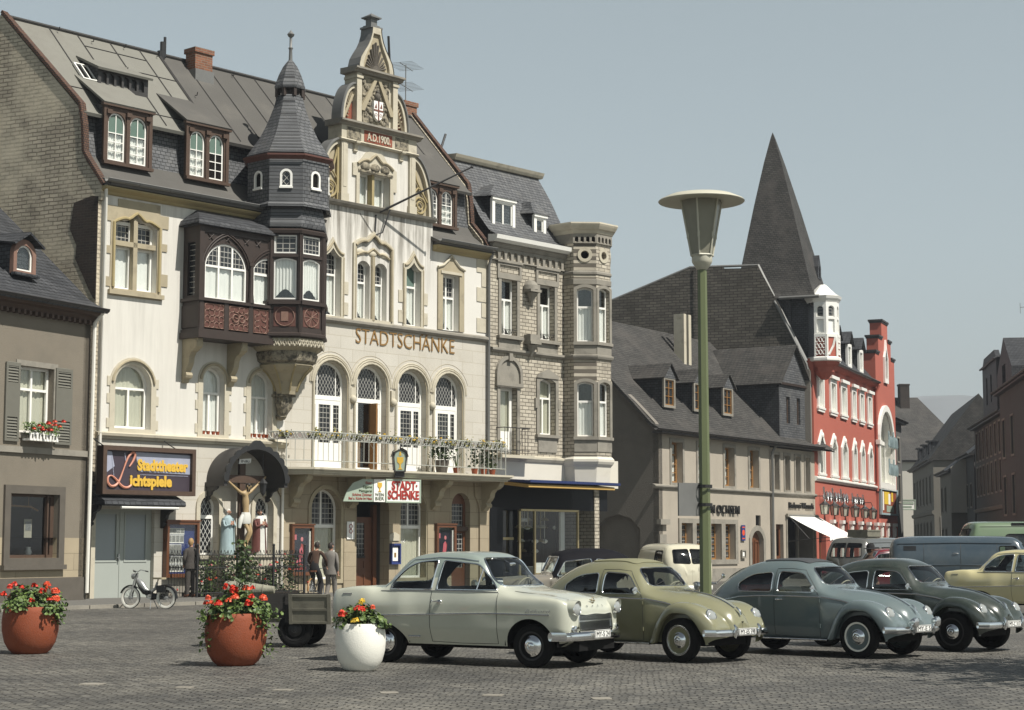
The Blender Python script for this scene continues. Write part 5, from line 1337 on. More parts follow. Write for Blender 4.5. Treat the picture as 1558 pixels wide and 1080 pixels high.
m=MB();m.tube([(15.24,-.08,12.24),(15.54,-.08,12.34),(15.78,-.08,12.54),(15.98,-.08,12.74),(16.18,-.08,12.54),(16.42,-.08,12.34),(16.72,-.08,12.24)],.05,6);m.box(15.4,16.56,-.10,-.06,12.02,12.12);m.build('hood','pale_stone',W,True)
m=MB()
for k,z in enumerate((9.95,10.55,11.15,11.75,12.3)):
 if k % 2==0:m.box(17.45,XR,-.03,-.003,z,z+.55)
 else:m.box(17.72,XR,-.03,-.003,z,z+.55)
m.build('quoin','pale_stone',HX)
for x0,x1 in ((-.1,7.2),(15.0,XR-.02)):
 cornice(HX,x0,x1,[(.02,12.82),(-.08,12.83),(-.14,12.90),(-.30,12.96),(-.36,13.0),(-.36,13.04),(.02,13.06)],'yellow_stone','cornice')
 cornice(HX,x0,x1,[(.02,13.06),(-.40,13.06),(-.42,13.12),(.02,13.16)],'lead_dark','eaves_board')
 gutter(HX,x0-.05,x1,-.46,13.24,.10,'zinc')
pipe(HX,[(-.05,-.3,13.1),(.06,-.14,12.8),(.06,-.12,3.6)]);pipe(HX,[(.06,-.12,3.6),(-.03,-.14,3.3),(-.05,-.14,3.1)],.085,'iron')
pipe(HX,[(XR-.1,-.35,13.05),(XR-.06,-.12,12.6),(XR-.06,-.1,4.4)],.06,'zinc');pipe(HX,[(XS-.12,-.08,3.85),(XS-.12,-.08,.3)],.05)
P1=10.22;P2=13.95;gw=rect(11.14,12.69,14.10,15.28)
wall(HX,rect(P1,P2,14.0,16.35),[gw],'cream','gable_wall',.6)
W=window(HX,gw,kind='rect',cols=2,tr=None,curtain='full',fw=.08,mull=.22,y=.30)
m=MB();m.box(11.86,11.98,.05,.3,14.1,15.28);m.build('mullion','yellow_stone',W)
rg=[(10.98,14.02),(12.86,14.02),(12.86,14.75),(13.02,14.75),(13.02,15.55),(12.72,15.62),(12.55,15.78),(12.36,16.02),(12.2,16.08),(11.62,16.08),(11.45,16.02),(11.25,15.78),(11.1,15.62),(10.80,15.55),(10.80,15.1),(10.98,15.1)]
m=MB();m.plate(rg,[gw],-.06,-.002);m.build('surround','pale_stone',W)
m=MB();m.tube([(p[0],-.09,p[1]) for p in curtain_arch(11.02,12.82,14.2,15.55,15.98,lobes=2)[2:]],.055,6);m.build('moulding','stone',W,True)
m=MB()
for k in range(3):m.ball((11.4+.5*k,-.08,15.50),(.24,.08,.16),10,6)
m.box(11.05,12.80,-.10,-.06,15.28,15.36);m.build('relief','relief',W,True)
for x in (P1-.02,P2-.28):
 m=MB();m.box(x,x+.30,-.10,.6,14.06,16.35);m.box(x-.04,x+.34,-.14,.6,14.05,14.35);m.box(x+.07,x+.23,-.115,-.10,14.6,16.2);m.build('gable_pilaster','pale_stone',HX)
for x in (P1+.62,P2-.78):bracket(HX,x+.08,16.35,.42,.22,.16,'pale_stone',0)
cornice(HX,9.05,15.05,[(.3,13.86),(-.10,13.88),(-.20,13.96),(-.24,14.04),(-.02,14.10),(.3,14.10)],'grey_stone','gable_ledge')
def quarter(cx,z0,rx,rz,sg,y0,y1,outer,inner,tracery=True,fan=False):
 n=16;arc=[(cx+sg*rx*math.cos(math.pi/2*i/n),z0+rz*math.sin(math.pi/2*i/n)) for i in range(n+1)];arc2=[(cx+sg*(rx-.16)*math.cos(math.pi/2*i/n),z0+(rz-.18)*math.sin(math.pi/2*i/n)) for i in range(n+1)]
 m=MB();m.plate(arc+list(reversed(arc2)),(),y0,y1+.02);o=m.build('gable_scroll',outer,HX)
 m=MB();m.grid([[(p[0]+sg*.03,y0-.03,p[1]+.03),(p[0]+sg*.03,y1,p[1]+.03)] for p in arc]);m.tube([(p[0],y0-.03,p[1]) for p in arc],.05,6);m.build('lead_cover','zinc',o)
 m=MB();m.plate(arc2+[(cx,z0)],(),y0+.14,y1);m.build('back_panel',inner,o)
 m=MB();r=min(rx,1.0)*.30
 if tracery:
  m.tube([(cx+sg*rx*.42+r*math.cos(t),y0+.07,z0+.10+r+r*math.sin(t)) for t in [2*math.pi*k/16 for k in range(16)]],.04,6,True)
  m.tube([(cx+sg*rx*.42+r*.5*math.cos(t),y0+.07,z0+.10+r+r*.5*math.sin(t)) for t in [2*math.pi*k/12 for k in range(12)]],.035,6,True)
  m.tube([(cx+sg*.05,y0+.07,z0+rz*.9),(cx+sg*rx*.22,y0+.07,z0+rz*.6),(cx+sg*rx*.5,y0+.07,z0+rz*.42),(cx+sg*rx*.80,y0+.07,z0+rz*.25)],.04,6)
  m.tube([(cx+sg*.05,y0+.07,z0+.75),(cx+sg*rx*.3,y0+.07,z0+1.05),(cx+sg*rx*.62,y0+.07,z0+1.0)],.035,6)
  m.box(cx+sg*.0,cx+sg*.12,y0+.02,y0+.12,z0,z0+rz-.2)
 if fan:
  for k in range(9):
   a=R(14+9*k);m.tube([(cx+sg*(rx-.20)*math.cos(a)*1.0,y0+.10,z0+(rz-.22)*math.sin(a)),(cx+sg*(rx-.42)*math.cos(a),y0+.10,z0+(rz-.62)*math.sin(a))],.028,5)
  m.tube([(cx+sg*(rx-.15),y0+.08,z0+.02),(cx+sg*.03,y0+.08,z0+rz*.72)],.06,4)
 m.build('tracery','yellow_stone' if tracery else 'stone',o,True)
quarter(P1,14.08,1.02,2.25,-1,0,.5,'pale_stone','stone');quarter(P2,14.08,1.02,2.25,1,0,.5,'pale_stone','stone')
m=MB();m.box(P1-.05,P2+.05,-.12,.6,16.35,16.86);mb=m.build('date_band','pale_stone',HX)
m=MB();m.box(11.28,12.70,-.135,-.12,16.40,16.82);m.build('date_panel','rust_band',mb)
text_obj('A.D.1900.','date_lettering','pale_stone',mb,.40,.02,(12.0,-.145,16.47),(R(90),0,0),width=1.18,bold=.008)
for x0,x1 in ((10.42,11.12),(12.86,13.56)):
 m=MB();m.box(x0,x1,-.135,-.12,16.40,16.82);m.build('relief_panel','relief',mb)
cornice(HX,P1-.22,P2+.22,[(.6,16.86),(-.16,16.86),(-.22,16.93),(-.34,16.97),(-.34,17.04),(.6,17.08)],'grey_stone','cornice')
cornice(HX,P1-.12,P2+.12,[(.6,16.27),(-.16,16.27),(-.20,16.32),(-.14,16.37),(.6,16.37)],'pale_stone','cornice')
Q1,Q2=10.93,12.97
m=MB();m.box(Q1,Q2,0,.55,17.05,19.0);g2w=m.build('gable_wall','pale_stone',HX)
for x in (Q1-.02,Q2-.22):
 m=MB();m.box(x,x+.24,-.12,.55,17.05,18.98);m.box(x-.04,x+.28,-.16,.55,18.72,18.82);m.build('gable_pilaster','pale_stone',HX)
m=MB();m.box(11.28,12.62,-.03,-.002,17.12,18.85);rel=m.build('relief_panel','relief',HX)
m=MB();rr=random.Random(3)
for k in range(90):
 x,z=rr.uniform(11.32,12.58),rr.uniform(17.2,18.75);m.ball((x,-.04,z),(rr.uniform(.05,.11),.05,rr.uniform(.05,.12)),7,5)
m.build('foliage_carving','relief',rel,True)
m=MB()
for s in (1,-1):m.plate([(11.95+s*.02,18.80),(11.95+s*.16,18.80),(11.95+s*.80,17.72),(11.95+s*.80,17.55),(11.95+s*.66,17.55)] if s>0 else [(11.95+s*.02,18.80),(11.95+s*.66,17.55),(11.95+s*.80,17.55),(11.95+s*.80,17.72),(11.95+s*.16,18.80)],(),-.13,-.03)
m.build('inner_gable','stone',rel)
m=MB();sh=[(11.72,18.0),(11.72,17.55),(11.80,17.36),(11.95,17.26),(12.10,17.36),(12.18,17.55),(12.18,18.0)];m.plate(sh,(),-.17,-.04);o=m.build('coat_of_arms','paper_white',rel)
m=MB();m.box(11.92,11.98,-.185,-.16,17.28,18.0);m.box(11.72,12.18,-.185,-.16,17.62,17.68);
for x,z in ((11.81,17.82),(12.08,17.84)):m.plate([(x-.06,z-.09),(x+.06,z-.09),(x+.02,z+.09)],(),-.18,-.165)
for x,z in ((11.83,17.48),(12.07,17.48)):m.tube([(x+.05*math.cos(t),-.172,z+.05*math.sin(t)) for t in [2*math.pi*k/10 for k in range(10)]],.012,4,True)
m.build('emblem','sign_brown',o)
m=MB();m.ball((11.95,-.12,18.18),(.13,.09,.16),10,7);m.ball((11.95,-.12,18.36),(.08,.07,.09),8,6);m.build('helmet','dark_stone',rel,True)
quarter(Q1,17.06,.68,1.45,-1,0,.5,'pale_stone','rust_band',False,True);quarter(Q2,17.06,.68,1.45,1,0,.5,'pale_stone','rust_band',False,True)
cornice(HX,Q1-.22,Q2+.22,[(.58,18.92),(-.16,18.92),(-.22,18.99),(-.32,19.03),(-.32,19.10),(.58,19.14)],'grey_stone','cornice')
bx=11.95;pr=[(.86,19.12),(.85,19.3),(.78,19.55),(.62,19.80),(.44,20.05),(.31,20.30),(.23,20.55),(.20,20.80)]
out=[(bx+w,z) for w,z in pr]+[(bx-w,z) for w,z in reversed(pr)];inn=[(bx+w*.80-.02,z+.02) for w,z in pr[:-1]]+[(bx-w*.80+.02,z+.02) for w,z in reversed(pr[:-1])]
m=MB();m.plate(out,[inn],-.06,.5);o=m.build('bell_gable','pale_stone',HX)
m=MB();m.plate(inn,(),.04,.45);m.build('back_panel','stone',o)
m=MB()
for s in (1,-1):m.grid([[(bx+s*(w+.03),-.08,z),(bx+s*(w+.03),.56,z)] for w,z in pr])
m.build('lead_cover','zinc',o)
m=MB()
for k in range(13):
 a=R(18+12*k);L=.52+.55*max(0,math.sin(a))**6;m.tube([(bx+.16*math.cos(a),.0,19.18+.14*math.sin(a)),(bx+.60*math.cos(a)*min(1,L+.35),.0,19.18+L*math.sin(a))],[.018,.045],5)
m.lathe([(.0,-.04),(.17,-.03),(.17,.04)],14,(bx,0,19.2),0,-math.pi,'y');m.build('fan_relief','dark_stone',o)
m=MB()
for w,z0,z1 in ((.30,20.78,20.86),(.22,20.86,20.92),(.15,20.92,21.16),(.20,21.16,21.20),(.27,21.20,21.25)):m.box(bx-w,bx+w,.25-w,.25+w,z0,z1)
b=len(m.v);m.add([(bx-.25,0,21.25),(bx+.25,0,21.25),(bx+.25,.5,21.25),(bx-.25,.5,21.25),(bx,.25,21.42)],[(0,1,4),(1,2,4),(2,3,4),(3,0,4)]);m.build('finial','zinc',HX)
RP=[(-.46,13.16),(.10,13.42),(.62,13.80),(.92,14.18)]
MP=[(.92,14.18),(1.06,14.9),(1.12,15.62)]
UP=[(.70,15.56),(.90,15.70),(4.15,19.15)]
SL=lambda y:15.70+(y-.90)*1.0615
SK=-.26
def strip(name,mat,prof,x0,x1,th=.10):
 m=MB();n=len(prof);X_=lambda x,y:x+SK*y if x<.5 else x
 m.grid([[(X_(x,p[0]),p[0],p[1]) for p in prof] for x in (x0,x1)]);m.grid([[(X_(x,p[0]),p[0]+th*.5,p[1]-th) for p in prof] for x in (x0,x1)])
 for x in (x0,x1):m.poly([(X_(x,p[0]),p[0],p[1]) for p in prof]+[(X_(x,p[0]),p[0]+th*.5,p[1]-th) for p in reversed(prof)])
 for p in (prof[0],prof[-1]):m.poly([(X_(x0,p[0]),p[0],p[1]),(x1,p[0],p[1]),(x1,p[0]+th*.5,p[1]-th),(X_(x0,p[0]),p[0]+th*.5,p[1]-th)])
 return m.build(name,mat,HX)
for a,b in ((-.08,9.2),(14.9,XR-.15)):
 strip('roof_apron','felt_dark',RP,a,b);strip('mansard','slate',MP,a+.12,b)
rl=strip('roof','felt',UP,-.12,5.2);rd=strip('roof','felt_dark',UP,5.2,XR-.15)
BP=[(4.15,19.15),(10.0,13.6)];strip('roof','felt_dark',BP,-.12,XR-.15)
m=MB();cs=[]
for x in (.62,1.75,3.1,4.35):m.tube([(x+.05,.9,15.72),(x,4.15,19.17)],.022,4)
for x0,x1,t in ((-.1,1.75,.25),(.62,3.1,.42),(1.75,5.2,.12),(1.75,4.35,.86),(3.1,5.2,.66)):m.tube([(x0+(SK*(.9+3.25*t) if x0<0 else 0),.9+3.25*t,15.72+3.45*t),(x1,.9+3.25*t,15.72+3.45*t)],.018,4)
m.build('roof_seam','tar',rl)
m=MB()
for x in (6.3,7.4,8.5,9.6,10.8,12,13.2,14.4,15.6,16.8):m.tube([(x+.05,.9,15.72),(x,4.15,19.17)],.022,4)
m.tube([(5.2,.85,15.68),(5.2,4.15,19.19)],.05,4);m.build('roof_seam','tar',rd)
m=MB()
for x,t in ((.9,.97),(2.2,.93),(3.6,.96),(5.0,.95),(6.2,.93),(8.4,.94),(2.9,.62),(3.9,.22),(5.6,.5)):
 y,z=.9+3.25*t,15.76+3.45*t;m.tube([(x,y,z),(x,y-.1,z-.02),(x,y-.14,z+.10)],.018,5)
m.build('snow_hook','iron',rl)
m=MB();m.tube([(-.12+SK*4.15,4.15,19.19),(XR-.15,4.15,19.19)],.07,6);m.build('ridge_cap','tar',rl)
vg=[(-.1,12.6),(-.12,13.1),(.16,13.42),(.50,13.86),(.72,14.20),(.78,15.1),(.92,15.72),(4.3,19.20),(10.3,13.6),(10.3,0),(0,0),(0,12.6)]
m=MB();m.plate(vg,(),-.16,.0,'yz');ge=m.build('gable_end','gable_brick',HX);ge.rotation_euler=(0,0,LROT)
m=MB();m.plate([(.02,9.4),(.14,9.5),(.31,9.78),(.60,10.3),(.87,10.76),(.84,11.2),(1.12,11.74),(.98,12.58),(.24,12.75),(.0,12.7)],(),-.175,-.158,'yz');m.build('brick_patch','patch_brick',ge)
def coping(par,x,mat='coping_brick',pts=((-.14,13.05),(.16,13.48),(.50,13.92),(.70,14.24),(.76,15.1),(.88,15.78),(4.3,19.26)),w=.24,th=.10):
 m=MB();n=len(pts);rows=[]
 for i,p in enumerate(pts):
  a=pts[max(0,i-1)];b=pts[min(n-1,i+1)];d=Vector((b[0]-a[0],b[1]-a[1])).normalized();nx,nz=-d.y,d.x
  rows.append([(x-w,p[0],p[1]),(x-w,p[0]+nx*th,p[1]+nz*th),(x,p[0]+nx*th,p[1]+nz*th),(x,p[0]-nx*.02,p[1]-nz*.02)])
 m.grid(rows,False,True);
 return m.build('brick_coping',mat,par)
coping(HX,.06,w=.26).rotation_euler=(0,0,LROT)
pw=[(-.02,12.6),(.20,13.6),(.62,14.05),(.92,14.35),(1.0,15.3),(1.15,15.95),(4.2,19.3),(10,14.0),(10,0),(.3,0),(.3,12.6)]
m=MB();m.plate(pw,(),XR-.12,XR+.12,'yz');m.build('party_wall','gable_brick',HX)
coping(HX,XR+.14,pts=((-.10,13.2),(.20,13.65),(.62,14.1),(.90,14.40),(.98,15.3),(1.10,16.0),(4.2,19.35)),w=.20,th=.07)
def dormer(par,x0,x1,z0,z1,y,open_leaf=False,y_back=2.2,cur='full'):
 w=(x1-x0);fr=.16;cx=(x0+x1)/2;a=[arch(x0+fr,cx-.09,z0+.06,z1-.22,.34),arch(cx+.09,x1-fr,z0+.06,z1-.22,.34)]
 m=MB();m.plate(rect(x0,x1,z0,z1),a,y,y+.14);m.box(x0-.03,x0+.10,y-.04,y,z0,z1);m.box(x1-.10,x1+.03,y-.04,y,z0,z1);m.box(cx-.07,cx+.07,y-.04,y,z0,z1-.2)
 for x in (x0+.16,cx,x1-.16):m.box(x-.10,x+.10,y-.10,y,z1-.30,z1-.16)
 D=m.build('dormer','brown_wood',par)
 for i,q in enumerate(a):
  op=open_leaf and i==1
  window(D,q,cols=2,tr=.42,upper='curtain_green' if cur=='green' else 'lead_grid',lower='room_dark' if op else None,curtain=None if op else 'half',fw=.055,mull=.03,y=y+.06,th=.05,rows=3)
 zb=lambda yy:15.84+(yy-1.25)*.844
 m=MB()
 for x in (x0+.02,x1-.02):m.plate([(y+.1,z0),(y+.1,z1),(y_back+.7,z1+.42),(1.1,14.9),(1.0,14.2)],(),x-.02,x+.02,'yz')
 m.build('dormer_cheek','slate_dark',D)
 yb=2.25;zf=z1+.06;zb2=SL(yb)+.03
 slab(D,'dormer_roof','felt' if x0<1 else 'felt_dark',[(x0-.09,y-.13,zf),(x1+.09,y-.13,zf),(x1+.06,yb,zb2),(x0-.06,yb,zb2)],.07)
 MB().box(x0-.10,x1+.10,y-.10,y+.05,z1-.04,z1+.05).build('dormer_eaves','brown_wood',D);MB().box(x0-.05,x1+.05,y-.12,y+.02,z0-.10,z0).build('dormer_sill','brown_wood',D)
 return D
dormer(HX,.46,2.32,14.06,15.92,.62,cur='green');dormer(HX,3.78,5.55,14.06,15.90,.62,True,cur='green');dormer(HX,15.05,16.85,14.0,15.60,.55,cur='x')
a=M.at(150,121,3.0);b=M.at(224,127,3.0);c=M.at(224,100,3.0)
x0,x1=M.at(149,112,2.0)[0],M.at(225,122,2.0)[0];y=2.0;zl=SL(y)
m=MB();m.plate(rect(x0,x1,zl-.02,zl+.62),[arch(x0+.12+(x1-x0-.2)*k/6,x0+.12+(x1-x0-.2)*(k+.72)/6,zl+.12,zl+.52) for k in range(6)],y-.02,y+.06);vd=m.build('vent_dormer','lead_dark',HX)
MB().box(x0+.02,x1-.02,y+.07,y+.10,zl,zl+.6).build('vent_panel','iron',vd)
slab(vd,'vent_roof','felt',[(x0-.12,y-.2,zl+.62),(x1+.08,y-.2,zl+.62),(x1+.08,y+1.1,zl+1.17+.05),(x0-.12,y+1.1,zl+1.17+.05)],.08)
m=MB();m.plate([(y,zl),(y,zl+.6),(y+1.4,zl+1.22)],(),x0-.01,x0+.03,'yz');m.plate([(y,zl),(y,zl+.6),(y+1.4,zl+1.22)],(),x1-.03,x1+.01,'yz');m.build('vent_cheek','slate_dark',vd)
x0,x1=M.at(120,105,2.3)[0],M.at(142,108,2.3)[0];m=MB();m.M=Matrix.Translation((x0,2.05,SL(2.05)+.08))@Matrix.Rotation(R(46.7),4,'X')
m.plate(rect(0,x1-x0,0,.9),[rect(.05,(x1-x0)/2-.02,.05,.85),rect((x1-x0)/2+.02,x1-x0-.05,.05,.85)],-.02,.06,'xy');sk=m.build('skylight','white_paint',HX)
m=MB();m.M=Matrix.Translation((x0,2.05,SL(2.05)+.07))@Matrix.Rotation(R(46.7),4,'X');m.box(.02,x1-x0-.02,.02,.88,-.01,.0);m.build('pane','room_dark',sk)
x,z=M.at(247,90,4.1);m=MB();m.cyl((x,4.1,18.9),(x,4.1,19.65),.09);m.cyl((x+.1,4.1,19.1),(x+.1,4.1,19.85),.05);m.cyl((x-.06,4.1,19.0),(x-.06,4.1,19.3),.14);m.build('vent_pipe','iron',HX)
x=M.at(303,95,3.7)[0];chimney(HX,x,3.7,17.5,M.at(303,78,3.7)[1],.78,.55,cap=True)
MB().box(x-.42,x+.42,3.36,4.0,18.0,18.75).build('chimney_foot','zinc',HX)
x=M.at(617,175,4.6)[0];chimney(HX,x,4.6,17.5,M.at(617,158,4.6)[1],.72,.6)
xa,za=M.at(617,98,4.6);zb=M.at(617,158,4.6)[1]
A=put(M,x,4.6,zb,'tv_antenna','thin television antenna with two sets of bars on the brick chimney behind the gable','antenna')
m=MB();m.cyl((0,0,0),(0,0,za-zb),.022,n=6)
for zz in (za-zb-.08,za-zb-.95):
 m.tube([(-.6,-.25,zz),(.7,.3,zz)],.014,5)
 for k in range(7):t=-.55+.19*k;m.tube([(t+.22,t*.42-.5,zz+.02),(t-.22,t*.42+.5,zz+.02)],.008,4)
m.build('aerial','zinc',A)
for nm,a,b,y,lab in (('iron_pole',(591,55),(595,120),2.0,'bare dark pole standing behind the gable finial'),('iron_pole',(678,204),(663,229),3.2,'short leaning dark pole on the roof beside the right party wall')):
 p=M.at(*a,y);q=M.at(b[0],b[1],y);o=put(M,q[0],y,q[1]-.6,nm,lab,'pole');m=MB();m.cyl((0,0,0),(p[0]-q[0],0,p[1]-q[1]+.6),.05,n=6);m.build('pole','iron',o)
p=M.at(576,323,-.05);o=put(M,p[0],-.1,p[1],'flag_pole','long bare flag pole slanting out from the foot of the gable','flag pole')
x1,z1=M.at(718,254,-2.2);m=MB();m.tube([(0,0,0),(x1-p[0],-2.1,z1-p[1])],[.05,.03],6);m.ball((x1-p[0],-2.1,z1-p[1]),.06);m.build('pole','iron',o)
m=MB();m.tube([(.35,-.2,.12),(.1,-.06,-.75),(-.25,.08,-.9)],.03,5);m.tube([(-.1,.08,-.1),(-.15,.08,-.8)],.04,5);m.tube([(-.9,.08,-.15),(-.2,.08,-.85)],.012,4);m.build('pole_bracket','iron',o)
cy=-.38;cx=M.at(438,400,cy)[0];af=1.25;RC=af/math.cos(R(22.5))
zt=lambda py:M.at(438,py,cy)[1]
m=MB();octa_rows(m,cx,cy,[(RC*1.02,zt(355)),(RC*1.04,zt(350)),(RC*.99,zt(335)),(RC*.95,zt(322))]);tw=m.build('tower','slate',HX)
drum=[octa(cx,cy,RC*1.16)]
m=MB()
RD=RC*1.10;z0,z1=zt(322),zt(250);pts=octa(cx,cy,RD);wins=[]
for k in range(8):
 a,b=Vector(pts[k]),Vector(pts[(k+1) % 8]);L=(b-a).length;ang=math.atan2((b-a).y,(b-a).x);n=Vector(((b-a).y,-(b-a).x)).normalized()
 m.M=Matrix.Translation((a.x,a.y,0))@Matrix.Rotation(ang,4,'Z');hl=arch(L*.34,L*.66,z0+.62,z0+1.20,.16)
 m.plate(rect(0,L,z0,z1),[hl],0,.08)
 wins.append((a,ang,hl,L))
m.M=None;m.build('tower_drum','slate',tw)
m=MB();octa_rows(m,cx,cy,[(RC*.9,z0+.02),(RC*.9,z1)]);m.build('tower_core','room_dark',tw)
m=MB();octa_rows(m,cx,cy,[(RD*1.0,z0-.02),(RD*1.05,z0-.06),(RD*1.05,z0+.02),(RD*.99,z0+.14)]);m.build('tower_belt','slate',tw)
for a,ang,hl,L in wins:
 mid=Vector((a.x+math.cos(ang)*L/2,a.y+math.sin(ang)*L/2));n=(mid-Vector((cx,cy))).normalized()
 if n.y>.2:continue
 f=MB();f.M=Matrix.Translation((a.x,a.y,0))@Matrix.Rotation(ang,4,'Z');f.plate(grow(hl,.03),[grow(hl,-.045)],-.02,.06);f.box(L*.30,L*.70,-.06,.02,z0+.56,z0+.62);w=f.build('window','white_paint',tw)
 f=MB();f.M=Matrix.Translation((a.x,a.y,0))@Matrix.Rotation(ang,4,'Z');f.plate(hl,(),.04,.05);f.build('pane','lead_diamond_fine' if abs(n.x+.7)<.1 else 'room_dark',w)
m=MB();octa_rows(m,cx,cy,[(RD*1.03,z1-.10),(RD*1.12,z1+.02),(RD*1.12,z1+.08)]);m.build('tower_cornice','timber_red',tw)
zs=[(1.10,246),(1.13,243),(.98,230),(.80,214),(.655,198),(.54,182),(.43,165),(.35,147)]
m=MB();octa_rows(m,cx,cy,[(RC*k,zt(y)) for k,y in zs]+[(.02,zt(147))]);m.build('tower_roof','slate',tw)
zl0,zl1=zt(148),zt(136);m=MB()
for p in octa(cx,cy,RC*.34):m.box(p[0]-.06,p[0]+.06,p[1]-.06,p[1]+.06,zl0-.02,zl1)
octa_rows(m,cx,cy,[(RC*.24,zl0),(RC*.24,zl1)]);m.build('lantern','timber',tw)
m=MB();octa_rows(m,cx,cy,[(.05,zl1-.01),(RC*.41,zl1-.02),(RC*.425,zl1+.04),(RC*.39,zt(128)),(RC*.31,zt(115)),(RC*.20,zt(102)),(RC*.10,zt(94)),(.07,zt(91))]);m.build('tower_cap','slate',tw)
m=MB();m.lathe([(.07,zt(92)),(.055,zt(75)),(.085,zt(72)),(.045,zt(70)),(.045,zt(56)),(.10,zt(54)),(.13,zt(51)),(.09,zt(49)),(.03,zt(46)),(0,zt(44))],10,(cx,cy,0));m.build('tower_finial','zinc',tw,True)
zA,zB=zt(466),zt(362);RT=RC*.985;pts=octa(cx,cy,RT);m=MB();tm=HX
for k in range(8):
 a,b=Vector(pts[k]),Vector(pts[(k+1) % 8]);n=((a+b)/2-Vector((cx,cy))).normalized()
 if n.y>.5:continue
 L=(b-a).length;ang=math.atan2((b-a).y,(b-a).x);T4=Matrix.Translation((a.x,a.y,0))@Matrix.Rotation(ang,4,'Z');zm=zA+(zB-zA)*.66
 f=MB();f.M=T4;lo=arch(.12,L-.12,zA+.08,zm-.08,.10);up=rect(.12,L-.12,zm+.08,zB-.10)
 f.plate(rect(0,L,zA,zB),[lo,up],0,.12);f.box(-.07,.07,-.05,.12,zA,zB);f.box(L-.07,L+.07,-.05,.12,zA,zB);f.box(.07,L-.07,-.04,0,zm-.05,zm+.05)
 f.box(-.03,L+.03,-.14,.10,zA-.10,zA+.02);fo=f.build('bay_frame','timber',HX)
 for q,kind in ((lo,'L'),(up,'U')):
  f=MB();f.M=T4;f.plate(q,[grow(q,-.05)],.03,.09);w=f.build('window','white_paint',fo)
  f=MB();f.M=T4;f.plate(q,(),.055,.06);f.build('pane','win_glass' if kind=='L' else 'lead_curtain' if False else ('win_glass' if kind=='L' else 'lead_grid'),w)
  if kind=='L':
   f=MB();f.M=T4;rows_=[]
   for i in range(21):
    x=.14+(L-.28)*i/20;zb=zA+.10+.34*(.5+.5*math.cos((i/20-.5)*5));rows_.append([(x,.13+.02*math.sin(i*2.1),zb),(x,.13+.02*math.sin(i*2.1),zm-.1)])
   f.grid(rows_,flip=True);f.build('curtain','curtain',w,True)
 f=MB();f.M=T4;zp=zt(512);f.box(0,L,0,.10,zp,zA-.1);f.box(-.06,.06,-.05,0,zp,zA-.1);f.box(L-.06,L+.06,-.05,0,zp,zA-.1);f.box(.06,L-.06,-.04,0,zp,zp+.14);pp=f.build('parapet','timber',HX)
 f=MB();f.M=T4;f.box(.14,L-.14,-.01,-.002,zp+.20,zA-.18);po=f.build('carved_panel','timber_red',pp)
 f=MB();f.M=T4;c0=(L/2,(zp+zA)/2+.02);r=min(L*.32,(zA-zp)*.32)
 f.tube([(c0[0]+r*math.cos(t),-.02,c0[1]+r*math.sin(t)) for t in [2*math.pi*j/16 for j in range(16)]],.018,5,True)
 if k % 2:
  for j in range(10):t=2*math.pi*j/10;f.tube([(c0[0],-.02,c0[1]),(c0[0]+r*math.cos(t),-.02,c0[1]+r*math.sin(t))],.013,4)
 else:f.box(c0[0]-.12,c0[0]+.12,-.03,-.01,c0[1]-.16,c0[1]+.16)
 f.build('carving','timber_light',po)
m=MB();octa_rows(m,cx,cy,[(RC*.78,zA),(RC*.78,zB)]);m.build('bay_core','room_dark',HX)
m=MB();octa_rows(m,cx,cy,[(RC*1.06,zB-.05),(RC*1.08,zB+.06),(RC*1.0,zB+.12)]);m.build('bay_head','timber',HX)
zp=zt(512);m=MB();octa_rows(m,cx,cy,[(RC*1.0,zp+.02),(RC*1.08,zp-.04),(RC*1.08,zp-.12),(RC*.96,zp-.18)]);m.build('bay_base','timber',HX)
ring=[(RC*.95,zp-.16),(RC*1.0,zp-.22),(RC*.93,zt(533)),(RC*.80,zt(538))]
m=MB();octa_rows(m,cx,cy,ring);cb=m.build('corbel','stone',HX)
m=MB();P_=octa(cx,cy,RC*.99)
for k in range(8):
 a,b=P_[k],P_[(k+1) % 8]
 for j in range(6):
  t0,t1=j/6,(j+1)/6;q=lambda t:(a[0]+(b[0]-a[0])*t,a[1]+(b[1]-a[1])*t);za,zb_=zp-.22,zt(532)
  m.tube([(*q(t0),za),(*q((t0+t1)/2),(za+zb_)/2-.08),(*q(t1),za)],.035,5);m.tube([(*q(t0),zb_),(*q((t0+t1)/2),(za+zb_)/2+.08),(*q(t1),zb_)],.03,5)
m.build('corbel_tracery','pale_stone',cb)
m=MB();octa_rows(m,cx,cy,[(RC*.80,zt(537)),(RC*.84,zt(541)),(RC*.78,zt(552)),(RC*.66,zt(556))]);m.build('corbel_bowl','relief',cb)
m=MB();octa_rows(m,cx,cy,[(RC*.66,zt(555)),(RC*.72,zt(558)),(RC*.66,zt(562)),(RC*.50,zt(570)),(RC*.36,zt(582)),(RC*.27,zt(596)),(RC*.25,zt(601))]);m.build('corbel_funnel','stone',cb)
m=MB()
for k in range(8):
 q=[(octa(cx,cy,RC*r_)[k][0],octa(cx,cy,RC*r_)[k][1],zt(y_)) for r_,y_ in ((.70,559),(.52,570),(.38,582),(.29,596))];m.tube(q,.03,5)
m.build('corbel_rib','yellow_stone',cb)
m=MB();m.box(cx-.34,cx+.34,-.5,.0,zt(604),zt(600));m.tube([(cx,-.2,zt(604)),(cx-.04,-.24,zt(612)),(cx+.03,-.22,zt(622)),(cx,-.12,zt(637))],[.24,.27,.24,.12],9)
for dx,dy in ((-.14,-.40),(.14,-.40)):m.ball((cx+dx,dy,zt(607)),(.09,.09,.11),8,6);m.tube([(cx+dx,dy,zt(609)),(cx+dx*1.1,dy+.04,zt(620)),(cx+dx*.6,dy+.14,zt(630))],[.12,.11,.05],7)
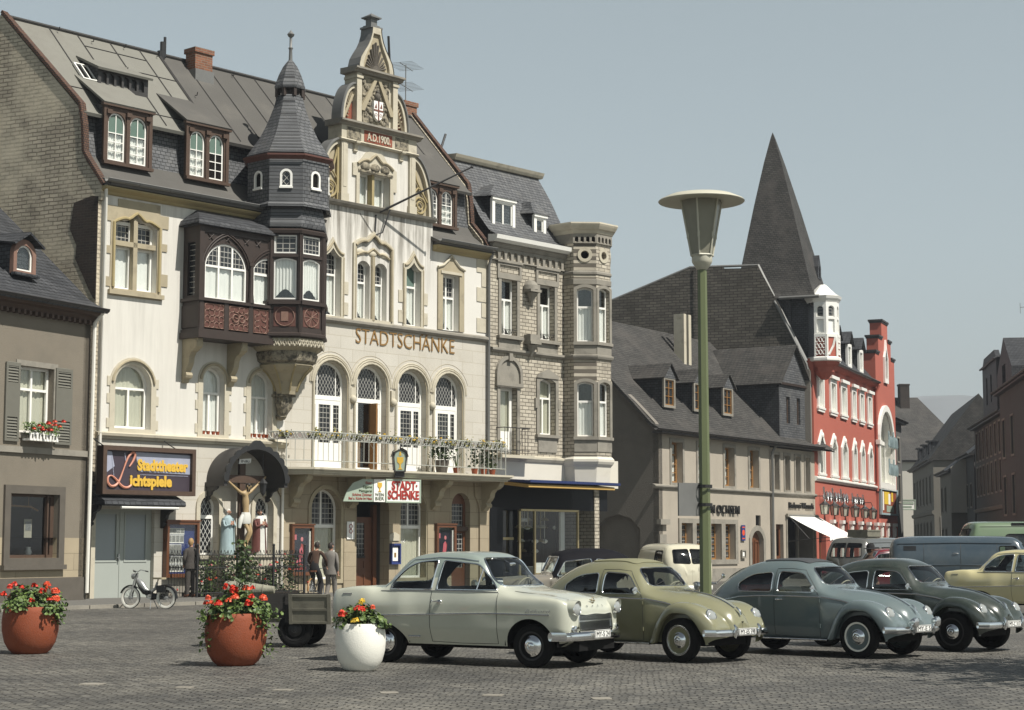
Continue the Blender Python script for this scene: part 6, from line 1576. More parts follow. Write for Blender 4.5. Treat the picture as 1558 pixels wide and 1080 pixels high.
m.lathe([(0,zt(640)),(.14,zt(638)),(.20,zt(634)),(.16,zt(631))],10,(cx,-.12,0));m.build('figured_bracket','relief',HX,True)
oy=-.86;ox0=M.at(304,400,oy)[0];ox1=cx-.52
Z=lambda py:M.at(304,py,oy)[1];oz0,oz1,oz2,oz3=Z(506),Z(462),Z(452),Z(352)
m=MB();big=curtain_arch(ox0+.22,ox0+1.98,oz2,oz3-1.12,oz3-.20,10);sm=arch(ox0+2.28,ox1-.12,oz2,oz3-.55,.38)
big=arch(ox0+.22,ox0+1.98,oz2,oz3-.28,.74)
m.plate(rect(ox0,ox1,oz2,oz3+.28),[big,sm],oy,oy+.12);m.box(ox0-.04,ox0+.14,oy-.05,oy+.05,oz0,oz3+.28);OR=m.build('oriel','timber',HX)
m=MB();side_w=rect(-.72,-.30,oz2+.1,oz3-.4);m.plate([(0,oz0),(0,oz3+.28),(oy,oz3+.28),(oy,oz0)],[[(-.22,oz2+.1),(-.22,oz3-.3),(-.62,oz3-.3),(-.62,oz2+.1)]],ox0,ox0+.10,'yz');m.build('oriel_side','timber',OR)
m=MB();m.box(ox0+.12,ox0+.14,-.66,-.18,oz2,oz3-.2);m.build('side_pane','lead_grid',OR)
m=MB();m.box(ox0+.12,ox1,-.1,-.05,oz0,oz3+.2);m.build('oriel_core','room_dark',OR)
window(OR,big,y=oy+.04,cols=3,tr=.42,upper='lead_grid',curtain='half',fw=.06,th=.06,lower='win_glass',mull=.07);window(OR,sm,y=oy+.04,cols=1,tr=.36,upper='lead_grid',curtain='half',fw=.06,th=.06)
m=MB()
for q,hgt in ((big,.22),(sm,.15)):
 for d in (.06,.14):
  o=grow(q,d)[2:];c=len(o)//2;o=[(p[0],p[1]+(hgt*(1-abs(i-c)/c)**2 if c else 0)) for i,p in enumerate(o)];m.tube([(p[0],oy-.03,p[1]) for p in o],.03,5)
m.tube([(ox0+2.13,oy-.05,oz2),(ox0+2.13,oy-.05,oz2+.5),(ox0+2.13,oy-.05,oz3-.9)],[.11,.07,.07],8);m.box(ox0+2.02,ox0+2.24,oy-.12,oy,oz3-.92,oz3-.80)
for x in (ox0+.3,ox0+1.0,ox0+1.8,ox0+2.3):m.tube([(x,oy-.02,oz3-.02),(x+.22,oy-.02,oz3-.22)],.018,4);m.tube([(x+.25,oy-.02,oz3-.02),(x+.06,oy-.02,oz3-.20)],.018,4)
m.box(ox0,ox1,oy-.04,oy,oz3+.02,oz3+.10);m.build('arch_carving','timber',OR,True)
m=MB();m.box(ox0-.10,ox1,oy-.12,0,oz2-.10,oz2);m.box(ox0-.05,ox1,oy-.03,-.01,oz1-.75,oz1-.02);m.box(ox0-.12,ox1,oy-.16,-.01,oz0-.16,oz0+.04);m.box(ox0-.07,ox1,oy-.10,-.01,oz0+.04,oz0+.14)
for x in (ox0,ox0+1.02,ox0+2.06,ox1-.16):m.box(x-.02,x+.16,oy-.07,oy-.03,oz0+.14,oz2-.1)
pa=m.build('parapet','timber',OR)
for j,(x0,x1) in enumerate(((ox0+.20,ox0+.98),(ox0+1.22,ox0+2.02),(ox0+2.26,ox1-.22))):
 m=MB();za,zb=oz0+.20,oz2-.18;m.box(x0,x1,oy-.045,oy-.032,za,zb);pn=m.build('carved_panel','timber_red',pa);m=MB();w=x1-x0;h=zb-za
 for u in range(4):
  for v in range(4):
   c=(x0+w*(u+.5)/4,za+h*(v+.5)/4);rr=h*.13;s=random.Random(u*7+v+j).uniform(0,6)
   m.tube([(c[0]+rr*math.cos(t+s),oy-.058,c[1]+rr*math.sin(t+s)) for t in [4.4*k/8 for k in range(9)]],.016,4)
 if j==1:
  for s in (-1,1):m.tube([(x0+w/2+s*.14+.13*math.cos(t),oy-.07,(za+zb)/2+.13*math.sin(t)) for t in [2*math.pi*k/12 for k in range(12)]],.022,4,True)
 m.tube([(x0,oy-.05,za),(x1,oy-.05,za),(x1,oy-.05,zb),(x0,oy-.05,zb)],.018,4,True);m.build('carving','timber_light',pn)
zr0,zr1,zr2=oz3+.26,oz3+.62,Z(322)-.02+.25
m=MB();A_=[(ox0-.22,oy-.20,zr0),(ox0-.16,oy-.12,zr0+.14),(ox0+.12,oy+.2,zr1+.02),(ox0+.42,-.02,zr2)]
rows=[[(ox0-.22,0,zr0),(ox0-.22,oy-.20,zr0),(ox1+.1,oy-.20,zr0)],[(ox0-.15,0,zr0+.16),(ox0-.15,oy-.11,zr0+.16),(ox1+.1,oy-.11,zr0+.16)],[(ox0+.12,0,zr1),(ox0+.12,oy+.22,zr1),(ox1+.1,oy+.22,zr1)],[(ox0+.36,0,zr2-.1),(ox0+.36,oy+.62,zr2-.1),(ox1+.1,oy+.62,zr2-.1)],[(ox0+.5,0,zr2),(ox0+.5,oy+.84,zr2),(ox1+.1,oy+.84,zr2)]]
m.grid(rows,flip=True);m.grid([[(ox0-.22,oy-.20,zr0-.03),(ox1+.1,oy-.20,zr0-.03)],[(ox0-.22,0,zr0-.03),(ox1+.1,0,zr0-.03)]]);m.grid([[(ox0-.22,oy-.20,zr0),(ox1+.1,oy-.20,zr0)],[(ox0-.22,oy-.20,zr0-.03),(ox1+.1,oy-.20,zr0-.03)]]);m.build('oriel_roof','slate_dark',OR)
for x in (ox0+.12,ox0+2.0):bracket(HX,x,oz0-.14,1.45,.80,.22,'stone',0)
sx0,sx1=-.36,3.22;sz0,sz1=3.30,4.80
S=put(M,(sx0+sx1)/2,-.92,(sz0+sz1)/2,'cinema_sign','large framed cinema sign with yellow lettering above the grey double door','sign');w,h=(sx1-sx0)/2,(sz1-sz0)/2
m=MB();m.plate(rect(-w,w,-h,h),[rect(-w+.14,w-.14,-h+.14,h-.14)],0,.34);m.box(-w+.02,w-.02,.30,.34,-h+.02,h-.02);m.build('sign_frame','brown_wood',S)
m=MB();m.box(-w+.14,w-.14,.13,.16,-h+.14,h-.14);pn=m.build('sign_panel','sign_purple',S)
m=MB();m.plate([(-.38,-.02),(w-.14,-.06),(w-.14,h-.20),(-.50,h-.16)],(),.12,.129);m.plate([(-w+.16,-.12),(-1.28,.12),(-1.40,h-.18),(-w+.16,h-.16)],(),.12,.129);m.build('sky_field','sign_lilac',pn)
m=MB()
for k in range(18):x=-1.38+.035*k*.35;z=.52-.045*k;m.box(-1.42+.006*k,-1.39+.006*k,.110,.118,z,z+.024)
for k in range(15):m.box(-.93+.004*k,-.90+.004*k,.110,.118,.52-.05*k*.4,.545-.05*k*.4)
for k in range(40):m.box(-.30+.047*k,-.275+.047*k,.110,.118,-.13,-.105)
m.build('film_perforation','sign_lilac',pn)
L_=[(-.76,.30),(-.70,.44),(-.64,.50),(-.57,.53),(-.52,.46),(-.58,.22),(-.78,.02)]
m=MB();cur=[(-.72,.12),(-.60,.28),(-.52,.46),(-.55,.555),(-.66,.54),(-.80,.36),(-.95,.0),(-1.08,-.30),(-1.22,-.47),(-1.40,-.50),(-1.52,-.38),(-1.50,-.22),(-1.38,-.18),(-1.22,-.28),(-1.05,-.45),(-.90,-.53),(-.74,-.52),(-.62,-.43)]
sm_=[]
for i in range(len(cur)-1):
 for k in range(4):
  t=k/4;p0=cur[max(0,i-1)];p1=cur[i];p2=cur[i+1];p3=cur[min(len(cur)-1,i+2)]
  sm_.append(tuple(.5*((2*p1[c])+(-p0[c]+p2[c])*t+(2*p0[c]-5*p1[c]+4*p2[c]-p3[c])*t*t+(-p0[c]+3*p1[c]-3*p2[c]+p3[c])*t**3) for c in (0,1)))
m.tube([(p[0]-.02,.10,p[1]) for p in sm_],[.022+.022*abs(math.sin(i/len(sm_)*9)) for i in range(len(sm_))],6);m.build('script_initial','sign_pink',pn)
text_obj('Stadttheater','lettering','sign_yellow',pn,.46,.012,(.55,.105,.03),(R(90),0,0),width=1.98,bold=.022);text_obj('ichtspiele','lettering','sign_yellow',pn,.46,.012,(.10,.105,-.46),(R(90),0,0),width=1.62,bold=.022)
m=MB()
for x in (-w+.2,w-.6):m.tube([(x,.3,h),(x-.05,.9,h+.30)],.02,5)
m.build('stay_rod','iron',S)
C=put(M,1.0,0,3.0,'door_canopy','flat dark canopy with a tube lamp over the cinema door','canopy')
m=MB();m.plate([(0,.62),(-.30,.40),(-1.02,.10),(-1.05,-.02),(-1.0,-.06),(0,.02)],(),-1.35,1.75,'yz');m.build('canopy_roof','slate_dark',C)
m=MB();m.tube([(-.7,-.98,-.10),(1.5,-.98,-.10)],.045,8);m.box(-.75,1.55,-1.0,-.9,-.06,-.02);m.build('tube_lamp','white_paint',C,True)
for x in (-1.2,1.6):bracket(C,x,-.02,.7,.6,.12,'iron')
def show_case(x0,x1,z0,z1,label,kind,y=-.22):
 o=put(M,(x0+x1)/2,0,z0,'display_case',label,'display case');w=(x1-x0)/2;h=z1-z0
 m=MB();m.plate(rect(-w,w,0,h),[rect(-w+.10,w-.10,.12,h-.10)],y,-.01);m.box(-w+.05,w-.05,-.06,-.02,.05,h-.05);m.box(-w-.03,w+.03,y-.03,0,h,h+.05);m.build('case_frame','door_wood',o)
 m=MB();m.box(-w+.09,w-.09,-.075,-.061,.10,h-.08);bk=m.build('back_panel','sign_blue' if kind=='photos' else 'poster_dark',o)
 if kind=='photos':
  r=random.Random(5)
  for k,(zz,hh,ww) in enumerate(((.20,.22,.72),(.46,.22,.72),(.72,.34,.60),(1.12,.24,.70),(1.40,.18,.72))):
   p=MB();p.box(-w+.13,-w+.13+ww*(2*w-.4),-.085,-.078,zz-.02,zz+hh+.0);pp=p.build('photo_print','paper_white',bk)
   p=MB();n=4 if k !=2 else 1
   for j in range(n):a=-w+.14+ww*(2*w-.4)*j/n;p.box(a,a+ww*(2*w-.4)/n-.02,-.09,-.086,zz+.02,zz+hh-.015)
   p.build('picture','photo_grey',pp)
 else:
  p=MB();p.box(-w+.13,w-.24,-.085,-.078,.16,h-.16);pp=p.build('poster','poster_dark',bk)
  p=MB();p.plate([(-.06,.60),(.10,.62),(.14,.85),(.10,h-.66),(.02,h-.62),(-.04,.85)],(),-.092,-.086);p.plate([(-w+.14,.30),(.0,.42),(w-.26,.30),(w-.26,.20),(-w+.14,.20)],(),-.092,-.086);p.build('figure_print','poster_red',pp)
  p=MB();p.ball((.05,-.09,h-.48),(.06,.006,.08),10,6);p.plate([(-.25,.42),(.06,.48),(.10,.85),(.04,1.0),(-.06,.9),(-.10,.6)],(),-.098,-.093);p.box(-w+.15,-w+.3,-.094,-.088,h-.5,h-.32);p.build('pale_print','petal_pink',pp)
  p=MB();p.box(w-.17,w-.12,-.16,-.08,.35,h-.2);p.build('tube_lamp','white_paint',o)
 m=MB();m.box(-w+.09,w-.09,y+.05,y+.055,.11,h-.09);m.build('pane','win_glass',o);return o
show_case(2.66,3.98,.70,2.50,'oak framed display case of black and white stills on blue beside the cinema door','photos')
show_case(7.98,8.98,.70,2.42,'brown poster case with a red poster left of the leaded inn window','poster');show_case(15.1,16.14,.90,2.50,'brown poster case with a red poster next to the side door of the inn','poster')
o=put(M,12.98,-.10,1.05,'menu_case','small black menu case with a white card right of the inn entrance','menu case');m=MB();m.plate(rect(-.24,.24,0,.75),[rect(-.19,.19,.06,.68)],-.12,0);m.box(-.2,.2,-.03,0,.05,.69);m.build('case_frame','sign_blue',o);m=MB();m.box(-.14,.14,-.05,-.035,.12,.62);c=m.build('card','paper_white',o);m=MB();m.box(-.05,.05,-.056,-.051,.25,.42);m.build('crest_print','gold',c)
o=put(M,12.98,-.09,1.90,'notice_plate','small cream notice plate above the menu case','notice');m=MB();m.plate(rpoly([(-.25,0),(.25,0),(.25,.22),(0,.32),(-.25,.22)],.05),(),-.03,0);m.build('plate','pale_stone',o)
o=put(M,10.80,-.10,1.95,'notice_plate','white paper notice on the pier left of the inn entrance','notice');m=MB();m.box(-.18,.18,-.02,0,0,.62);p=m.build('plate','paper_white',o);m=MB()
for k in range(2):m.tube([(.08*math.cos(t),-.028,.28+.17*k+.07*math.sin(t)) for t in [2*math.pi*j/10 for j in range(10)]],.012,4,True)
m.build('print','sign_red',p)
LF=frame_from(128,917,2200)
HL=thing('plaster_house','low olive grey plastered house with slate roof and shuttered window at left','house',(LF.O[0],LF.O[1],0),LF.a)
lw=rect(-3.07,-1.62,5.0,6.95);ls=rect(-3.35,-1.28,1.36,3.22)
wall(HL,rect(-8,.0,1.95,8.75),[lw,rect(-3.35,-1.28,1.95,3.22)],'olive_render','wall',.3);wall(HL,rect(-8,0,0,1.95),[rect(-3.35,-1.28,1.36,1.95)],'tan_ashlar','ground_wall',.32)
m=MB();m.box(-8,-.0,-.06,0,0,.78);m.build('plinth','dark_stone',HL)
m=MB();m.box(-8,-.0,-.08,0,4.40,4.58);m.build('string_course','grey_stone',HL)
m=MB();m.plate([(0,0),(10,0),(10,9),(4.2,12.4),(0,8.9)],(),-.3,0,'yz');m.build('side_wall','olive_render',HL)
backing(HL,-8,-.3,4.3,8.6,1.0)
W=window(HL,lw,kind='rect',cols=2,tr=.34,curtain='full',cmat='curtain_cream',fw=.08,y=.2,ring=grow(lw,.16),ringmat='grey_stone',proud=.03)
for x0,x1 in ((-3.68,-3.10),(-1.56,-.84)):
 m=MB();m.plate(rect(x0,x1,4.72,7.0),[rect(x0+.08,x1-.08,6.42,6.9),rect(x0+.08,x1-.08,4.80,5.42)],-.07,-.02);m.box(x0+.1,x1-.1,-.05,-.02,5.5,6.36)
 for z0 in (4.82,6.44):
  for k in range(7):z=z0+.085*k;m.add([(x0+.08,-.07,z),(x1-.08,-.07,z),(x1-.08,-.03,z+.07),(x0+.08,-.03,z+.07)],[(0,1,2,3)])
 m.build('shutter','shutter',HL)
m=MB();m.plate(grow(ls,.24),[ls],-.08,.0);m.box(-3.65,-1.0,-.16,.0,1.02,1.16);sw=m.build('shop_window','dark_stone',HL)
m=MB();m.plate(ls,[rect(-3.2,-1.42,1.45,3.14)],.16,.22);m.box(-1.62,-1.56,.1,.22,1.4,3.2);m.build('window_frame','brown_wood',sw)
m=MB();m.poly([(-3.3,.19,1.4),(-1.3,.19,1.4),(-1.3,.19,3.2),(-3.3,.19,3.2)]);m.build('pane','shop_glass',sw)
m=MB();m.box(-3.5,-1.2,1.1,1.15,1.2,3.4);m.box(-3.5,-1.2,.25,1.1,1.28,1.36);m.box(-3.5,-3.45,.3,1.1,1.3,3.4);m.box(-1.25,-1.2,.3,1.1,1.3,3.4);m.build('room_shade','room_dark',sw)
m=MB();m.tube([(-3.15,.4,2.75),(-2.9,.4,2.88),(-2.0,.4,2.86),(-1.7,.4,2.75)],.03,6);m.tube([(-2.8,.4,2.9),(-2.8,.4,3.2)],.012,4);m.tube([(-2.1,.4,2.9),(-2.1,.4,3.2)],.012,4);m.build('hanging_rod','ochre_wood',sw)
for lx in (-3.1,-2.0):
 o=put(LF,lx,.45,1.36,'vase','white vase at the %s end of the dark shop window' % ('left' if lx<-3 else 'right'),'vase');m=MB();m.lathe([(0,0),(.06,0),(.09,.10),(.10,.18),(.06,.27),(.07,.32)],14);m.build('vase_body','white_paint',o,True)
o=put(LF,-1.93,.55,1.95,'calendar','pale calendar card hung in the dark shop window','calendar');m=MB();m.box(-.16,.16,0,.012,0,.55);p=m.build('card','pale_stone',o);m=MB();m.box(-.12,.12,-.01,-.002,.22,.48);m.build('picture','photo_grey',p)
cornice(HL,-8,.06,[(.02,8.55),(-.14,8.57),(-.20,8.70),(-.42,8.74),(-.46,8.84),(.02,8.86)],'brown_wood','eaves_board')
m=MB()
for k in range(34):m.box(-8+.24*k,-8+.24*k+.10,-.22,-.02,8.44,8.56)
m.build('dentil','brown_wood',HL);gutter(HL,-8,.14,-.52,8.92,.09,'lead_dark')
slab(HL,'roof','slate_dark',[(-8,-.56,8.86),(.14,-.56,8.86),(.14,.2,9.26),(-8,.2,9.26)],.08);slab(HL,'roof','slate_dark',[(-8,.2,9.26),(.14,.2,9.26),(.14,5.6,13.9),(-8,5.6,13.9)],.08)
m=MB();q=arch(-2.72,-2.05,9.85,10.62,.30);m.plate(arch(-2.86,-1.90,9.75,10.80,.40),[q],.55,.70);D=m.build('dormer','timber_light',HL)
window(D,q,cols=1,tr=None,curtain=None,fw=.05,y=.6,th=.05);slab(D,'dormer_roof','slate_dark',[(-2.38,.35,11.02),(-1.72,.35,10.62),(-1.72,2.2,10.9),(-2.38,2.2,11.1)],.06);slab(D,'dormer_roof','slate_dark',[(-3.04,.35,10.62),(-2.38,.35,11.02),(-2.38,2.2,11.1),(-3.04,2.2,10.9)],.06)
m=MB();m.plate(rect(-2.84,-1.92,9.4,10.6),(),.7,1.6);m.box(-2.9,-1.86,.42,.6,9.68,9.77);m.build('dormer_cheek','slate_dark',D)
pipe(HL,[(.0,-.5,8.85),(-.04,-.18,8.5),(-.06,-.14,.3)],.06)
HN=thing('brick_house','narrow pale grey brick house with octagonal turret and a lamp shop below','house',(M.O[0],M.O[1],0),M.a)
x0=XR+.14;NC=23.80;x1=23.1
n1=rect(18.85,19.78,9.98,12.22);n2=rect(21.16,22.08,9.98,12.22);nd=rect(18.78,19.78,5.32,7.95);n3=arch(21.12,22.12,6.15,8.40,.14)
wall(HN,rect(x0,x1,5.25,13.25),[n1,n2,nd,n3],'grey_brick','wall');wall(HN,rect(x0,26.2,4.1,5.25),[],'white_plaster','plaster_band',.3)
backing(HN,x0,23,4.4,13.2,1.0)
m=MB();m.box(25.0,25.3,.3,10,0,13.4);m.build('side_wall','grey_brick',HN)
for n in (n1,n2):
 W=window(HN,n,kind='rect',cols=2,tr=.36,curtain='half',clow=.5,fw=.07,upper='one',ring=grow(n,.16),ringmat='grey_stone',proud=.05)
 m=MB();a,b=n[0][0],n[1][0];m.plate([(a-.24,12.2),(b+.24,12.2),(b+.24,12.86),(a-.24,12.86)],[rect(a-.12,b+.12,12.42,12.74)],-.07,-.002);m.box(a-.28,b+.28,-.12,-.06,12.84,12.92);m.build('lintel','grey_stone',W)
 m=MB();m.box(a-.26,b+.26,-.18,0,9.82,9.93);m.box(a-.16,b+.16,-.05,0,9.42,9.80);m.build('sill','grey_stone',W);bracket(W,a-.12,9.82,.25,.14,.12,'grey_stone',0);bracket(W,b+.12,9.82,.25,.14,.12,'grey_stone',0)
 m=MB()
 for k in range(6):x=a+.06+.15*k;m.tube([(x+.07*math.cos(t),-.03,10.10+.07*math.sin(t)) for t in [2*math.pi*j/8 for j in range(8)]],.010,4,True)
 m.tube([(a,-.03,10.2),(b,-.03,10.2)],.012,4);m.build('window_grille','iron',W)
W=window(HN,n3,cols=2,tr=.34,curtain='full',cmat='curtain_cream',fw=.075,upper='one',ring=grow(n3,.17),ringmat='grey_stone',proud=.06,sill=.22,sillmat='grey_stone')
m=MB();m.plate([(20.95,8.42),(22.3,8.42),(22.2,8.58),(21.62,8.80),(21.05,8.58)],(),-.10,-.002);m.box(20.85,21.0,-.08,0,7.2,7.6);m.box(22.24,22.4,-.08,0,7.2,7.6);m.box(21.05,22.2,-.05,0,5.45,6.0);m.build('hood','grey_stone',W)
W=window(HN,nd,kind='rect',cols=1,tr=None,curtain='full',fw=.16,cmat='curtain_cream',name='balcony_door',ring=[(18.62,5.32),(19.94,5.32),(19.94,8.1),(18.62,8.1)],ringmat='grey_stone')
m=MB();m.box(18.78,19.78,TK,TK+.03,5.34,6.2);m.build('door_leaf','white_paint',W)
m=MB();a=arch(18.66,19.90,8.05,9.02,.62);m.plate(grow(a,.14),[a],-.12,-.002);m.plate(a,(),-.04,-.002);m.box(19.18,19.38,-.18,-.1,8.95,9.25);m.box(18.5,20.05,-.14,0,7.95,8.08);m.build('tympanum','grey_stone',W)
m=MB()
for k in range(9):x=18.62+.17*k;m.tube([(x,-.42,5.25),(x,-.42,6.3)],.013,4)
m.tube([(18.6,0,6.3),(18.6,-.42,6.3),(20.1,-.42,6.3),(20.1,0,6.3)],.018,5);m.tube([(18.6,-.42,5.42),(20.1,-.42,5.42)],.014,4);m.build('window_grille','iron',W)
m=MB();m.box(18.4,20.3,-.5,0,5.12,5.24);m.build('door_ledge','pale_stone',HN)
cornice(HN,x0,x1,[(.02,9.24),(-.08,9.26),(-.16,9.34),(-.16,9.42),(.02,9.46)],'grey_stone','string_course')
for z in (11.85,9.75):
 m=MB();m.tube([(20.5,-.12,z-.55),(20.5,-.16,z-.25),(20.5,-.2,z-.05)],[.04,.16,.26],8);m.box(20.18,20.82,-.42,0,z-.05,z+.05)
 if z>11:m.lathe([(.36,0),(.34,.18),(.22,.34),(0,.42)],14,(20.5,-.08,z+.05),math.pi,2*math.pi)
 else:m.box(20.22,20.78,-.36,0,z+.05,z+.34)
 m.build('wall_console','grey_stone',HN)
m=MB();hs=[arch(x0+.12+.385*k,x0+.12+.385*k+.24,12.95,13.28) for k in range(12)];m.plate(rect(x0,x1,12.90,13.42),hs,-.10,-.002);m.build('arched_frieze','grey_stone',HN)
cornice(HN,x0,x1+.1,[(.02,13.38),(-.14,13.40),(-.2,13.5),(-.26,13.56),(.02,13.58)],'grey_stone','cornice');cornice(HN,x0-.1,x1+.1,[(.02,13.58),(-.30,13.58),(-.44,13.68),(-.48,13.84),(.02,13.88)],'white_paint','eaves_board')
cy2=-.08;RA=1.12/math.cos(R(22.5));tur={}
def turret(name,mat,z0,z1,k=1.0,holes=None,th=.2,par=HN):
 pts=octa(NC,cy2,RA*k);m=MB();T_=[]
 for i in range(8):
  a,b=Vector(pts[i]),Vector(pts[(i+1) % 8]);n=((a+b)/2-Vector((NC,cy2))).normalized();L=(b-a).length;ang=math.atan2((b-a).y,(b-a).x)
  m.M=Matrix.Translation((a.x,a.y,0))@Matrix.Rotation(ang,4,'Z');hl=holes(L) if holes and n.y<-.1 else []
  m.plate(rect(0,L,z0,z1),hl,0,th)
  if hl:T_.append((m.M.copy(),hl,L))
 m.M=None;return m.build(name,mat,par),T_
def tb(zs,name,mat):
 m=MB();octa_rows(m,NC,cy2,[(RA*k,z) for k,z in zs]);return m.build(name,mat,HN)
t1,wa=turret('turret_wall','grey_brick',9.42,12.75,holes=lambda L:[arch(L/2-.34,L/2+.34,9.98,12.2,.10)])
t2,wb=turret('turret_wall','grey_brick',5.3,9.26,holes=lambda L:[arch(L/2-.34,L/2+.34,6.12,8.34,.10)])
t3,wc=turret('turret_wall','grey_brick',12.75,14.1,holes=lambda L:[[(L/2+.17*math.cos(2*math.pi*k/16),13.55+.17*math.sin(2*math.pi*k/16)) for k in range(16)]])
for lst,cur in ((wa,'half'),(wb,'full')):
 for T4,hl,L in lst:
  q=hl[0];xs=[p[0] for p in q];zs=[p[1] for p in q];zt_=zs[0]+(max(zs)-zs[0])*.64;f=MB();f.M=T4
  f.plate(grow(q,.02),[clip(grow(q,-.07),0,9,0,zt_-.04),clip(grow(q,-.07),0,9,zt_+.04,99)],.14,.20);w=f.build('window','white_paint',t1)
  f=MB();f.M=T4;f.plate(q,(),.17,.174);f.build('pane','win_glass',w)
  f=MB();f.M=T4;f.grid([[(x,.25+.02*math.sin(i*2),zs[0]+.05),(x,.25+.02*math.sin(i*2),zt_)] for i,x in enumerate([xs[0]+(xs[1]-xs[0])*j/14 for j in range(15)])],flip=True);f.build('curtain','curtain',w,True)
  f=MB();f.M=T4;f.plate(grow(q,.13),[q],-.05,.0);f.box(xs[0]-.16,xs[1]+.16,-.10,.02,zs[0]-.14,zs[0]-.02);f.box(xs[0]-.12,xs[1]+.12,-.03,.0,zs[0]-.62,zs[0]-.16);f.build('surround','grey_stone',w)
for T4,hl,L in wc:
 q=hl[0];f=MB();f.M=T4;f.plate(grow(q,.13),[q],-.04,.0);w=f.build('round_window','pale_stone',t3)
tb([(.58,5.3),(.58,14.2)],'turret_core','room_dark')
tb([(1.0,12.70),(1.04,12.76),(1.04,12.84),(1.0,12.9)],'turret_band','grey_stone');tb([(1.0,9.22),(1.07,9.28),(1.10,9.36),(1.10,9.42),(1.0,9.46)],'turret_band','grey_stone');tb([(1.0,12.30),(1.03,12.34),(1.03,12.54),(1.0,12.56)],'turret_band','grey_stone')
t4,wd=turret('turret_frieze','grey_stone',14.02,14.42,1.06,holes=lambda L:[arch(.08+.23*k,.08+.23*k+.14,14.06,14.30) for k in range(4)],th=.1)
tb([(1.04,14.40),(1.09,14.44),(1.12,14.54),(1.19,14.60),(1.25,14.72),(1.28,14.80),(1.27,14.86)],'turret_cornice','pale_stone');tb([(1.27,14.85),(.7,14.96),(.05,15.08)],'turret_roof','zinc')
tb([(.92,4.2),(.98,4.9),(1.06,5.0),(1.10,5.1),(1.10,5.2),(1.02,5.3)],'turret_base','white_plaster')
cornice(HN,x0,x1,[(.0,5.0),(-.06,5.04),(-.12,5.14),(-.12,5.22),(0,5.27)],'pale_stone','string_course')
MR=[(-.2,13.9),(.15,14.1),(.7,14.75),(1.5,16.2),(2.2,17.25)]
m=MB();m.grid([[(x,p[0],p[1]) for p in MR] for x in (x0+.1,23.6)]);m.grid([[(23.6,p[0],p[1]) for p in MR],[(24.9-.0,p[0]+1.0,p[1]-.1) if i<4 else (23.9,3.2,17.25) for i,p in enumerate(MR)]]);m.poly([(x0+.1,2.2,17.25),(23.6,2.2,17.25),(23.9,3.2,17.25),(23.9,9,17.6),(x0+.1,9,17.6)]);m.poly([(23.6,-.2,13.9),(25.2,.8,13.8),(25.2,9,13.8),(23.9,9,17.6),(23.9,3.2,17.25),(24.9,1.7,14.65)]);m.build('roof','slate',HN)
cornice(HN,x0+.1,23.75,[(2.5,17.2),(2.05,17.2),(1.98,17.3),(1.92,17.42),(2.5,17.46)],'pale_stone','ridge_cornice')
for a,b,z0,z1 in ((18.85,20.22,14.12,15.50),(21.38,22.12,14.08,15.14)):
 y=.45;m=MB();ho=rect(a+.16,b-.16,z0+.22,z1-.14);m.plate(rect(a,b,z0,z1),[ho],y,y+.12);m.box(a-.04,b+.04,y-.06,y+.04,z1-.06,z1+.05);D=m.build('dormer','white_paint',HN)
 window(D,ho,kind='rect',cols=2 if b-a>1 else 1,tr=None,curtain='full',y=y+.05,th=.05,fw=.05,cmat='curtain')
 m=MB();m.plate(rect(a+.02,b-.02,z0-.05,z1),(),y+.12,1.4);m.build('dormer_cheek','slate_dark',D)
 m=MB();cx_=(a+b)/2;m.grid([[(a-.16,y-.1,z1+.05),(a-.05,y+.05,z1+.22),(cx_-.2,y+.35,z1+.62),(cx_,y+.8,z1+.72)],[(b+.16,y-.1,z1+.05),(b+.05,y+.05,z1+.22),(cx_+.2,y+.35,z1+.62),(cx_,y+.8,z1+.72)]],flip=False);m.grid([[(a-.16,y-.1,z1+.05),(a-.05,y+.05,z1+.22),(cx_-.2,y+.35,z1+.62),(cx_,y+.8,z1+.72)],[(a-.5,y+1.2,z1+.1),(a-.4,y+1.3,z1+.2),(cx_-.3,y+1.5,z1+.6),(cx_,y+1.6,z1+.72)]]);m.grid([[(b+.16,y-.1,z1+.05),(b+.05,y+.05,z1+.22),(cx_+.2,y+.35,z1+.62),(cx_,y+.8,z1+.72)],[(b+.5,y+1.2,z1+.1),(b+.4,y+1.3,z1+.2),(cx_+.3,y+1.5,z1+.6),(cx_,y+1.6,z1+.72)]]);m.build('dormer_roof','slate',D)
m=MB();m.box(x0,25.9,.35,.45,3.15,4.12)
for k in range(26):m.box(x0,23.6,.30,.35,3.2+.034*k,3.215+.034*k)
for k in range(80):m.box(x0,x0+.75,-.02,.3,.05+.04*k,.075+.04*k)
m.box(x0,x0+.75,.0,.4,0,3.2);fs=m.build('shop_fascia','shop_black',HN)
m=MB()
for a,b,y in ((19.95,20.05,-.0),(20.75,20.83,-.1),(23.42,23.50,-.1)):m.box(a,b,y,y+.08,.3,3.12)
m.box(19.95,23.5,-.1,0,3.08,3.16);m.box(19.0,19.95,.3,.36,1.95,2.05);m.box(20.8,23.5,-.1,-.0,.55,.65);m.build('shop_frame','brass',HN)
m=MB();m.poly([(20.8,-.05,.6),(23.45,-.05,.6),(23.45,-.05,3.1),(20.8,-.05,3.1)]);m.poly([(20.0,.03,.3),(20.78,-.05,.3),(20.78,-.05,3.1),(20.0,.03,3.1)]);m.poly([(19.0,.35,.3),(19.95,.35,.3),(19.95,.35,3.1),(19.0,.35,3.1)]);m.build('shop_pane','shop_glass',HN)
m=MB();m.box(x0,25.8,1.9,1.95,0,3.2);m.box(20.8,23.5,0,1.9,.5,.58);m.box(22.72,23.0,.35,.5,.6,3.1);m.build('shop_interior','room_dark',HN)
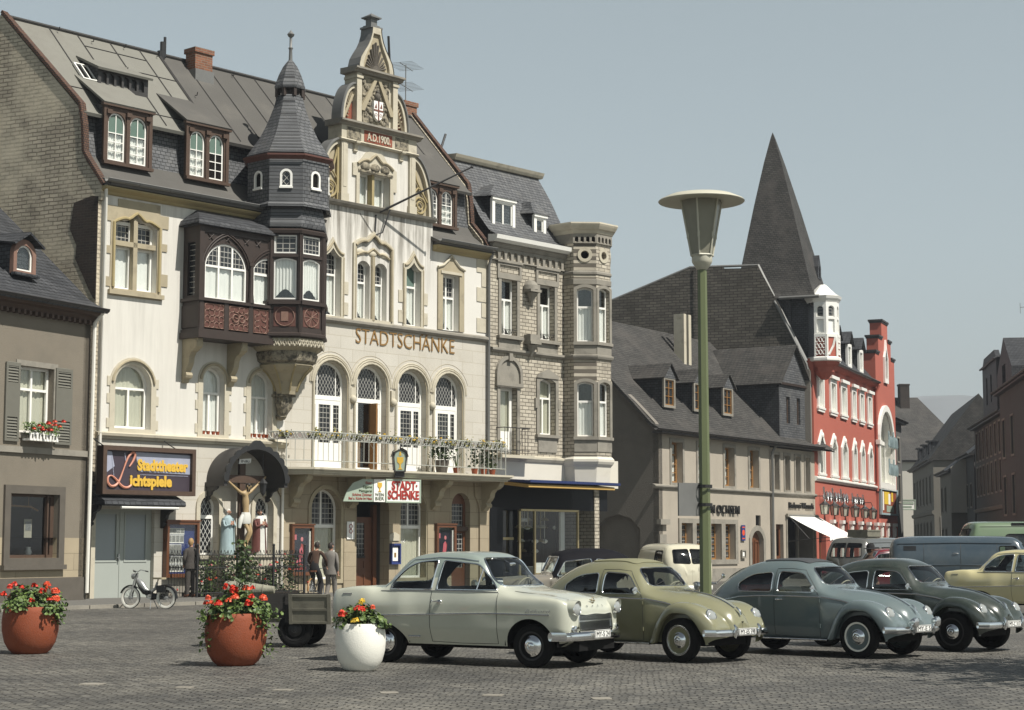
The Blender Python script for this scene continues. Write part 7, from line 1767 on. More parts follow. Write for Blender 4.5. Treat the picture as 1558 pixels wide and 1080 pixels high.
m=MB();m.box(22.7,22.95,.2,.3,.6,3.08);m.box(20.9,22.2,-.03,.5,.58,.9);m.box(20.86,22.0,.0,.04,.4,1.05);m.build('display_board','white_paint',HN)
r=random.Random(4)
for k in range(20):
 x,y,z=20.9+r.uniform(0,2.4),.4+r.uniform(0,.9),r.choice([2.75,2.6,2.45,1.9,1.5]);o=put(M,x,y,z,'ceiling_lamp','small pale lamp hanging or standing among others in the lamp shop window','lamp','lamps in the shop window');m=MB()
 if k % 3:m.lathe([(.0,.10),(.05,.09),(.12,.0),(.10,-.02)],10);m.tube([(0,0,.09),(0,0,3.1-z)],.01,4)
 else:m.ball((0,0,0),.09,10,7);m.tube([(0,0,.08),(0,0,3.1-z)],.01,4)
 m.build('lamp_shade',('white_paint','brass','lamp_shade')[k % 3],o,True);o.scale=(1.5,1.5,1)
o=put(M,21.7,-.85,4.2,'shop_awning','rolled blue and yellow awning over the lamp shop','awning');xa,xb=18.75-21.7,24.3-21.7
m=MB();m.plate([(.8,.12),(-.70,.02),(-.78,.04),(-.78,-.06),(-.68,-.08),(.8,.04)],(),xa,xb,'yz');m.build('awning_cover','blue_paint',o)
m=MB();m.plate([(.8,.03),(-.66,-.13),(-.70,-.24),(-.62,-.26),(.8,-.10)],(),xa,xb-.25,'yz');m.build('awning_roll','yellow_paint',o)
Y=84.0;OF=Fr((atY(1003,800,Y)[0],Y),math.atan2(2765,2530-779));xe=18.37;xm=12.45
HO=thing('slate_roofed_inn','long low grey rendered inn with a big slate roof and three small dormers','house',(OF.O[0],OF.O[1],0),OF.a)
ow=[rect(a,b,4.68,6.60) for a,b in ((1.27,2.40),(4.05,5.15),(7.0,8.1),(9.92,11.0))];og=[rect(a,b,1.05,2.80) for a,b in ((2.15,3.30),(3.72,4.88),(5.30,6.46),(6.90,8.06))];od=arch(10.0,11.42,0,2.50,.45)
wall(HO,rect(0,xm,0,7.1),ow+og+[od,rect(10.6,11.2,2.72,3.28)],'ochsen_grey','wall',.3);backing(HO,.2,xe-.2,.1,7)
for q in ow:
 W=window(HO,q,kind='rect',cols=2,tr=.30,frame='ochre_wood',curtain='full',fw=.09,y=.30,ring=grow(q,.18),ringmat='grey_stone',proud=.04,rows=3)
 MB().plate(grow(q,.0),[grow(q,-.001)],-.01,.3)
for q in og:
 W=window(HO,q,kind='rect',cols=2,tr=None,frame='ochre_wood',curtain=None,fw=.09,y=.28,rows=5,lower='lead_grid')
m=MB();m.plate(rect(1.9,8.35,.82,3.02),og,-.07,-.002);m.build('window_band','grey_stone',HO)
m=MB();m.plate(grow(od,.26),[od],-.06,-.002);m.build('door_surround','grey_stone',HO);m=MB();m.plate(od,(),.2,.28);m.plate(rect(10.2,10.65,.2,2.0),[rect(10.27,10.58,.3,1.9)],.16,.2);m.plate(rect(10.78,11.25,.2,2.0),[rect(10.85,11.18,.3,1.9)],.16,.2);m.build('inn_door','door_wood',HO)
m=MB();m.box(10.55,11.25,.1,.14,2.7,3.3)
for k in range(3):m.box(10.68+.17*k,10.72+.17*k,.04,.08,2.72,3.28)
m.build('vent_grille','iron',HO)
cornice(HO,-.6,xe,[(.02,4.36),(-.08,4.38),(-.14,4.46),(-.14,4.52),(.02,4.58)],'grey_stone','string_course')
text_obj('ZUM ROTEN OCHSEN','lettering','iron',HO,.62,.05,(5.28,-.06,3.30),(R(90),0,0),width=6.5,bold=-.004)
m=MB()
for k in range(4):m.box(-.12,.55,-.10,.0,.1+.55*k,.1+.55*k+.50)
m.box(-.25,.7,-.22,0,2.7,2.95);m.build('corner_stone','grey_stone',HO);MB().box(.0,xe,-.06,-.003,0,.62).build('plinth','grey_stone',HO)
o=put(OF,8.95,-.05,1.98,'wall_sign','small purple enamel sign with an orange disc by the inn door','sign');m=MB();m.box(-.22,.22,-.03,0,0,.78);p=m.build('plate','sign_blue',o);m=MB();m.lathe([(.0,-.04),(.15,-.035),(.15,-.03)],18,(0,0,.40),ax='y');m.box(-.15,.15,-.035,-.03,.08,.14);m.box(-.15,.15,-.035,-.03,.64,.70);m.build('disc_print','petal_orange',p)
o=put(OF,8.95,-.03,1.1,'menu_case','little pale menu box under the purple sign','menu case');m=MB();m.plate(rect(-.24,.24,0,.42),[rect(-.18,.18,.06,.36)],-.08,0);m.box(-.2,.2,-.02,0,.03,.4);m.build('case_frame','grey_stone',o);m=MB();m.box(-.1,.1,-.04,-.025,.1,.32);m.build('card','paper_white',o)
ob=[rect(a,a+.62,4.66,6.50) for a in (12.95,14.32,15.72,17.05)];bd=rect(13.1,14.05,0,2.85);bs=rect(14.5,18.2,.1,3.2)
wall(HO,rect(xm,xe,0,6.85),ob+[bd,bs],'ochsen_grey','bakery_wall',.3)
for q in ob:window(HO,q,kind='rect',cols=1,tr=.3,frame='brown_wood',curtain=None,fw=.07,y=.30,ring=grow(q,.14),ringmat='grey_stone',proud=.04,rows=3)
m=MB();m.plate(bd,[rect(13.25,13.9,1.2,2.6)],.2,.28);m.build('bakery_door','door_wood',HO);m=MB();m.plate(grow(bs,.12),[bs],-.05,-.002);m.box(14.3,18.4,-.16,-.05,3.26,3.42);m.box(16.2,16.3,.1,.2,.1,3.2);m.build('shop_frame','grey_stone',HO)
m=MB();m.box(14.4,18.3,2.4,2.5,0,3.3);m.box(14.4,18.3,.3,2.4,.02,.08);m.build('shop_interior','room_dark',HO)
text_obj('Bäckerei Wessels','lettering','iron',HO,.46,.04,(16.35,-.05,3.72),(R(90),0,0),width=3.3,bold=0)
o=put(OF,16.5,-.12,3.3,'shop_awning','white canvas awning let down over the bakery window','awning');xa,xb=-2.0,2.0;yf=-2.3;zf=-1.12
m=MB();m.grid([[(x,yf*t,zf*t-.05*math.sin(math.pi*t)+.012*math.sin(x*9)*t) for t in [j/8 for j in range(9)]] for x in [xa+(xb-xa)*i/24 for i in range(25)]],flip=True);m.grid([[(x,yf,zf+.012*math.sin(x*9)),(x,yf-.01,zf-.16+.03*math.sin(x*14))] for x in [xa+(xb-xa)*i/48 for i in range(49)]],flip=True);m.build('canvas','awning_white',o)
m=MB();m.tube([(xa,0,.02),(xb,0,.02)],.06,7);m.build('roller','zinc',o)
for x in (xa,xb):m=MB();m.tube([(x,0,-1.35),(x,yf,zf)],.018,5);m.tube([(x,.0,-.0),(x,yf*.5,-1.2)],.012,4);m.build('awning_arm','iron',o)
pipe(HO,[(xm,-.42,7.0),(xm,-.14,6.6),(xm,-.12,.2)],.08,'zinc')
m=MB();m.plate([(0,0),(11,0),(11,9.2),(5.6,13.0),(2.6,9.75),(1.2,8.45),(.2,7.45),(0,7.1)],[[(1.0,0),(3.5,0),(3.5,2.4),(2.9,3.0),(2.2,3.2),(1.5,3.0),(1.0,2.5)],[(4.0,0),(6.4,0),(6.4,2.5),(5.8,3.05),(5.2,3.2),(4.6,3.05),(4.0,2.5)]],0,.35,'yz');m.build('side_wall','rough_grey',HO)
m=MB();m.box(.3,.36,.5,7,0,3.6);m.build('arch_back','rough_grey',HO);MB().box(.28,.30,4.5,5.6,0,2.3).build('side_door','iron',HO)
m=MB();m.box(-.14,.0,3.5,4.0,2.1,2.75);m.build('arch_corbel','grey_stone',HO)
OP_=[(-.45,7.02),(.25,7.42),(1.2,8.42),(2.6,9.82),(5.6,13.15)]
m=MB();m.grid([[(x,p[0],p[1]) for p in OP_] for x in (-.28,20.5)]);m.grid([[(x,p[0]+.06,p[1]-.1) for p in OP_] for x in (-.28,20.5)]);m.grid([[(-.28,p[0],p[1]) for p in OP_],[(-.28,p[0]+.06,p[1]-.12) for p in OP_]]);m.grid([[(x,5.6,13.15),(x,11.3,8.9)] for x in (-.28,20.5)]);m.build('roof','slate_brown',HO)
m=MB();m.box(-.6,xe+.1,-.50,.0,6.92,7.02);m.build('eaves_board','lead_dark',HO);gutter(HO,-1.2,xe+.1,-.52,7.10,.09,'lead_dark')
for a,b in ((2.42,3.62),(5.62,6.78),(8.92,10.12)):
 y=.95;z0,z1=8.35,9.78;c=(a+b)/2;ho=rect(a+.14,b-.14,z0+.12,z1-.08);m=MB();m.plate([(a,z0),(b,z0),(b,z1),(a,z1)],[ho],y,y+.1);D=m.build('dormer','grey_stone',HO);window(D,ho,kind='rect',cols=2,tr=None,frame='ochre_wood',curtain='full',y=y+.05,th=.05,fw=.05,rows=3,mull=.05)
 m=MB();m.plate([(a-.1,z1),(b+.1,z1),(c,z1+.62)],(),y-.02,y+.08);m.build('dormer_gable','slate',D)
 m=MB();m.plate(rect(a+.02,b-.02,z0-.3,z1),(),y+.1,2.7);m.build('dormer_cheek','slate_dark',D)
 slab(D,'dormer_roof','slate_brown',[(a-.2,y-.12,z1-.06),(c,y-.12,z1+.70),(c,4.3,z1+.70),(a-.2,3.3,z1-.06)][::-1],.06);slab(D,'dormer_roof','slate_brown',[(b+.2,y-.12,z1-.06),(c,y-.12,z1+.70),(c,4.3,z1+.70),(b+.2,3.3,z1-.06)],.06)
a,b=14.55,18.15;y=.35;zb,zw,zp_=7.5,10.45,12.45;c=(a+b)/2;q1,q2=rect(15.5,15.95,8.3,9.75),rect(16.9,17.35,8.3,9.75)
m=MB();m.plate(rect(a,b,zb-.4,zw),[q1,q2],y,y+.2);CW=m.build('cross_wing','slate',HO)
for q in (q1,q2):window(CW,q,kind='rect',cols=1,tr=None,frame='brown_wood',curtain=None,fw=.07,y=y+.12,th=.05)
m=MB();m.plate([(a-.1,zw),(b+.1,zw),(c,zp_)],(),y-.06,y+.14);m.build('wing_gable','slate',CW);m=MB();m.box(a-.15,b+.15,y-.12,y+.1,zw-.1,zw+.02);m.build('wing_trim','timber',CW)
m=MB();m.plate([(y,7.2),(y,zw),(6.0,zw),(6.0,7.2)],(),a-.02,a+.1,'yz');m.build('wing_cheek','slate_dark',CW);m=MB();m.plate([(y,7.2),(y,zw),(6.0,zw),(6.0,7.2)],(),b-.1,b+.02,'yz');m.build('wing_cheek','slate_dark',CW)
slab(CW,'wing_roof','slate_brown',[(a-.35,y-.3,zw-.15),(c,y-.3,zp_+.1),(c,7.5,zp_+.1),(a-.35,7.5,zw-.15)][::-1],.09);slab(CW,'wing_roof','slate_brown',[(b+.35,y-.3,zw-.15),(c,y-.3,zp_+.1),(c,7.5,zp_+.1),(b+.35,7.5,zw-.15)],.09)
xx,zz=OF.at(1037,524,4.2);m=MB();m.box(xx-.30,xx-.02,3.9,4.5,10.8,zz+1.6);m.box(xx+.25,xx+.55,3.9,4.5,10.8,zz+1.6);m.build('chimney','pale_stone',HO)
e=OF.at(1240,750)[0];DF=Fr(OF.wld(e,0),math.atan2(2765,1900-779))
HD=thing('red_house','tall brick red house with white windows, stepped gable and a steep slate spire','house',(DF.O[0],DF.O[1],0),DF.a)
WX=[(.87,2.50),(4.12,5.85),(7.05,8.80),(10.25,11.60),(12.65,14.05),(15.15,16.60)]
d1=[rect(a+.25,b-.25,9.45,11.05) for a,b in WX];d2=[[(a+.25,5.75),(b-.25,5.75),(b-.25,7.35),((a+b)/2,7.85),(a+.25,7.35)] for a,b in WX];da=arch(18.1,22.9,5.75,10.5,2.4)
dg=[rect(a,a+1.7,.3,3.1) for a in (4.2,7.1,9.9,12.5,14.9,18.4,20.7)];de=rect(.8,2.6,0,2.9)
wall(HD,rect(0,17.75,0,12.05),d1+d2+dg[:5]+[de],'red_render','wall',.45);wall(HD,rect(17.75,24.5,0,12.05),[da]+dg[5:],'red_render','wall',.45,-.12);backing(HD,.2,24.3,.1,12,1.2)
for q in d1+d2:
 x_0,x_1=q[0][0],q[1][0];k=.26
 W=window(HD,q,kind='arch',cols=2,tr=.3,curtain='full',fw=.07,y=.28,ring=grow(q,.26),ringmat='white_paint',proud=.10,sill=.35,sillmat='white_paint')
 m=MB();m.plate(grow(q,.001),[grow(q,-.05)],.0,.30);zt_=max(p[1] for p in q)
 if q in d1:m.box(x_0-.40,x_1+.40,-.24,-.1,zt_+.24,zt_+.42)
 else:m.ball(((x_0+x_1)/2,-.12,zt_+.02),(.18,.08,.18),8,6)
 m.build('reveal','white_paint',W)
W=window(HD,da,cols=3,tr=.42,curtain='full',cmat='curtain_cream',fw=.16,y=.30,ring=grow(da,.40),ringmat='white_paint',proud=.30,mull=.25)
m=MB();m.plate(grow(da,.001),[grow(da,-.10)],-.1,.3);m.box(17.5,18.3,-.36,-.1,8.2,8.5);m.box(22.7,23.5,-.36,-.1,8.2,8.5);m.build('reveal','white_paint',W)
cornice(HD,0,17.75,[(.0,5.28),(-.08,5.3),(-.16,5.42),(-.16,5.5),(0,5.56)],'white_paint','string_course')
for k,x in enumerate((3.7,6.3,9.1,11.8,14.3,16.8,18.0,20.3,22.6)):
 m=MB();yy=-.12 if x>17.75 else 0;m.box(x,x+.50,yy-.14,yy-.003,.0,3.0);m.box(x-.06,x+.56,yy-.24,yy-.003,3.0,3.2);m.box(x-.04,x+.54,yy-.2,yy-.003,2.1,2.25);m.box(x+.1,x+.4,yy-.2,yy-.14,2.35,2.9)
 m.build('pilaster','white_paint',HD)
for q in dg:window(HD,q,kind='rect',cols=1,tr=.35,frame='white_paint',curtain=None,fw=.10,y=.3)
m=MB();m.plate(de,[rect(1.0,2.4,1.0,2.7)],.3,.4);m.build('house_door','door_wood',HD)
for x_ in (17.6,):pipe(HD,[(x_,-.35,12.0),(x_,-.14,11.5),(x_,-.12,5.2)],.09,'red_render')
m=MB()
r=random.Random(9)
def scrawl(par,mat,x0,x1,z0,z1,n,y):
 m=MB()
 for k in range(n):
  a=x0+(x1-x0)*k/n;w=(x1-x0)/n*.8;m.tube([(a,y,z0+.1),(a+w*.3,y,z1 if k % 3==0 else z0+(z1-z0)*.7),(a+w*.55,y,z0),(a+w*.8,y,z0+(z1-z0)*.62),(a+w*1.25,y,z0+.08)],.055,5)
 return m.build('script_lettering',mat,par)
o=put(DF,6.5,-.15,4.2,'neon_sign','silver script lettering on the red house above its lanterns','sign');scrawl(o,'chrome_soft',-5.6,1.2,0,.75,9,-.1);scrawl(o,'chrome_soft',2.2,6.0,0,.6,7,-.1)
o=put(DF,20.5,-.55,7.2,'neon_sign','pale blue lettering hung in front of the big white arched window','sign');scrawl(o,'robe_blue',-1.6,1.6,.9,1.9,6,-.1);scrawl(o,'robe_blue',-1.6,1.6,-.9,.1,6,-.1)
o=put(DF,20.9,-.16,3.72,'film_poster','large framed colourful poster below the arched window of the red house','poster');m=MB();m.plate(rect(-3.0,3.0,0,1.72),[rect(-2.7,2.7,.12,1.6)],-.14,0);m.build('poster_frame','robe_blue',o);m=MB();m.box(-2.72,2.72,-.06,0,.1,1.62);p=m.build('poster_sheet','terracotta',o)
m=MB();m.box(-1.6,.2,-.07,-.061,.7,1.55);m.box(.9,1.5,-.07,-.061,.9,1.5);m.build('pale_print','petal_yellow',p);m=MB();m.box(-.9,1.6,-.078,-.071,.2,.62);m.build('green_print','sign_green_glass',p);m=MB();m.box(-.2,.5,-.078,-.071,.7,1.4);m.box(-2.2,-1.8,-.078,-.071,.3,1.5);m.build('white_print','paper_white',p)
for k,px in enumerate((1255,1270,1285,1301,1316,1328)):
 x_,z_=DF.at(px,774+1.6*k,-.6);o=put(DF,x_,-.6,z_,'wall_lantern','hanging wrought iron lantern of the row along the red house front','lantern','lanterns along the red house')
 m=MB();
 for s in range(6):
  a_=R(60*s);m.tube([(.20*math.cos(a_),.20*math.sin(a_),-.30),(.27*math.cos(a_),.27*math.sin(a_),.22)],.022,4)
 m.lathe([(.20,-.30),(.0,-.34)],6);m.lathe([(.31,.22),(.12,.36),(.05,.44),(0,.5)],6);m.tube([(0,0,.45),(0,.1,.7),(0,.6,.7)],.025,5);m.build('lantern_frame','iron',o);m=MB();m.lathe([(.18,-.28),(.25,.20)],6);m.build('lantern_glass','lamp_shade',o)
m=MB();gx=21.1;gz=[(17.75,12.05),(24.5,12.05),(24.5,14.2),(23.3,14.2),(23.3,15.3),(22.2,15.3),(22.2,16.45),(20.1,16.45),(20.1,15.3),(18.9,15.3),(18.9,14.2),(17.75,14.2)];nw=[(20.7,12.7),(21.5,12.7),(21.5,14.0),(21.1,14.7),(20.7,14.0)]
m.plate(gz,[nw],-.12,.65);m.build('stepped_gable','red_render',HD);W=window(HD,nw,cols=1,tr=None,curtain='full',fw=.08,y=.1,ring=[(20.45,12.4),(21.75,12.4),(21.75,14.1),(21.4,14.5),(21.1,15.3),(20.8,14.5),(20.45,14.1)],ringmat='white_paint',proud=.24)
m=MB()
for a_,b_,z_ in ((17.65,18.98,14.2),(18.8,20.18,15.3),(20.0,22.3,16.45),(22.12,23.4,15.3),(23.22,24.6,14.2)):m.box(a_,b_,-.22,.75,z_,z_+.12);m.box(a_+.05,b_-.05,-.16,.7,z_-.1,z_)
m.build('gable_coping','lead_dark',HD)
cornice(HD,4.5,17.75,[(.0,11.85),(-.12,11.88),(-.30,12.0),(-.34,12.1),(0,12.14)],'red_render','cornice');gutter(HD,4.5,17.7,-.36,12.2,.10,'zinc')
slab(HD,'roof','slate_dark',[(4.5,-.2,12.15),(18.0,-.2,12.15),(18.0,3.2,16.2),(4.5,3.2,16.2)],.1);slab(HD,'roof','slate_dark',[(4.5,3.2,16.2),(24.3,3.2,16.2),(24.3,9,13),(4.5,9,13)],.1);slab(HD,'roof','slate_dark',[(18.0,.6,13.2),(24.3,.6,13.2),(24.3,3.2,16.2),(18.0,3.2,16.2)],.1)
for x_ in (7.6,11.0,14.6):
 m=MB();m.plate(rect(x_-.6,x_+.6,12.4,14.0),[rect(x_-.4,x_+.4,12.7,13.8)],.15,.3);D=m.build('dormer','white_paint',HD);window(D,rect(x_-.4,x_+.4,12.7,13.8),kind='rect',cols=1,tr=None,curtain='full',y=.2,th=.05,fw=.06)
 m=MB();m.plate(rect(x_-.58,x_+.58,12.2,14.0),(),.3,1.9);m.build('dormer_cheek','slate_dark',D);slab(D,'dormer_roof','slate_dark',[(x_-.8,.0,13.9),(x_,.0,14.7),(x_,2.6,14.7),(x_-.8,2.6,13.9)][::-1],.08);slab(D,'dormer_roof','slate_dark',[(x_+.8,.0,13.9),(x_,.0,14.7),(x_,2.6,14.7),(x_+.8,2.6,13.9)],.08)
tb_=4.9;m=MB();m.box(0.3,tb_,.3,tb_,12.05,15.5);m.box(.02,.3,1.2,tb_,12.05,15.5);m.build('tower_wall','slate_dark',HD)
m=MB();rows=[]
for k,z in ((1.16,15.45),(1.08,15.75),(.98,16.4),(.80,18.2),(.52,21.0),(.24,23.6),(.05,25.15),(0.004,25.45)):f_=(z-15.45)/10;rows.append([(2.1+sx*2.1*k,2.12+.45*f_+sy*2.1*k,z) for sx,sy in ((-1,-1),(1,-1),(1,1),(-1,1))])
m.grid(rows,False,True,True);sp=m.build('spire','slate_brown',HD)
m=MB();m.plate([(2.7,16.9),(3.5,16.9),(3.5,17.6),(3.1,18.3),(2.7,17.6)],[[(2.95,17.0),(3.25,17.0),(3.25,17.5),(3.1,17.7),(2.95,17.5)]],.20,1.2);m.build('spire_lucarne','slate_dark',sp)
m=MB();m.tube([(-.62,-.55,15.42),(-.62,1.7,15.42)],.10,6);m.build('gutter','zinc',sp)
bc=(.62,-.50);BR=.82;bp_=octa(*bc,BR/math.cos(R(22.5)))
def bay(name,mat,z0,z1,k=1.0,holes=None,th=.12):
 pts=octa(bc[0],bc[1],BR*k/math.cos(R(22.5)));out=[];m=MB()
 for i in range(8):
  a,b=Vector(pts[i]),Vector(pts[(i+1) % 8]);n=((a+b)/2-Vector(bc)).normalized();L=(b-a).length
  if n.y>.2:continue
  m.M=Matrix.Translation((a.x,a.y,0))@Matrix.Rotation(math.atan2((b-a).y,(b-a).x),4,'Z');hl=holes(L) if holes else [];m.plate(rect(0,L,z0,z1),hl,0,th);out.append((m.M.copy(),hl,L))
 m.M=None;return m.build(name,mat,HD),out
bo,bl=bay('corner_bay','white_paint',13.35,15.2,holes=lambda L:[arch(L/2-.20,L/2+.20,13.45,14.2,.01),arch(L/2-.20,L/2+.20,14.32,14.95,.15)])
for T4,hl,L in bl:
 for i,q in enumerate(hl):
  f=MB();f.M=T4;f.plate(q,[grow(q,-.04)],.05,.10);w=f.build('window','white_paint',bo);f=MB();f.M=T4;f.plate(q,(),.08,.085);f.build('pane','lead_grid' if i else 'curtain',w)
bo2,bl2=bay('bay_parapet','red_render',12.0,13.35)
for j,(T4,hl,L) in enumerate(bl2):
 f=MB();f.M=T4;f.box(0,L,-.05,-.002,13.2,13.36);f.box(0,.08,-.05,-.002,12.1,13.2);f.box(L-.08,L,-.05,-.002,12.1,13.2)
 if j % 2==1:f.tube([(.12,-.03,12.2),(L*.6,-.03,12.7),(L-.12,-.03,13.2)],.07,4)
 else:
  for u in range(3):
   for v in range(3):f.tube([(L*(u+.75)/3.5+.08*math.cos(t),-.03,12.35+.34*v+.13*math.sin(t)) for t in [2*math.pi*k/8 for k in range(8)]],.022,4,True)
 f.build('timber_brace','white_paint',bo2)
def ring8(zs,name,mat):
 m=MB();octa_rows(m,bc[0],bc[1],[(BR*k/math.cos(R(22.5)),z) for k,z in zs]);return m.build(name,mat,HD)
ring8([(1.0,15.15),(1.06,15.25),(1.14,15.35),(1.2,15.5),(.9,15.62),(.2,16.2)],'bay_cornice','white_paint');ring8([(1.04,12.12),(1.1,12.05),(1.1,11.92),(.98,11.86)],'bay_base','white_paint');ring8([(1.0,11.88),(.9,11.7),(.7,11.55),(.62,11.3),(.2,10.9)],'bay_corbel','red_render')
m=MB();m.plate([(12.2,12.5),(12.2,15.6),(6.9,17.45),(5.0,17.42),(4.9,17.3),(3.5,17.25),(2.95,17.35),(1.67,14.88),(.6,12.4),(.6,9),(12.2,9)],(),-.35,-.05,'yz');fw_=m.build('fire_wall','fire_brick',HD)
m=MB();m.tube([(-.2,12.25,15.62),(-.2,6.9,17.5),(-.2,2.95,17.4),(-.2,.3,11.9)],.09,5);m.tube([(-.42,2.0,15.3),(-.42,.25,11.7),(-.42,.2,11.4)],.07,6);m.build('lead_edge','zinc',fw_)
m=MB();m.box(-.40,-.34,6.5,6.7,11,17.35);m.build('wall_flue','fire_brick',fw_)
m=MB();m.plate([(.1,0),(1.6,0),(1.6,12.6),(.6,12.4),(.1,11.3)],(),-.30,-.0,'yz');m.build('side_wall','rough_grey',HD)
def rowhouse(name,label,fr,L,depth,ze,mat,roofmat,zr=3.6,wins=(),sill=True,shop=None,hip=0.0,end='both',parts=True):
 H_=thing(name,label,'house',(fr.O[0],fr.O[1],0),fr.a);holes=[rect(*w) for w in wins]
 wall(H_,rect(0,L,0,ze),holes,mat,'wall',.3)
 m=MB();m.box(0,.3,.3,depth,0,ze);m.box(L-.3,L,.3,depth,0,ze);m.build('side_wall',mat,H_);backing(H_,.3,L-.3,.1,ze-.1,.9)
 for q in holes:window(H_,q,kind='rect',cols=2,tr=.3,frame='brown_wood' if mat !='street_white' else 'white_paint',curtain=None,fw=.08,ring=grow(q,.12) if sill else None,ringmat='street_pale' if mat=='street_pale' else 'grey_stone',proud=.04,y=.2)
 d2_=depth/2;m=MB()
 m.add([(-.2,-.4,ze-.1),(L+.2,-.4,ze-.1),(L+.2-hip,d2_,ze+zr),(-.2+hip,d2_,ze+zr),(-.2,depth+.3,ze),(L+.2,depth+.3,ze)],[(0,1,2,3),(3,2,5,4)]+([(0,3,4),(1,5,2)]));m.build('roof',roofmat,H_)
 m=MB();m.box(-.2,L+.2,-.35,0,ze-.2,ze-.05);m.build('eaves_board','lead_dark',H_);gutter(H_,-.2,L+.2,-.42,ze,.09,'lead_dark')
 return H_
def street_frame(px,Y_):X_=(px-779)/2745*Y_;return Fr((X_,Y_),math.atan2(-.989,-.147))
def right_row(pxn,Yn,L):
 X_=(pxn-779)/2745*Yn;d=Vector((-.147,-.989));return Fr((X_-d.x*L,Yn-d.y*L),math.atan2(d.y,d.x))
f0=right_row(1530,110,18);ws=[(a,a+.9,z,z+1.9) for z in (5.2,8.0-.4) for a in (1.0,3.0,5.0,7.4,9.6,12.0,14.4,16.2)]
h1_=rowhouse('grey_house','tall dark grey house with rows of narrow windows in the side street',f0,18,10,10.0,'street_grey','slate_dark',4.2,ws)
m=MB();m.plate([(6,9.9),(14,9.9),(14,13.6),(13,14.2),(7,14.2),(6,13.6)],[rect(8,8.8,11,12.8),rect(10.5,11.3,11,12.8)],.0,.3);gb=m.build('roof_gable','slate_dark',h1_);slab(gb,'gable_roof','slate',[(5.8,-.2,13.6),(14.2,-.2,13.6),(14.2,4,15.2),(5.8,4,15.2)],.1)
m=MB();m.plate([(.3,9.9),(5,9.9),(5,15.1),(.3,13.6)],(),5.8,6.0,'yz');m.plate([(.3,9.9),(5,9.9),(5,15.1),(.3,13.6)],(),14.0,14.2,'yz');m.build('gable_cheek','street_grey',gb)
cornice(h1_,0,18,[(0,4.0),(-.14,4.02),(-.22,4.2),(0,4.3)],'street_pale','shop_cornice')
d0=Vector((-.147,-.989));n0=(f0.O[0]+d0.x*18.05,f0.O[1]+d0.y*18.05);f00=Fr((n0[0]-.35,n0[1]),f0.a)
h0_=rowhouse('corner_house','dark house cut by the right edge of the picture with a hanging flower box',f00,16,10,11.0,'street_grey','slate_dark',5.0,[(1.2,2.4,7.0,9.2),(1.2,2.4,3.6,5.8),(5.2,6.4,7.0,9.2),(5.2,6.4,3.6,5.8)])
m=MB();m.plate([(0,10.9),(7,10.9),(7,12),(3.5,14.0),(0,12)],[rect(2.6,4.2,11.2,12.4)],-.1,.3);m.plate([(0,10.9),(7,10.9),(7,12),(3.5,14.0),(0,12)],(),.3,4.5);m.build('roof_gable','slate_dark',h0_)
f2=right_row(1480,130,9);h2_=rowhouse('narrow_house','narrow half timbered dark house between the pale gable and the grey house',f2,9,8,8.4,'street_grey','slate_dark',3.4,[(1,2,4.6,6.2),(3.6,4.6,4.6,6.2),(6.2,7.2,4.6,6.2),(1,2,1,3),(6,7.2,1,3)])
f3=right_row(1444,136,9);h3_=rowhouse('gabled_house','small house with a pale bare gable wall facing down the side street',f3,9,9,7.4,'street_pale','slate_dark',3.6,[(1,2,4.4,6.2),(4,5,4.4,6.2),(1,2,1,3),(4,5,1,3)])
m=MB();m.plate([(.0,4.2),(4.5,4.2),(4.5,10.9),(0,7.6)],(),9.21,9.33,'yz');m.build('pale_gable','street_white',h3_)
f4=right_row(1418,150,24);ws=[(a,a+1.2,z,z+2.3) for z in (1.4,5.3) for a in (2,5.4,9,12.6,16.2,20)]
h4_=rowhouse('town_house','pale two storeyed town house with window boxes at the bend of the side street',f4,24,7.6,8.9,'street_pale','slate_brown',5.4,ws,hip=0)
cornice(h4_,0,24,[(0,4.3),(-.14,4.35),(-.2,4.6),(0,4.7)],'street_pale','string_course');m=MB();m.box(24.02,24.05,.5,3,.2,4.2);m.build('white_board','street_white',h4_)
for x_ in (5,11,17):m=MB();m.plate(rect(x_-.8,x_+.8,9.2,10.7),[rect(x_-.5,x_+.5,9.5,10.5)],.2,.4);m.box(x_-.9,x_+.9,.0,1.6,10.7,10.8);m.plate(rect(x_-.78,x_+.78,9.0,10.7),(),.5,1.5);m.build('dormer','slate_dark',h4_)
Xb=(1420-779)/2745*185;fb=Fr((Xb-11.2,185),R(4));h5_=rowhouse('far_house','big white house with a wide slate roof closing the side street',fb,16,16,10.5,'street_white','slate_brown',7.1,[(2,3.2,6,8),(5,6.2,6,8),(2,3.2,2,4)],hip=4);chimney(h5_,10.4,7.0,15,18.9,1.0,1.0,'patch_brick')
f6=Fr(DF.wld(24.7,.35),DF.a+R(1.5));h6_=rowhouse('old_house','dark crooked old house squeezed behind the red house',f6,5.5,9,10.4,'street_grey','slate_dark',3.6,[(1,2,4.8,6.6),(3.4,4.4,4.8,6.6),(1,2,7.6,9.2),(3.4,4.4,7.6,9.2),(1,2.2,0.3,3)])
o=thing('hanging_sign','green framed pale sign box hanging out over the side street','sign',(atY(1378,775,128)[0],128,atY(1378,775,128)[2]),R(6));m=MB();m.box(-.6,.65,-.12,.12,0,.66);m.build('sign_box','paper_white',o);m=MB();m.plate(rect(-.64,.69,-.04,.70),[rect(-.57,.62,.04,.62)],-.15,.15);m.build('sign_frame','sign_green_glass',o)
text_obj('Ratskeller','lettering','lead_dark',o,.45,.01,(.3,-.13,.55),(R(90),0,0),width=2.2) if False else None
m=MB();m.box(-.5,.55,-.14,-.121,.36,.54);m.box(-.35,.4,-.14,-.121,.12,.26);m.build('sign_strip','sign_green_glass',o)
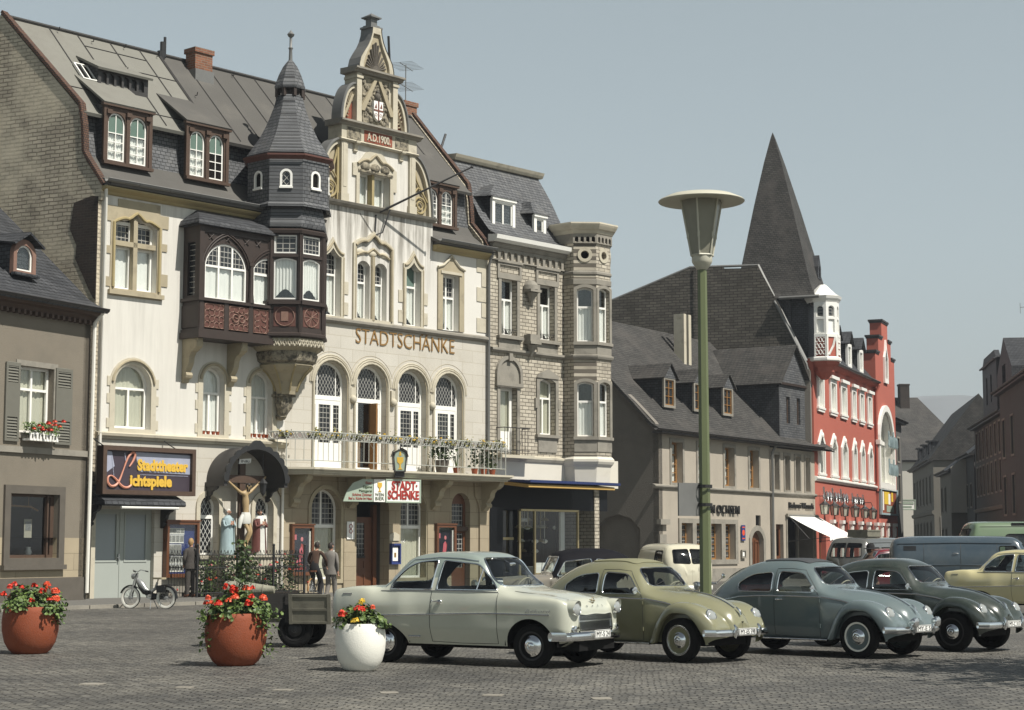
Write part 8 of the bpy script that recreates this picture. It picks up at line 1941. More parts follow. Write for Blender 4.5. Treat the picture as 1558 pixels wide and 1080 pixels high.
o=thing('tv_antenna','tall thin television antenna over the dark houses at right','antenna',(f0.wld(9,3)[0],f0.wld(9,3)[1],14.0),0);m=MB();m.cyl((0,0,0),(0,0,3.6),.03,n=5);m.tube([(-.8,0,3.4),(.5,0,3.5)],.02,4);m.tube([(-.8,.0,3.0),(-.8,0,3.7)],.015,4);m.build('aerial','zinc',o)
def leaves(name,mat,par,n,pt,size=(.03,.055),seed=1,up=.4,sides=5):
 r=random.Random(seed);m=MB()
 for k in range(n):
  p,nrm=pt(r);s=r.uniform(*size);q=Vector(nrm)+Vector((r.uniform(-1,1),r.uniform(-1,1),r.uniform(-.5,1)))*.8+Vector((0,0,up))
  q.normalize();x=q.orthogonal().normalized();y=q.cross(x);a0=r.uniform(0,6)
  c=Vector(p);m.add([tuple(c+(x*math.cos(a0+2*math.pi*j/sides)+y*math.sin(a0+2*math.pi*j/sides))*s*(1 if j % 2 else .86)+q*(.10*s)) for j in range(sides)]+[tuple(c-q*.16*s)],[(j,(j+1) % sides,sides) for j in range(sides)])
 return m.build(name,mat,par)
BLOOM={}
def bloom(mat,r0,seed=1,n=26):
 k=(mat,r0)
 if k not in BLOOM:
  r=random.Random(seed);m=MB()
  for i in range(n):
   d=Vector((r.gauss(0,1),r.gauss(0,1),abs(r.gauss(0,1))*.8)).normalized();c=d*r0*r.uniform(.6,1);x=d.orthogonal().normalized();y=d.cross(x);s=r0*.42
   m.add([tuple(c+x*s),tuple(c+y*s+d*s*.3),tuple(c-x*s),tuple(c-y*s+d*s*.3)],[(0,1,2,3)])
  o=m.build('flower_head',mat,None);BLOOM[k]=o.data;bpy.data.objects.remove(o)
 return BLOOM[k]
def put_bloom(par,mat,r0,p,rot=0,sc=1.0):
 o=bpy.data.objects.new('flower_head',bloom(mat,r0));COL.objects.link(o);o.parent=par;o.location=p;o.rotation_euler=(0,0,rot);o.scale=(sc,)*3;return o
def planter(label,mat,loc,prof,seed):
 o=thing('planter',label,'planter',(loc[0],loc[1],0),0,'round planters in the square');m=MB();m.lathe(prof,44);m.build('pot',mat,o,True,sharp=50)
 rr,zz=prof[-1];m=MB();m.lathe([(0,zz+.02),(rr,zz)],30);m.build('soil','soil',o);return o
def geranium(label,loc,z,r0,hgt,seed,nl,blooms,trail=(),tall=None,leaf='leaf',wide=1.12):
 o=thing('geranium',label,'plant',(loc[0],loc[1],z),0,'geraniums in the planters')
 def pt(r):
  a=r.uniform(0,2*math.pi);e=r.uniform(-.25,1)**1;k=math.sqrt(max(0.02,1-max(0,e)**2));q=r.uniform(.62,1.0);w=r0*wide*(1+.18*math.sin(3*a+seed)+.1*math.sin(7*a))
  return (w*k*q*math.cos(a),w*k*q*math.sin(a),max(-.06,hgt*e*q*(1+.2*math.sin(2*a+seed*2)))),(math.cos(a)*k,math.sin(a)*k,e)
 leaves('foliage',leaf,o,nl,pt,(.024,.05),seed)
 r=random.Random(seed+50);mats=['petal_red','petal_orange','petal_red']
 m=MB()
 for i,(dx,dy,dz,s,mt) in enumerate(blooms):
  p=(r0*wide*dx,r0*wide*dy,hgt*dz);put_bloom(o,mt,.055,p,r.uniform(0,6),s);m.tube([(p[0]*.5,p[1]*.5,0),(p[0]*.9,p[1]*.9,p[2]*.6),p],.006,4)
 m.build('stems','leaf',o)
 if trail:
  def pt2(r):
   x,y,z0,z1,w=r.choice(trail);t=r.random();return (x+r.gauss(0,w),y+r.gauss(0,w),z0+(z1-z0)*t),(x,y,.2)
  leaves('trailing_foliage',leaf,o,75*len(trail),pt2,(.022,.042),seed+9)
 if tall:
  def pt3(r):
   t=r.random();return (tall[0]+r.gauss(0,.07),tall[1]+r.gauss(0,.07),tall[2]*t),(r.uniform(-1,1),r.uniform(-1,1),.3)
  leaves('tall_shoots','leaf_dark',o,240,pt3,(.022,.045),seed+19);m=MB()
  for k in range(4):m.tube([(tall[0]+.03*k-.05,tall[1],0),(tall[0]+.05*k-.08,tall[1],tall[2])],.007,4)
  m.build('stalks','leaf_dark',o)
 return o
def rb(seed,n,yl=0,front=True):
 r=random.Random(seed);out=[]
 for i in range(n):
  a=r.uniform(math.pi*1.0,2*math.pi) if (front and i % 4) else r.uniform(0,2*math.pi);e=r.uniform(.15,1.0);k=math.sqrt(1-e*e*.8)
  out.append((k*math.cos(a),k*math.sin(a),e*1.0+.16,r.uniform(.75,1.25),'petal_yellow' if i<yl else r.choice(['petal_red','petal_red','petal_orange'])))
 return out
T1=[(.26,0),(.33,.06),(.40,.18),(.440,.36),(.447,.50),(.43,.66),(.415,.735),(.400,.745),(.385,.73),(.385,.68)]
W1=[(.0,0),(.20,0),(.24,.03),(.305,.14),(.342,.28),(.350,.40),(.343,.52),(.325,.63),(.318,.645),(.300,.645),(.29,.62)]
p1,p2,p3=ground(45,994),ground(358,1012),ground(548,1020)
planter('round terracotta planter at the left edge of the square with red geraniums','terracotta',p1,T1,1);planter('round terracotta planter standing before the wooden trailer','terracotta',p2,T1,2);planter('smaller round white planter beside the tail of the pale green saloon','white_pot',p3,W1,3)
geranium('red geranium spilling over the leftmost terracotta planter',p1,.73,.42,.33,1,900,rb(1,17),[(.46,-.1,.0,-.28,.06),(.36,-.30,.05,-.1,.07)])
geranium('red geranium with trailing shoots and a tall stalk in the middle terracotta planter',p2,.73,.42,.33,2,950,rb(2,16),[(.50,-.05,.05,-.62,.06),(-.40,-.22,.05,-.52,.07),(.42,-.2,.1,-.2,.08)],(.06,.05,1.05))
geranium('geranium with a few red and yellow flowers in the white planter',p3,.64,.31,.25,3,560,rb(3,6)+[(.05,-.1,1.22,.8,'petal_yellow'),(.0,-.1,1.1,.7,'petal_yellow'),(-.1,-.95,.2,.8,'petal_yellow'),(-.2,-.9,.15,.8,'petal_yellow')],[(.30,-.12,.0,-.05,.05)])
Yl=33.0;lx=atY(1073,830,Yl)[0];zl=lambda py:atY(1072,py,Yl)[2]
o=thing('street_lamp','tall olive green street lamp with a white disc shade over a tapered glass lantern','street lamp',(lx,Yl,0))
m=MB();m.lathe([(.13,0),(.13,.5),(.108,.6),(.085,zl(408))],6);m.build('post','lamp_green',o)
m=MB();z4,z3,z2,z1=zl(409),zl(404),zl(398),zl(389);m.lathe([(.085,z4-.02),(.12,z4+.02),(.175,z3+.04),(.19,z2),(.19,z1),(.17,z1+.01)],20);m.build('collar','lamp_shade',o,True)
zt_,zb_=zl(302),zl(389);m=MB();m.lathe([(.20,zb_),(.40,zt_)],6,(0,0,0),R(12),R(372));m.build('lantern_glass','lamp_panel',o)
m=MB()
for k in range(6):a=R(12+60*k);m.tube([(.205*math.cos(a),.205*math.sin(a),zb_-.01),(.405*math.cos(a),.405*math.sin(a),zt_)],.018,5);m.box(.27*math.cos(a)-.02,.27*math.cos(a)+.02,.27*math.sin(a)-.02,.27*math.sin(a)+.02,zb_+.32,zb_+.42)
m.tube([(.21*math.cos(R(12+60*k)),.21*math.sin(R(12+60*k)),zb_) for k in range(6)],.022,5,True);m.build('lantern_ribs','lamp_shade',o)
m=MB();m.lathe([(.36,zt_-.05),(.786,zt_-.07),(.80,zt_-.055),(.785,zt_-.035),(.6,zt_+.05),(.35,zt_+.10),(0,zt_+.125)],40);m.build('shade','lamp_shade',o,True)
sg=thing('street_sign','grey backed sign panel strapped edge on to the green lamp post','sign',(lx-.13,Yl-.02,zl(785)),R(-62));m=MB();m.box(-.02,.02,-.42,.10,0,zl(735)-zl(785));m.build('panel','zinc',sg)
for z in (zl(740)-zl(785),zl(768)-zl(785)):m=MB();m.lathe([(.13,-.03),(.135,-.03),(.135,.03),(.13,.03)],12,(.06,.12,z));m.build('strap','iron',sg)
S0=put(M,5.68,0,3.80,'shrine_canopy','dark arched sheet metal canopy with scalloped edge over the crucifix','canopy')
m=MB();r_=1.30;n=24;arc=[(r_*math.cos(math.pi*k/n),1.18*math.sin(math.pi*k/n)) for k in range(n+1)]
m.grid([[(p[0],0,p[1]),(p[0],-1.0,p[1])] for p in arc]);m.grid([[(p[0]*.95,0,p[1]*.95),(p[0]*.95,-1.0,p[1]*.95)] for p in arc]);m.box(-1.36,-1.22,-1.0,0,-.14,.0);m.box(1.22,1.36,-1.0,0,-.14,.0);m.build('canopy_vault','lead_dark',S0,True)
m=MB();sc=[]
for k in range(0,97):
 a=math.pi*k/96;b=.07*abs(math.sin(a*12));sc.append(((1.36+b)*math.cos(a),(1.22+b+.16*math.exp(-((a-math.pi/2)/.14)**2))*math.sin(a)))
m.plate(sc+[(p[0]*.93,p[1]*.93) for p in reversed(arc)],(),-1.06,-.99);m.build('scalloped_edge','iron',S0)
m=MB();bracket(S0,-1.28,-.12,.5,.6,.08,'iron');bracket(S0,1.28,-.12,.5,.6,.08,'iron')
C0=put(M,5.58,-.42,0.0,'crucifix','large brown wooden cross with a carved hanging figure under the arched canopy','crucifix')
m=MB();m.box(-.12,.12,0,.12,.2,4.60);m.box(-.92,.92,-.02,.10,3.80,4.06);m.build('cross','brown_wood',C0)
m=MB();m.plate([(-.26,4.42),(.24,4.46),(.28,4.62),(-.22,4.58)],(),-.10,-.07);o=m.build('title_board','paper_white',C0);text_obj('INRI','lettering','iron',o,.12,.004,(.01,-.105,4.47),(R(90),0,0),width=.34)
P={'pel':(.02,-.16,2.42,(.125,.10)),'wst':(.03,-.15,2.66,(.105,.085)),'che':(.02,-.14,2.95,(.135,.10)),'nb':(0,-.13,3.18,(.10,.075)),'nk':(.03,-.17,3.28,.05),'hd':(.06,-.22,3.37,(.068,.075)),'ht':(.075,-.25,3.46,(.06,.07)),
 'lsh':(-.20,-.12,3.22,.058),'lel':(-.50,-.10,3.44,.043),'lwr':(-.80,-.08,3.66,.032),'rsh':(.20,-.12,3.22,.058),'rel':(.50,-.10,3.44,.043),'rwr':(.80,-.08,3.66,.032),
 'lhp':(-.07,-.16,2.30,.088),'lkn':(.06,-.30,1.92,.062),'lan':(-.02,-.16,1.50,.045),'lto':(-.02,-.27,1.36,.035),'rhp':(.11,-.16,2.30,.088),'rkn':(.16,-.28,1.90,.062),'ran':(.04,-.18,1.52,.045),'rto':(.03,-.29,1.37,.035)}
P={k:(v[0],v[1],v[2]+.26,v[3]) for k,v in P.items()}
E_=[('pel','wst',0),('wst','che',0),('che','nb',0),('nb','nk',0),('nk','hd',0),('hd','ht',0)]
for s in 'lr':
 E_ += [('nb',s+'sh',0),(s+'sh',s+'el',0),(s+'el',s+'wr',0),('pel',s+'hp',0),(s+'hp',s+'kn',0),(s+'kn',s+'an',0),(s+'an',s+'to',0)]
 a,b=Vector(P[s+'el'][:3]),Vector(P[s+'wr'][:3]);hand_pts(P,E_,s+'wr',b,b-a,(0,0,1),0)
b=skinned('figure',P,E_,None,['corpus'],C0,'pel');head_bits(b,(.066,-.235,3.69),(.085,.07,.105),'hair_dark',(.3,-1,-.2),'long','corpus')
m=MB();m.grid([[(.02+rx*math.cos(a)*(1+.08*math.sin(5*a+z*9)),-.16+ry*math.sin(a)*(1+.08*math.sin(4*a)),z) for a in [2*math.pi*k/24 for k in range(24)]] for rx,ry,z in ((.14,.115,2.82),(.17,.14,2.74),(.185,.15,2.62),(.19,.155,2.50),(.17,.14,2.44))],False,True);m.tube([(-.15,-.2,2.72),(-.26,-.24,2.56),(-.30,-.22,2.30)],[.06,.085,.05],8);m.build('loincloth','robe_white',b,True,sharp=80)
o=put(M,6.18,-.75,3.55,'hanging_lantern','small dark lantern hanging from the canopy beside the cross','lantern');m=MB();m.tube([(0,0,.42),(0,0,1.35)],.010,4);m.lathe([(0,.42),(.05,.38),(.16,.24),(.14,.20)],6);m.lathe([(.13,.20),(.09,-.08),(.03,-.16),(0,-.2)],6);m.build('lantern_body','iron',o)
def statue(x,label,robe,cloak,face,zb=1.42,h=1.52):
 o=put(M,x,-.45,zb,'statue',label,'statue','painted statues beside the cross');rows=[];n=30
 for z,rx,ry in ((0,.23,.20),(.05,.25,.21),(.3,.225,.19),(.6,.215,.18),(.85,.20,.17),(1.02,.215,.165),(1.18,.205,.14),(1.25,.12,.10),(1.30,.065,.065)):
  rows.append([(rx*math.cos(a)*(1+(.07*(1.25-z))*math.sin(7*a+2*z)),ry*math.sin(a)*(1+(.09*(1.25-z))*math.sin(6*a+3*z)),z) for a in [2*math.pi*k/n for k in range(n)]])
 m=MB();m.grid(rows,False,True,True);b=m.build('figure',robe,o,True,sharp=80)
 m=MB();rows=[]
 for z,r in ((.12,.27),(.45,.255),(.8,.235),(1.05,.24),(1.2,.20)):
  rows.append([(r*math.cos(a)*(1+.05*math.sin(8*a+z*4)),r*.82*math.sin(a)*(1+.05*math.sin(5*a)),z+.10*math.sin(a*1.5)*(z<.3)) for a in [R(-62)+R(305)*k/26 for k in range(27)]])
 m.grid(rows);m.grid([[(.0+.22*math.cos(R(200+5*k)),-.13-.04*math.sin(k*.6),1.12-.06*k),(.20,-.10,.9-.05*k)] for k in range(9)]);m.build('cloak',cloak,b,True,sharp=80)
 c=(0,-.02,1.41);m=MB();m.ball(c,(.068,.08,.10),14,10);m.tube([(0,-.09,1.42),(0,-.115,1.395),(0,-.09,1.385)],[.008,.014,.01],6)
 P={};E2=[];m.build('head','skin',b,True)
 head_bits(b,c,(.08,.068,.10),'robe_white' if cloak=='robe_blue' else 'hair_dark',face,'long')
 for s in (1,-1):
  PP={'s':(.20*s,-.02,1.14,.055),'e':(.22*s,-.12,.92,.05),'w':(.07*s,-.23,1.0,.03)};EE=[('s','e',0),('e','w',0)];hand_pts(PP,EE,'w',PP['w'][:3],(-.12*s,-.02,.08),(0,0,1),1,.075);skinned('arm',PP,EE,None,[robe if cloak !='robe_red' else cloak,'skin'],b,'s')
 k=h/1.52;o.scale=(k,k,k);return o
statue(4.95,'painted statue in pale blue robes with white veil left of the cross','robe_blue','robe_blue',(.5,-1,0));statue(6.30,'painted statue in dark red cloak over white right of the cross','robe_white','robe_red',(-.3,-1,0))
o=put(M,5.6,-.5,0,'stone_altar','pale stone base carrying the cross and the two statues','stone base');m=MB();m.box(-1.1,1.15,-.35,.45,0,1.34);m.box(-1.18,1.23,-.42,.45,1.34,1.42);m.build('block','pale_stone',o)
fy=-1.5;fa=M.at(300,870,fy)[0];fb_=M.at(463,870,fy)[0]
o=put(M,0,0,0,'iron_fence','black wrought iron railing with crossed tops around the shrine bed','fence');segs=[((fa,-.05),(fa,fy)),((fa,fy),(fb_,fy)),((fb_,fy),(fb_,-.05))];zt1=1.55
for k,((ax,ay),(bx_,by)) in enumerate(segs):
 L=math.hypot(bx_-ax,by-ay);n=max(2,int(L/.135));m=MB();f=lambda t:(ax+(bx_-ax)*t,ay+(by-ay)*t)
 for z in (.22,1.02,1.42):m.tube([(*f(0),z),(*f(1),z)],.014,5)
 for i in range(n+1):
  x,y=f(i/n);m.tube([(x,y,.12),(x,y,zt1 if i % 2 else 1.44)],.010,4)
  if i<n:
   x2,y2=f((i+1)/n);m.tube([(x,y,1.20),(x2,y2,1.58)],.009,4);m.tube([(x2,y2,1.20),(x,y,1.58)],.009,4)
   xm_,ym_=f((i+.5)/n);m.tube([(xm_,ym_,.95),(xm_,ym_,1.08)],.022,4)
 m.build('railing','iron',o)
for x,y in ((fa,fy),(fa+(fb_-fa)*.36,fy),(fa+(fb_-fa)*.70,fy),(fb_,fy)):m=MB();m.box(x-.03,x+.03,y-.03,y+.03,0,1.70);m.ball((x,y,1.74),.05,8,6);m.build('fence_post','iron',o)
for j in range(9):
 x=fa+.55+(fb_-fa-.9)*j/8;y=fy+.35+.35*(j % 2);z=.15;hh=.9+.35*((j*7) % 3)/2
 g=put(M,x,y,0,'flowering_shrub','red flowered bush in the bed behind the shrine railing','plant','bushes behind the shrine railing')
 leaves('foliage','leaf' if j % 2 else 'leaf_dark',g,300,lambda r,hh=hh:((r.gauss(0,.17),r.gauss(0,.15),.15+hh*r.random()),(r.uniform(-1,1),r.uniform(-1,1),.3)),(.03,.06),j)
 for k in range(3):r=random.Random(j*5+k);put_bloom(g,r.choice(['petal_red','petal_orange','petal_pink']),.062,(r.gauss(0,.16),-.16+r.gauss(0,.05),hh*r.uniform(.6,1.2)),0,r.uniform(.7,1.1))
o=put(M,(fa+fb_)/2+.2,fy+.9,0,'flower_bed','stone edged bed of dark soil inside the shrine railing','flower bed');m=MB();m.box(-2.0,2.0,-.75,.45,0,.22);m.build('soil','soil',o)
o=put(LF,-2.34,-.22,4.76,'window_box','white slatted window box under the shuttered window','window box');m=MB();m.box(-.62,.62,-.12,.14,.0,.06)
for k in range(9):m.box(-.62+.14*k,-.55+.14*k,-.15,-.12,0,.22)
m.box(-.64,.64,-.155,-.12,.18,.24);m.build('box','white_paint',o)
g=put(LF,-2.34,-.24,4.95,'geranium','red geranium filling the white slatted window box','plant');leaves('foliage','leaf',g,420,lambda r:((r.uniform(-.66,.68),r.gauss(0,.10),r.uniform(-.02,.34)),(r.uniform(-1,1),-1,.4)),(.028,.055),5)
r=random.Random(8)
for k in range(16):put_bloom(g,r.choice(['petal_red','petal_orange']),.062,(r.uniform(-.65,.8),-.12+r.gauss(0,.05),r.uniform(.12,.46)),0,r.uniform(.9,1.5))
r=random.Random(12)
for j in range(12):
 x=7.4+.93*j;y=-1.06 if x>8 else -.5;o=put(M,x,y,5.42,'balcony_flower','olive green bush with small yellow flowers in the balcony trough','plant','bushes in the balcony trough')
 leaves('foliage','leaf_olive',o,120,lambda r:((r.gauss(0,.18),r.gauss(0,.07),abs(r.gauss(0,.12))),(r.uniform(-1,1),-1,.4)),(.03,.055),100+j)
 for k in range(5):put_bloom(o,'petal_red' if (j>9 and k==0) else 'petal_yellow',.04,(r.gauss(0,.24),-.08+r.gauss(0,.05),r.uniform(.06,.24)),0,r.uniform(.8,1.2))
for j,(px,kind) in enumerate(((672,'bush'),(694,'spiky'),(722,'leafy'),(736,'leafy'),(749,'leafy'))):
 x=M.at(px,715,-.8)[0];lab={'bush':'big leafy bush in a dark tub on the balcony','spiky':'spiky plant in a small pot on the balcony','leafy':'leafy plant in a small terracotta pot at the right end of the balcony'}[kind]
 o=put(M,x,-.8,4.39,'pot','dark tub of the leafy balcony bush' if kind=='bush' else ('small pot of the spiky balcony plant' if kind=='spiky' else 'small terracotta pot at the right end of the balcony'),'pot','small terracotta pots on the balcony' if kind=='leafy' else None);m=MB();rr=.28 if kind=='bush' else .13;m.lathe([(0,0),(rr*.7,0),(rr,rr*1.7),(rr*1.06,rr*1.7),(rr*.9,rr*1.6),(0,rr*1.55)],14);m.build('pot_body','dark_stone' if kind=='bush' else 'terracotta',o,True)
 g=put(M,x,-.8,4.39+rr*1.6,'balcony_plant',lab,'plant','leafy plants in small pots on the balcony' if kind=='leafy' else None);m=MB()
 if kind=='spiky':
  for k in range(16):a=k*2.4;m.tube([(0,0,0),(.12*math.cos(a),.12*math.sin(a),.45),(.34*math.cos(a),.34*math.sin(a),.42+.2*math.sin(k))],[.012,.014,.003],4)
  m.build('foliage','leaf',g)
 else:
  hh=.62 if kind=='bush' else .75;w=.24 if kind=='bush' else .12;leaves('foliage','leaf_dark',g,260 if kind=='bush' else 70,lambda r:((r.gauss(0,w),r.gauss(0,w),.08+hh*r.random()),(r.uniform(-1,1),r.uniform(-1,1),.2)),(.04,.08),60+j)
  m.tube([(0,0,0),(.02,0,hh)],.012,5);m.build('stem','leaf_dark',g)
for j,(x,y) in enumerate(((4.3,.12),(4.5,.12),(4.72,.12),(4.9,.12),(6.32,.12),(6.5,.12),(6.7,.12),(6.88,.12),(7.02,.12))):
 o=put(M,x,.1,5.38,'flower_pot','tiny terracotta pot in the row on a first floor window sill','pot','tiny pots on the first floor sills');m=MB();m.lathe([(0,0),(.05,0),(.07,.12),(.05,.12),(0,.1)],10);m.build('pot_body','terracotta',o,True)
lp=M.at(607,725,-1.32);o=put(M,lp[0],-1.34,lp[1],'tavern_lantern','dark gabled box lantern painted with a golden goblet on the balcony edge','lantern',rot=R(-38));o.scale=(.84,.84,.84);o.location.z += .16
m=MB();hz=.92;w=.30;gl=[(-w*.8,0),(w*.8,0),(w,.62),(w*.75,.86),(0,.98),(-w*.75,.86),(-w,.62)];m.plate(gl,[grow(gl,-.05)],-.30,.30);m.build('lantern_case','lead_dark',o)
m=MB();m.grid([[(p[0]*1.18,y,p[1]+.04) for p in ((w,.60),(w*.75,.87),(0,1.0),(-w*.75,.87),(-w,.60))] for y in (-.36,.36)]);m.tube([(0,-.3,1.0),(0,-.3,1.16)],.02,5);m.box(-.2,.2,-.2,.2,-.22,0);m.build('lantern_roof','lead_dark',o)
m=MB();m.plate(grow(gl,-.045),(),-.27,-.25);g=m.build('lantern_glass','sign_green_glass',o);m=MB();m.plate([(-.10,.10),(.10,.10),(.03,.18),(.03,.32),(.13,.42),(.14,.62),(-.14,.62),(-.13,.42),(-.03,.32),(-.03,.18)],(),-.285,-.272);m.plate([(-.05,.68),(.05,.68),(.03,.85),(-.03,.85)],(),-.285,-.272);m.build('goblet','sign_yellow',g)
xa=M.at(592,745,-1.35)[0];xb=M.at(635,745,-1.35)[0];zb=M.at(612,764,-1.35)[1];zt_=M.at(612,730,-1.35)[1]
o=put(M,(xa+xb)/2,-1.35,zb,'tavern_sign','illuminated white tavern sign box with red lettering hung below the balcony','sign',rot=R(-12));w=(xb-xa)/2*1.02;h=zt_-zb
m=MB();m.box(-w,w,0,.5,0,h);m.build('sign_box','paper_white',o);m=MB();m.plate(rect(-w-.02,w+.02,-.02,h+.02),[rect(-w+.03,w-.03,.03,h-.03)],-.02,.52);m.build('sign_frame','sign_green_glass',o)
text_obj('STADT·','lettering','sign_red',o,.42,.01,(.05,-.012,h*.56),(R(90),0,0),width=1.5*w,bold=.015);text_obj('SCHENKE','lettering','sign_red',o,.42,.01,(0,-.012,h*.14),(R(90),0,0),width=1.82*w,bold=.015)
m=MB();m.box(-w-.5,-w-.03,.02,.06,0,h);s1=m.build('goblet_panel','paper_white',o);m=MB();m.plate([(-w-.33,.36),(-w-.19,.36),(-w-.24,.40),(-w-.24,.48),(-w-.17,.55),(-w-.17,.68),(-w-.35,.68),(-w-.35,.55),(-w-.28,.48),(-w-.28,.40)],(),0,.019);m.build('goblet','sign_yellow',s1)
for z,t in ((.20,'WEIN'),(.06,'BIER')):text_obj(t,'lettering','leaf_dark',s1,.16,.006,(-w-.265,.012,z),(R(90),0,0),width=.36)
m=MB();m.plate([(-w-1.75,0),(-w-.53,0),(-w-.53,h),(-w-.95,h),(-w-1.35,h*.82),(-w-1.6,h*.45)],(),.02,.06);s2=m.build('text_panel','sign_green_glass',o)
for z,t,wd,mt in ((.62,'Bier',.26,'sign_red'),(.48,'Eigene',.36,'leaf_dark'),(.335,'Metzgerei',.52,'leaf_dark'),(.20,'Schöne Zimmer',.80,'sign_red'),(.07,'Bad u. Küche im Haus',.95,'sign_red')):text_obj(t,'lettering',mt,s2,.13,.006,(-w-.58,.012,z),(R(90),0,0),width=wd,align='RIGHT')
GB='small rounded two door cars parked in a row'
ca,sa=math.cos(R(31)),math.sin(R(31))
saloon('pale grey green two tone saloon with chrome grille in the front row','paint_opel','paint_opel_roof',(-.42,26.95,0),R(-31),'MY-S 24',script=True)
beetle('olive green rounded car with chrome hubcaps next to the pale saloon','paint_olive',(2.03,28.2,0),R(-42),'MY-ES 598',sunroof='sunroof_olive',seatm='interior')
beetle('blue grey rounded car with dark folding sunroof and fog lamps','paint_blue_grey',(4.85,29.2,0),R(-42),'MY-E 5',sunroof='sunroof_grey',extra=True,seatm='seat_cream',seat2='seat_red',band='whitewall')
beetle('dark green rounded car at the right end of the front row','paint_dark_green',(6.70,30.9,0),R(-42),'MY-C 317',seatm='interior',rim='rubber',band='iron')
saloon('pale yellow saloon partly cut by the right edge of the picture','paint_yellow','paint_yellow',(13.2,45.6,0),R(-36),'MY-A 85')
saloon('dark red saloon mostly hidden behind the dark green car','paint_maroon','paint_maroon',(12.3,60.5,0),R(188),'MY-D 62')
old_convertible('old beige car with black folding top behind the pale saloon',(1.0,38.8,0),R(192))
van('small cream delivery van with split windscreen before the grey inn','paint_cream',(5.15,58,0),R(-72),L=2.7,W=1.62,Ht=1.80,sides=[rpoly([(.35,1.12),(.95,1.12),(.88,1.55),(.35,1.55)],.06,4)],wb=1.5,wr=.30)
van('long blue grey panel van standing behind the yellow saloon','paint_van',(13.26,54,0),R(-13),L=4.0,Ht=2.0,sides=[rpoly([(1.15,1.26),(1.78,1.26),(1.62,1.70),(1.15,1.70)],.06,4)],vents=True,gap=[[(-1.0,.45),(-1.0,1.78)],[(.05,.45),(.05,1.78)],[(1.08,.45),(1.08,1.78)]],handles=[(-.1,1.5),(.95,1.12)],crease=[(-2.0,1.14),(0,1.17),(2.0,1.12)])
kv=van('grey van with split windscreen facing left before the red house','paint_grey_van',(13.55,69,0),R(-125),L=4.2,Ht=2.04,sides=[rpoly([(.95,1.2),(1.6,1.2),(1.5,1.65),(.95,1.65)],.06,4),rpoly([(-.2,1.2),(.75,1.2),(.75,1.65),(-.2,1.65)],.06,4),rpoly([(-1.5,1.2),(-.45,1.2),(-.45,1.65),(-1.5,1.65)],.06,4)])
o=thing('roof_crate','tan wooden crate carried on the roof of the grey van','crate',(13.3,68.6,2.04),R(-125));m=MB();m.box(-.6,.6,-.4,.4,0,.28);m.box(-.62,.62,-.42,.42,.22,.26);m.box(-.62,.62,-.42,.42,.02,.06);m.build('crate_box','trailer_wood',o)
van('pale green coach with roof lights cut by the right picture edge','paint_green_bus',(20.9,70,0),R(180),L=7.2,W=2.3,Ht=2.66,cat='coach',name='coach',sides=[rpoly([(-3.0+1.35*k,1.3),(-1.85+1.35*k,1.3),(-1.85+1.35*k,2.16),(-3.0+1.35*k,2.16)],.2,4) for k in range(4)]+[rpoly([(-3.0,2.44),(1.9,2.44),(1.9,2.57),(-3.0,2.57)],.04,3)],wb=4.2,wr=.42,screen='single')
TR=trailer((atY(428,900,31.4)[0],31.4,-.0),R(-7))
o=thing('wicker_cone','grey wicker carrying basket lying tapered on the wooden trailer','basket',(atY(346,900,31.4)[0],31.2,.96),R(-6));m=MB();m.lathe([(.0,.02),(.14,0),(.15,.02),(.145,.22),(.12,.45),(.09,.65),(.06,.85),(0,.86)],18,(0,0,.0),ax='x');m.build('basket_body','basket',o,True);m=MB()
for k in range(6):m.lathe([(.15-.013*k,.06+.12*k-.015),(.162-.013*k,.06+.12*k),(.15-.013*k,.06+.12*k+.015)],18,ax='x')
m.build('binding','trailer_wood',o,True)
moped((atY(226,900,50.0)[0],50.0,.0),R(160))
o=thing('motor_scooter','cream motor scooter showing its handlebar beside the green lamp post','scooter',(atY(1090,880,33.6)[0],33.6,0),R(-150))
two_wheel_ring(o,.60,.22,.22,.09);two_wheel_ring(o,-.60,.22,.22,.09)
m=MB();m.grid([[(.50-.10*abs(t),.26*t,.30),(.44-.08*abs(t),.27*t,.60),(.36-.04*abs(t),.20*t,.95)] for t in (-1,-.6,0,.6,1)]);m.tube([(.56,0,.24),(.42,0,.70),(.36,0,1.02)],.035,8);m.box(-.35,.45,-.17,.17,.24,.28);m.build('leg_shield','paint_cream',o,True)
m=MB();m.tube([(-.90,0,.42),(-.62,0,.56),(-.30,0,.55),(-.18,0,.36)],[.08,.23,.20,.08],12);m.build('body','paint_cream',o,True);m=MB();m.plate(rpoly([(-.75,-.13),(-.12,-.11),(-.12,.11),(-.75,.13)],.06),(),.74,.82,'xy');m.build('saddle','black_top',o)
m=MB();m.tube([(.26,-.36,1.02),(.34,-.18,1.04),(.36,0,1.0),(.34,.18,1.04),(.26,.36,1.02)],.016,7);m.ball((.16,.42,1.16),(.02,.06,.05));m.tube([(.28,.34,1.02),(.16,.42,1.14)],.007,4);m.build('handlebar','chrome',o,True);lamp_head(o,(.45,0,.98),.07,(1,0,0))
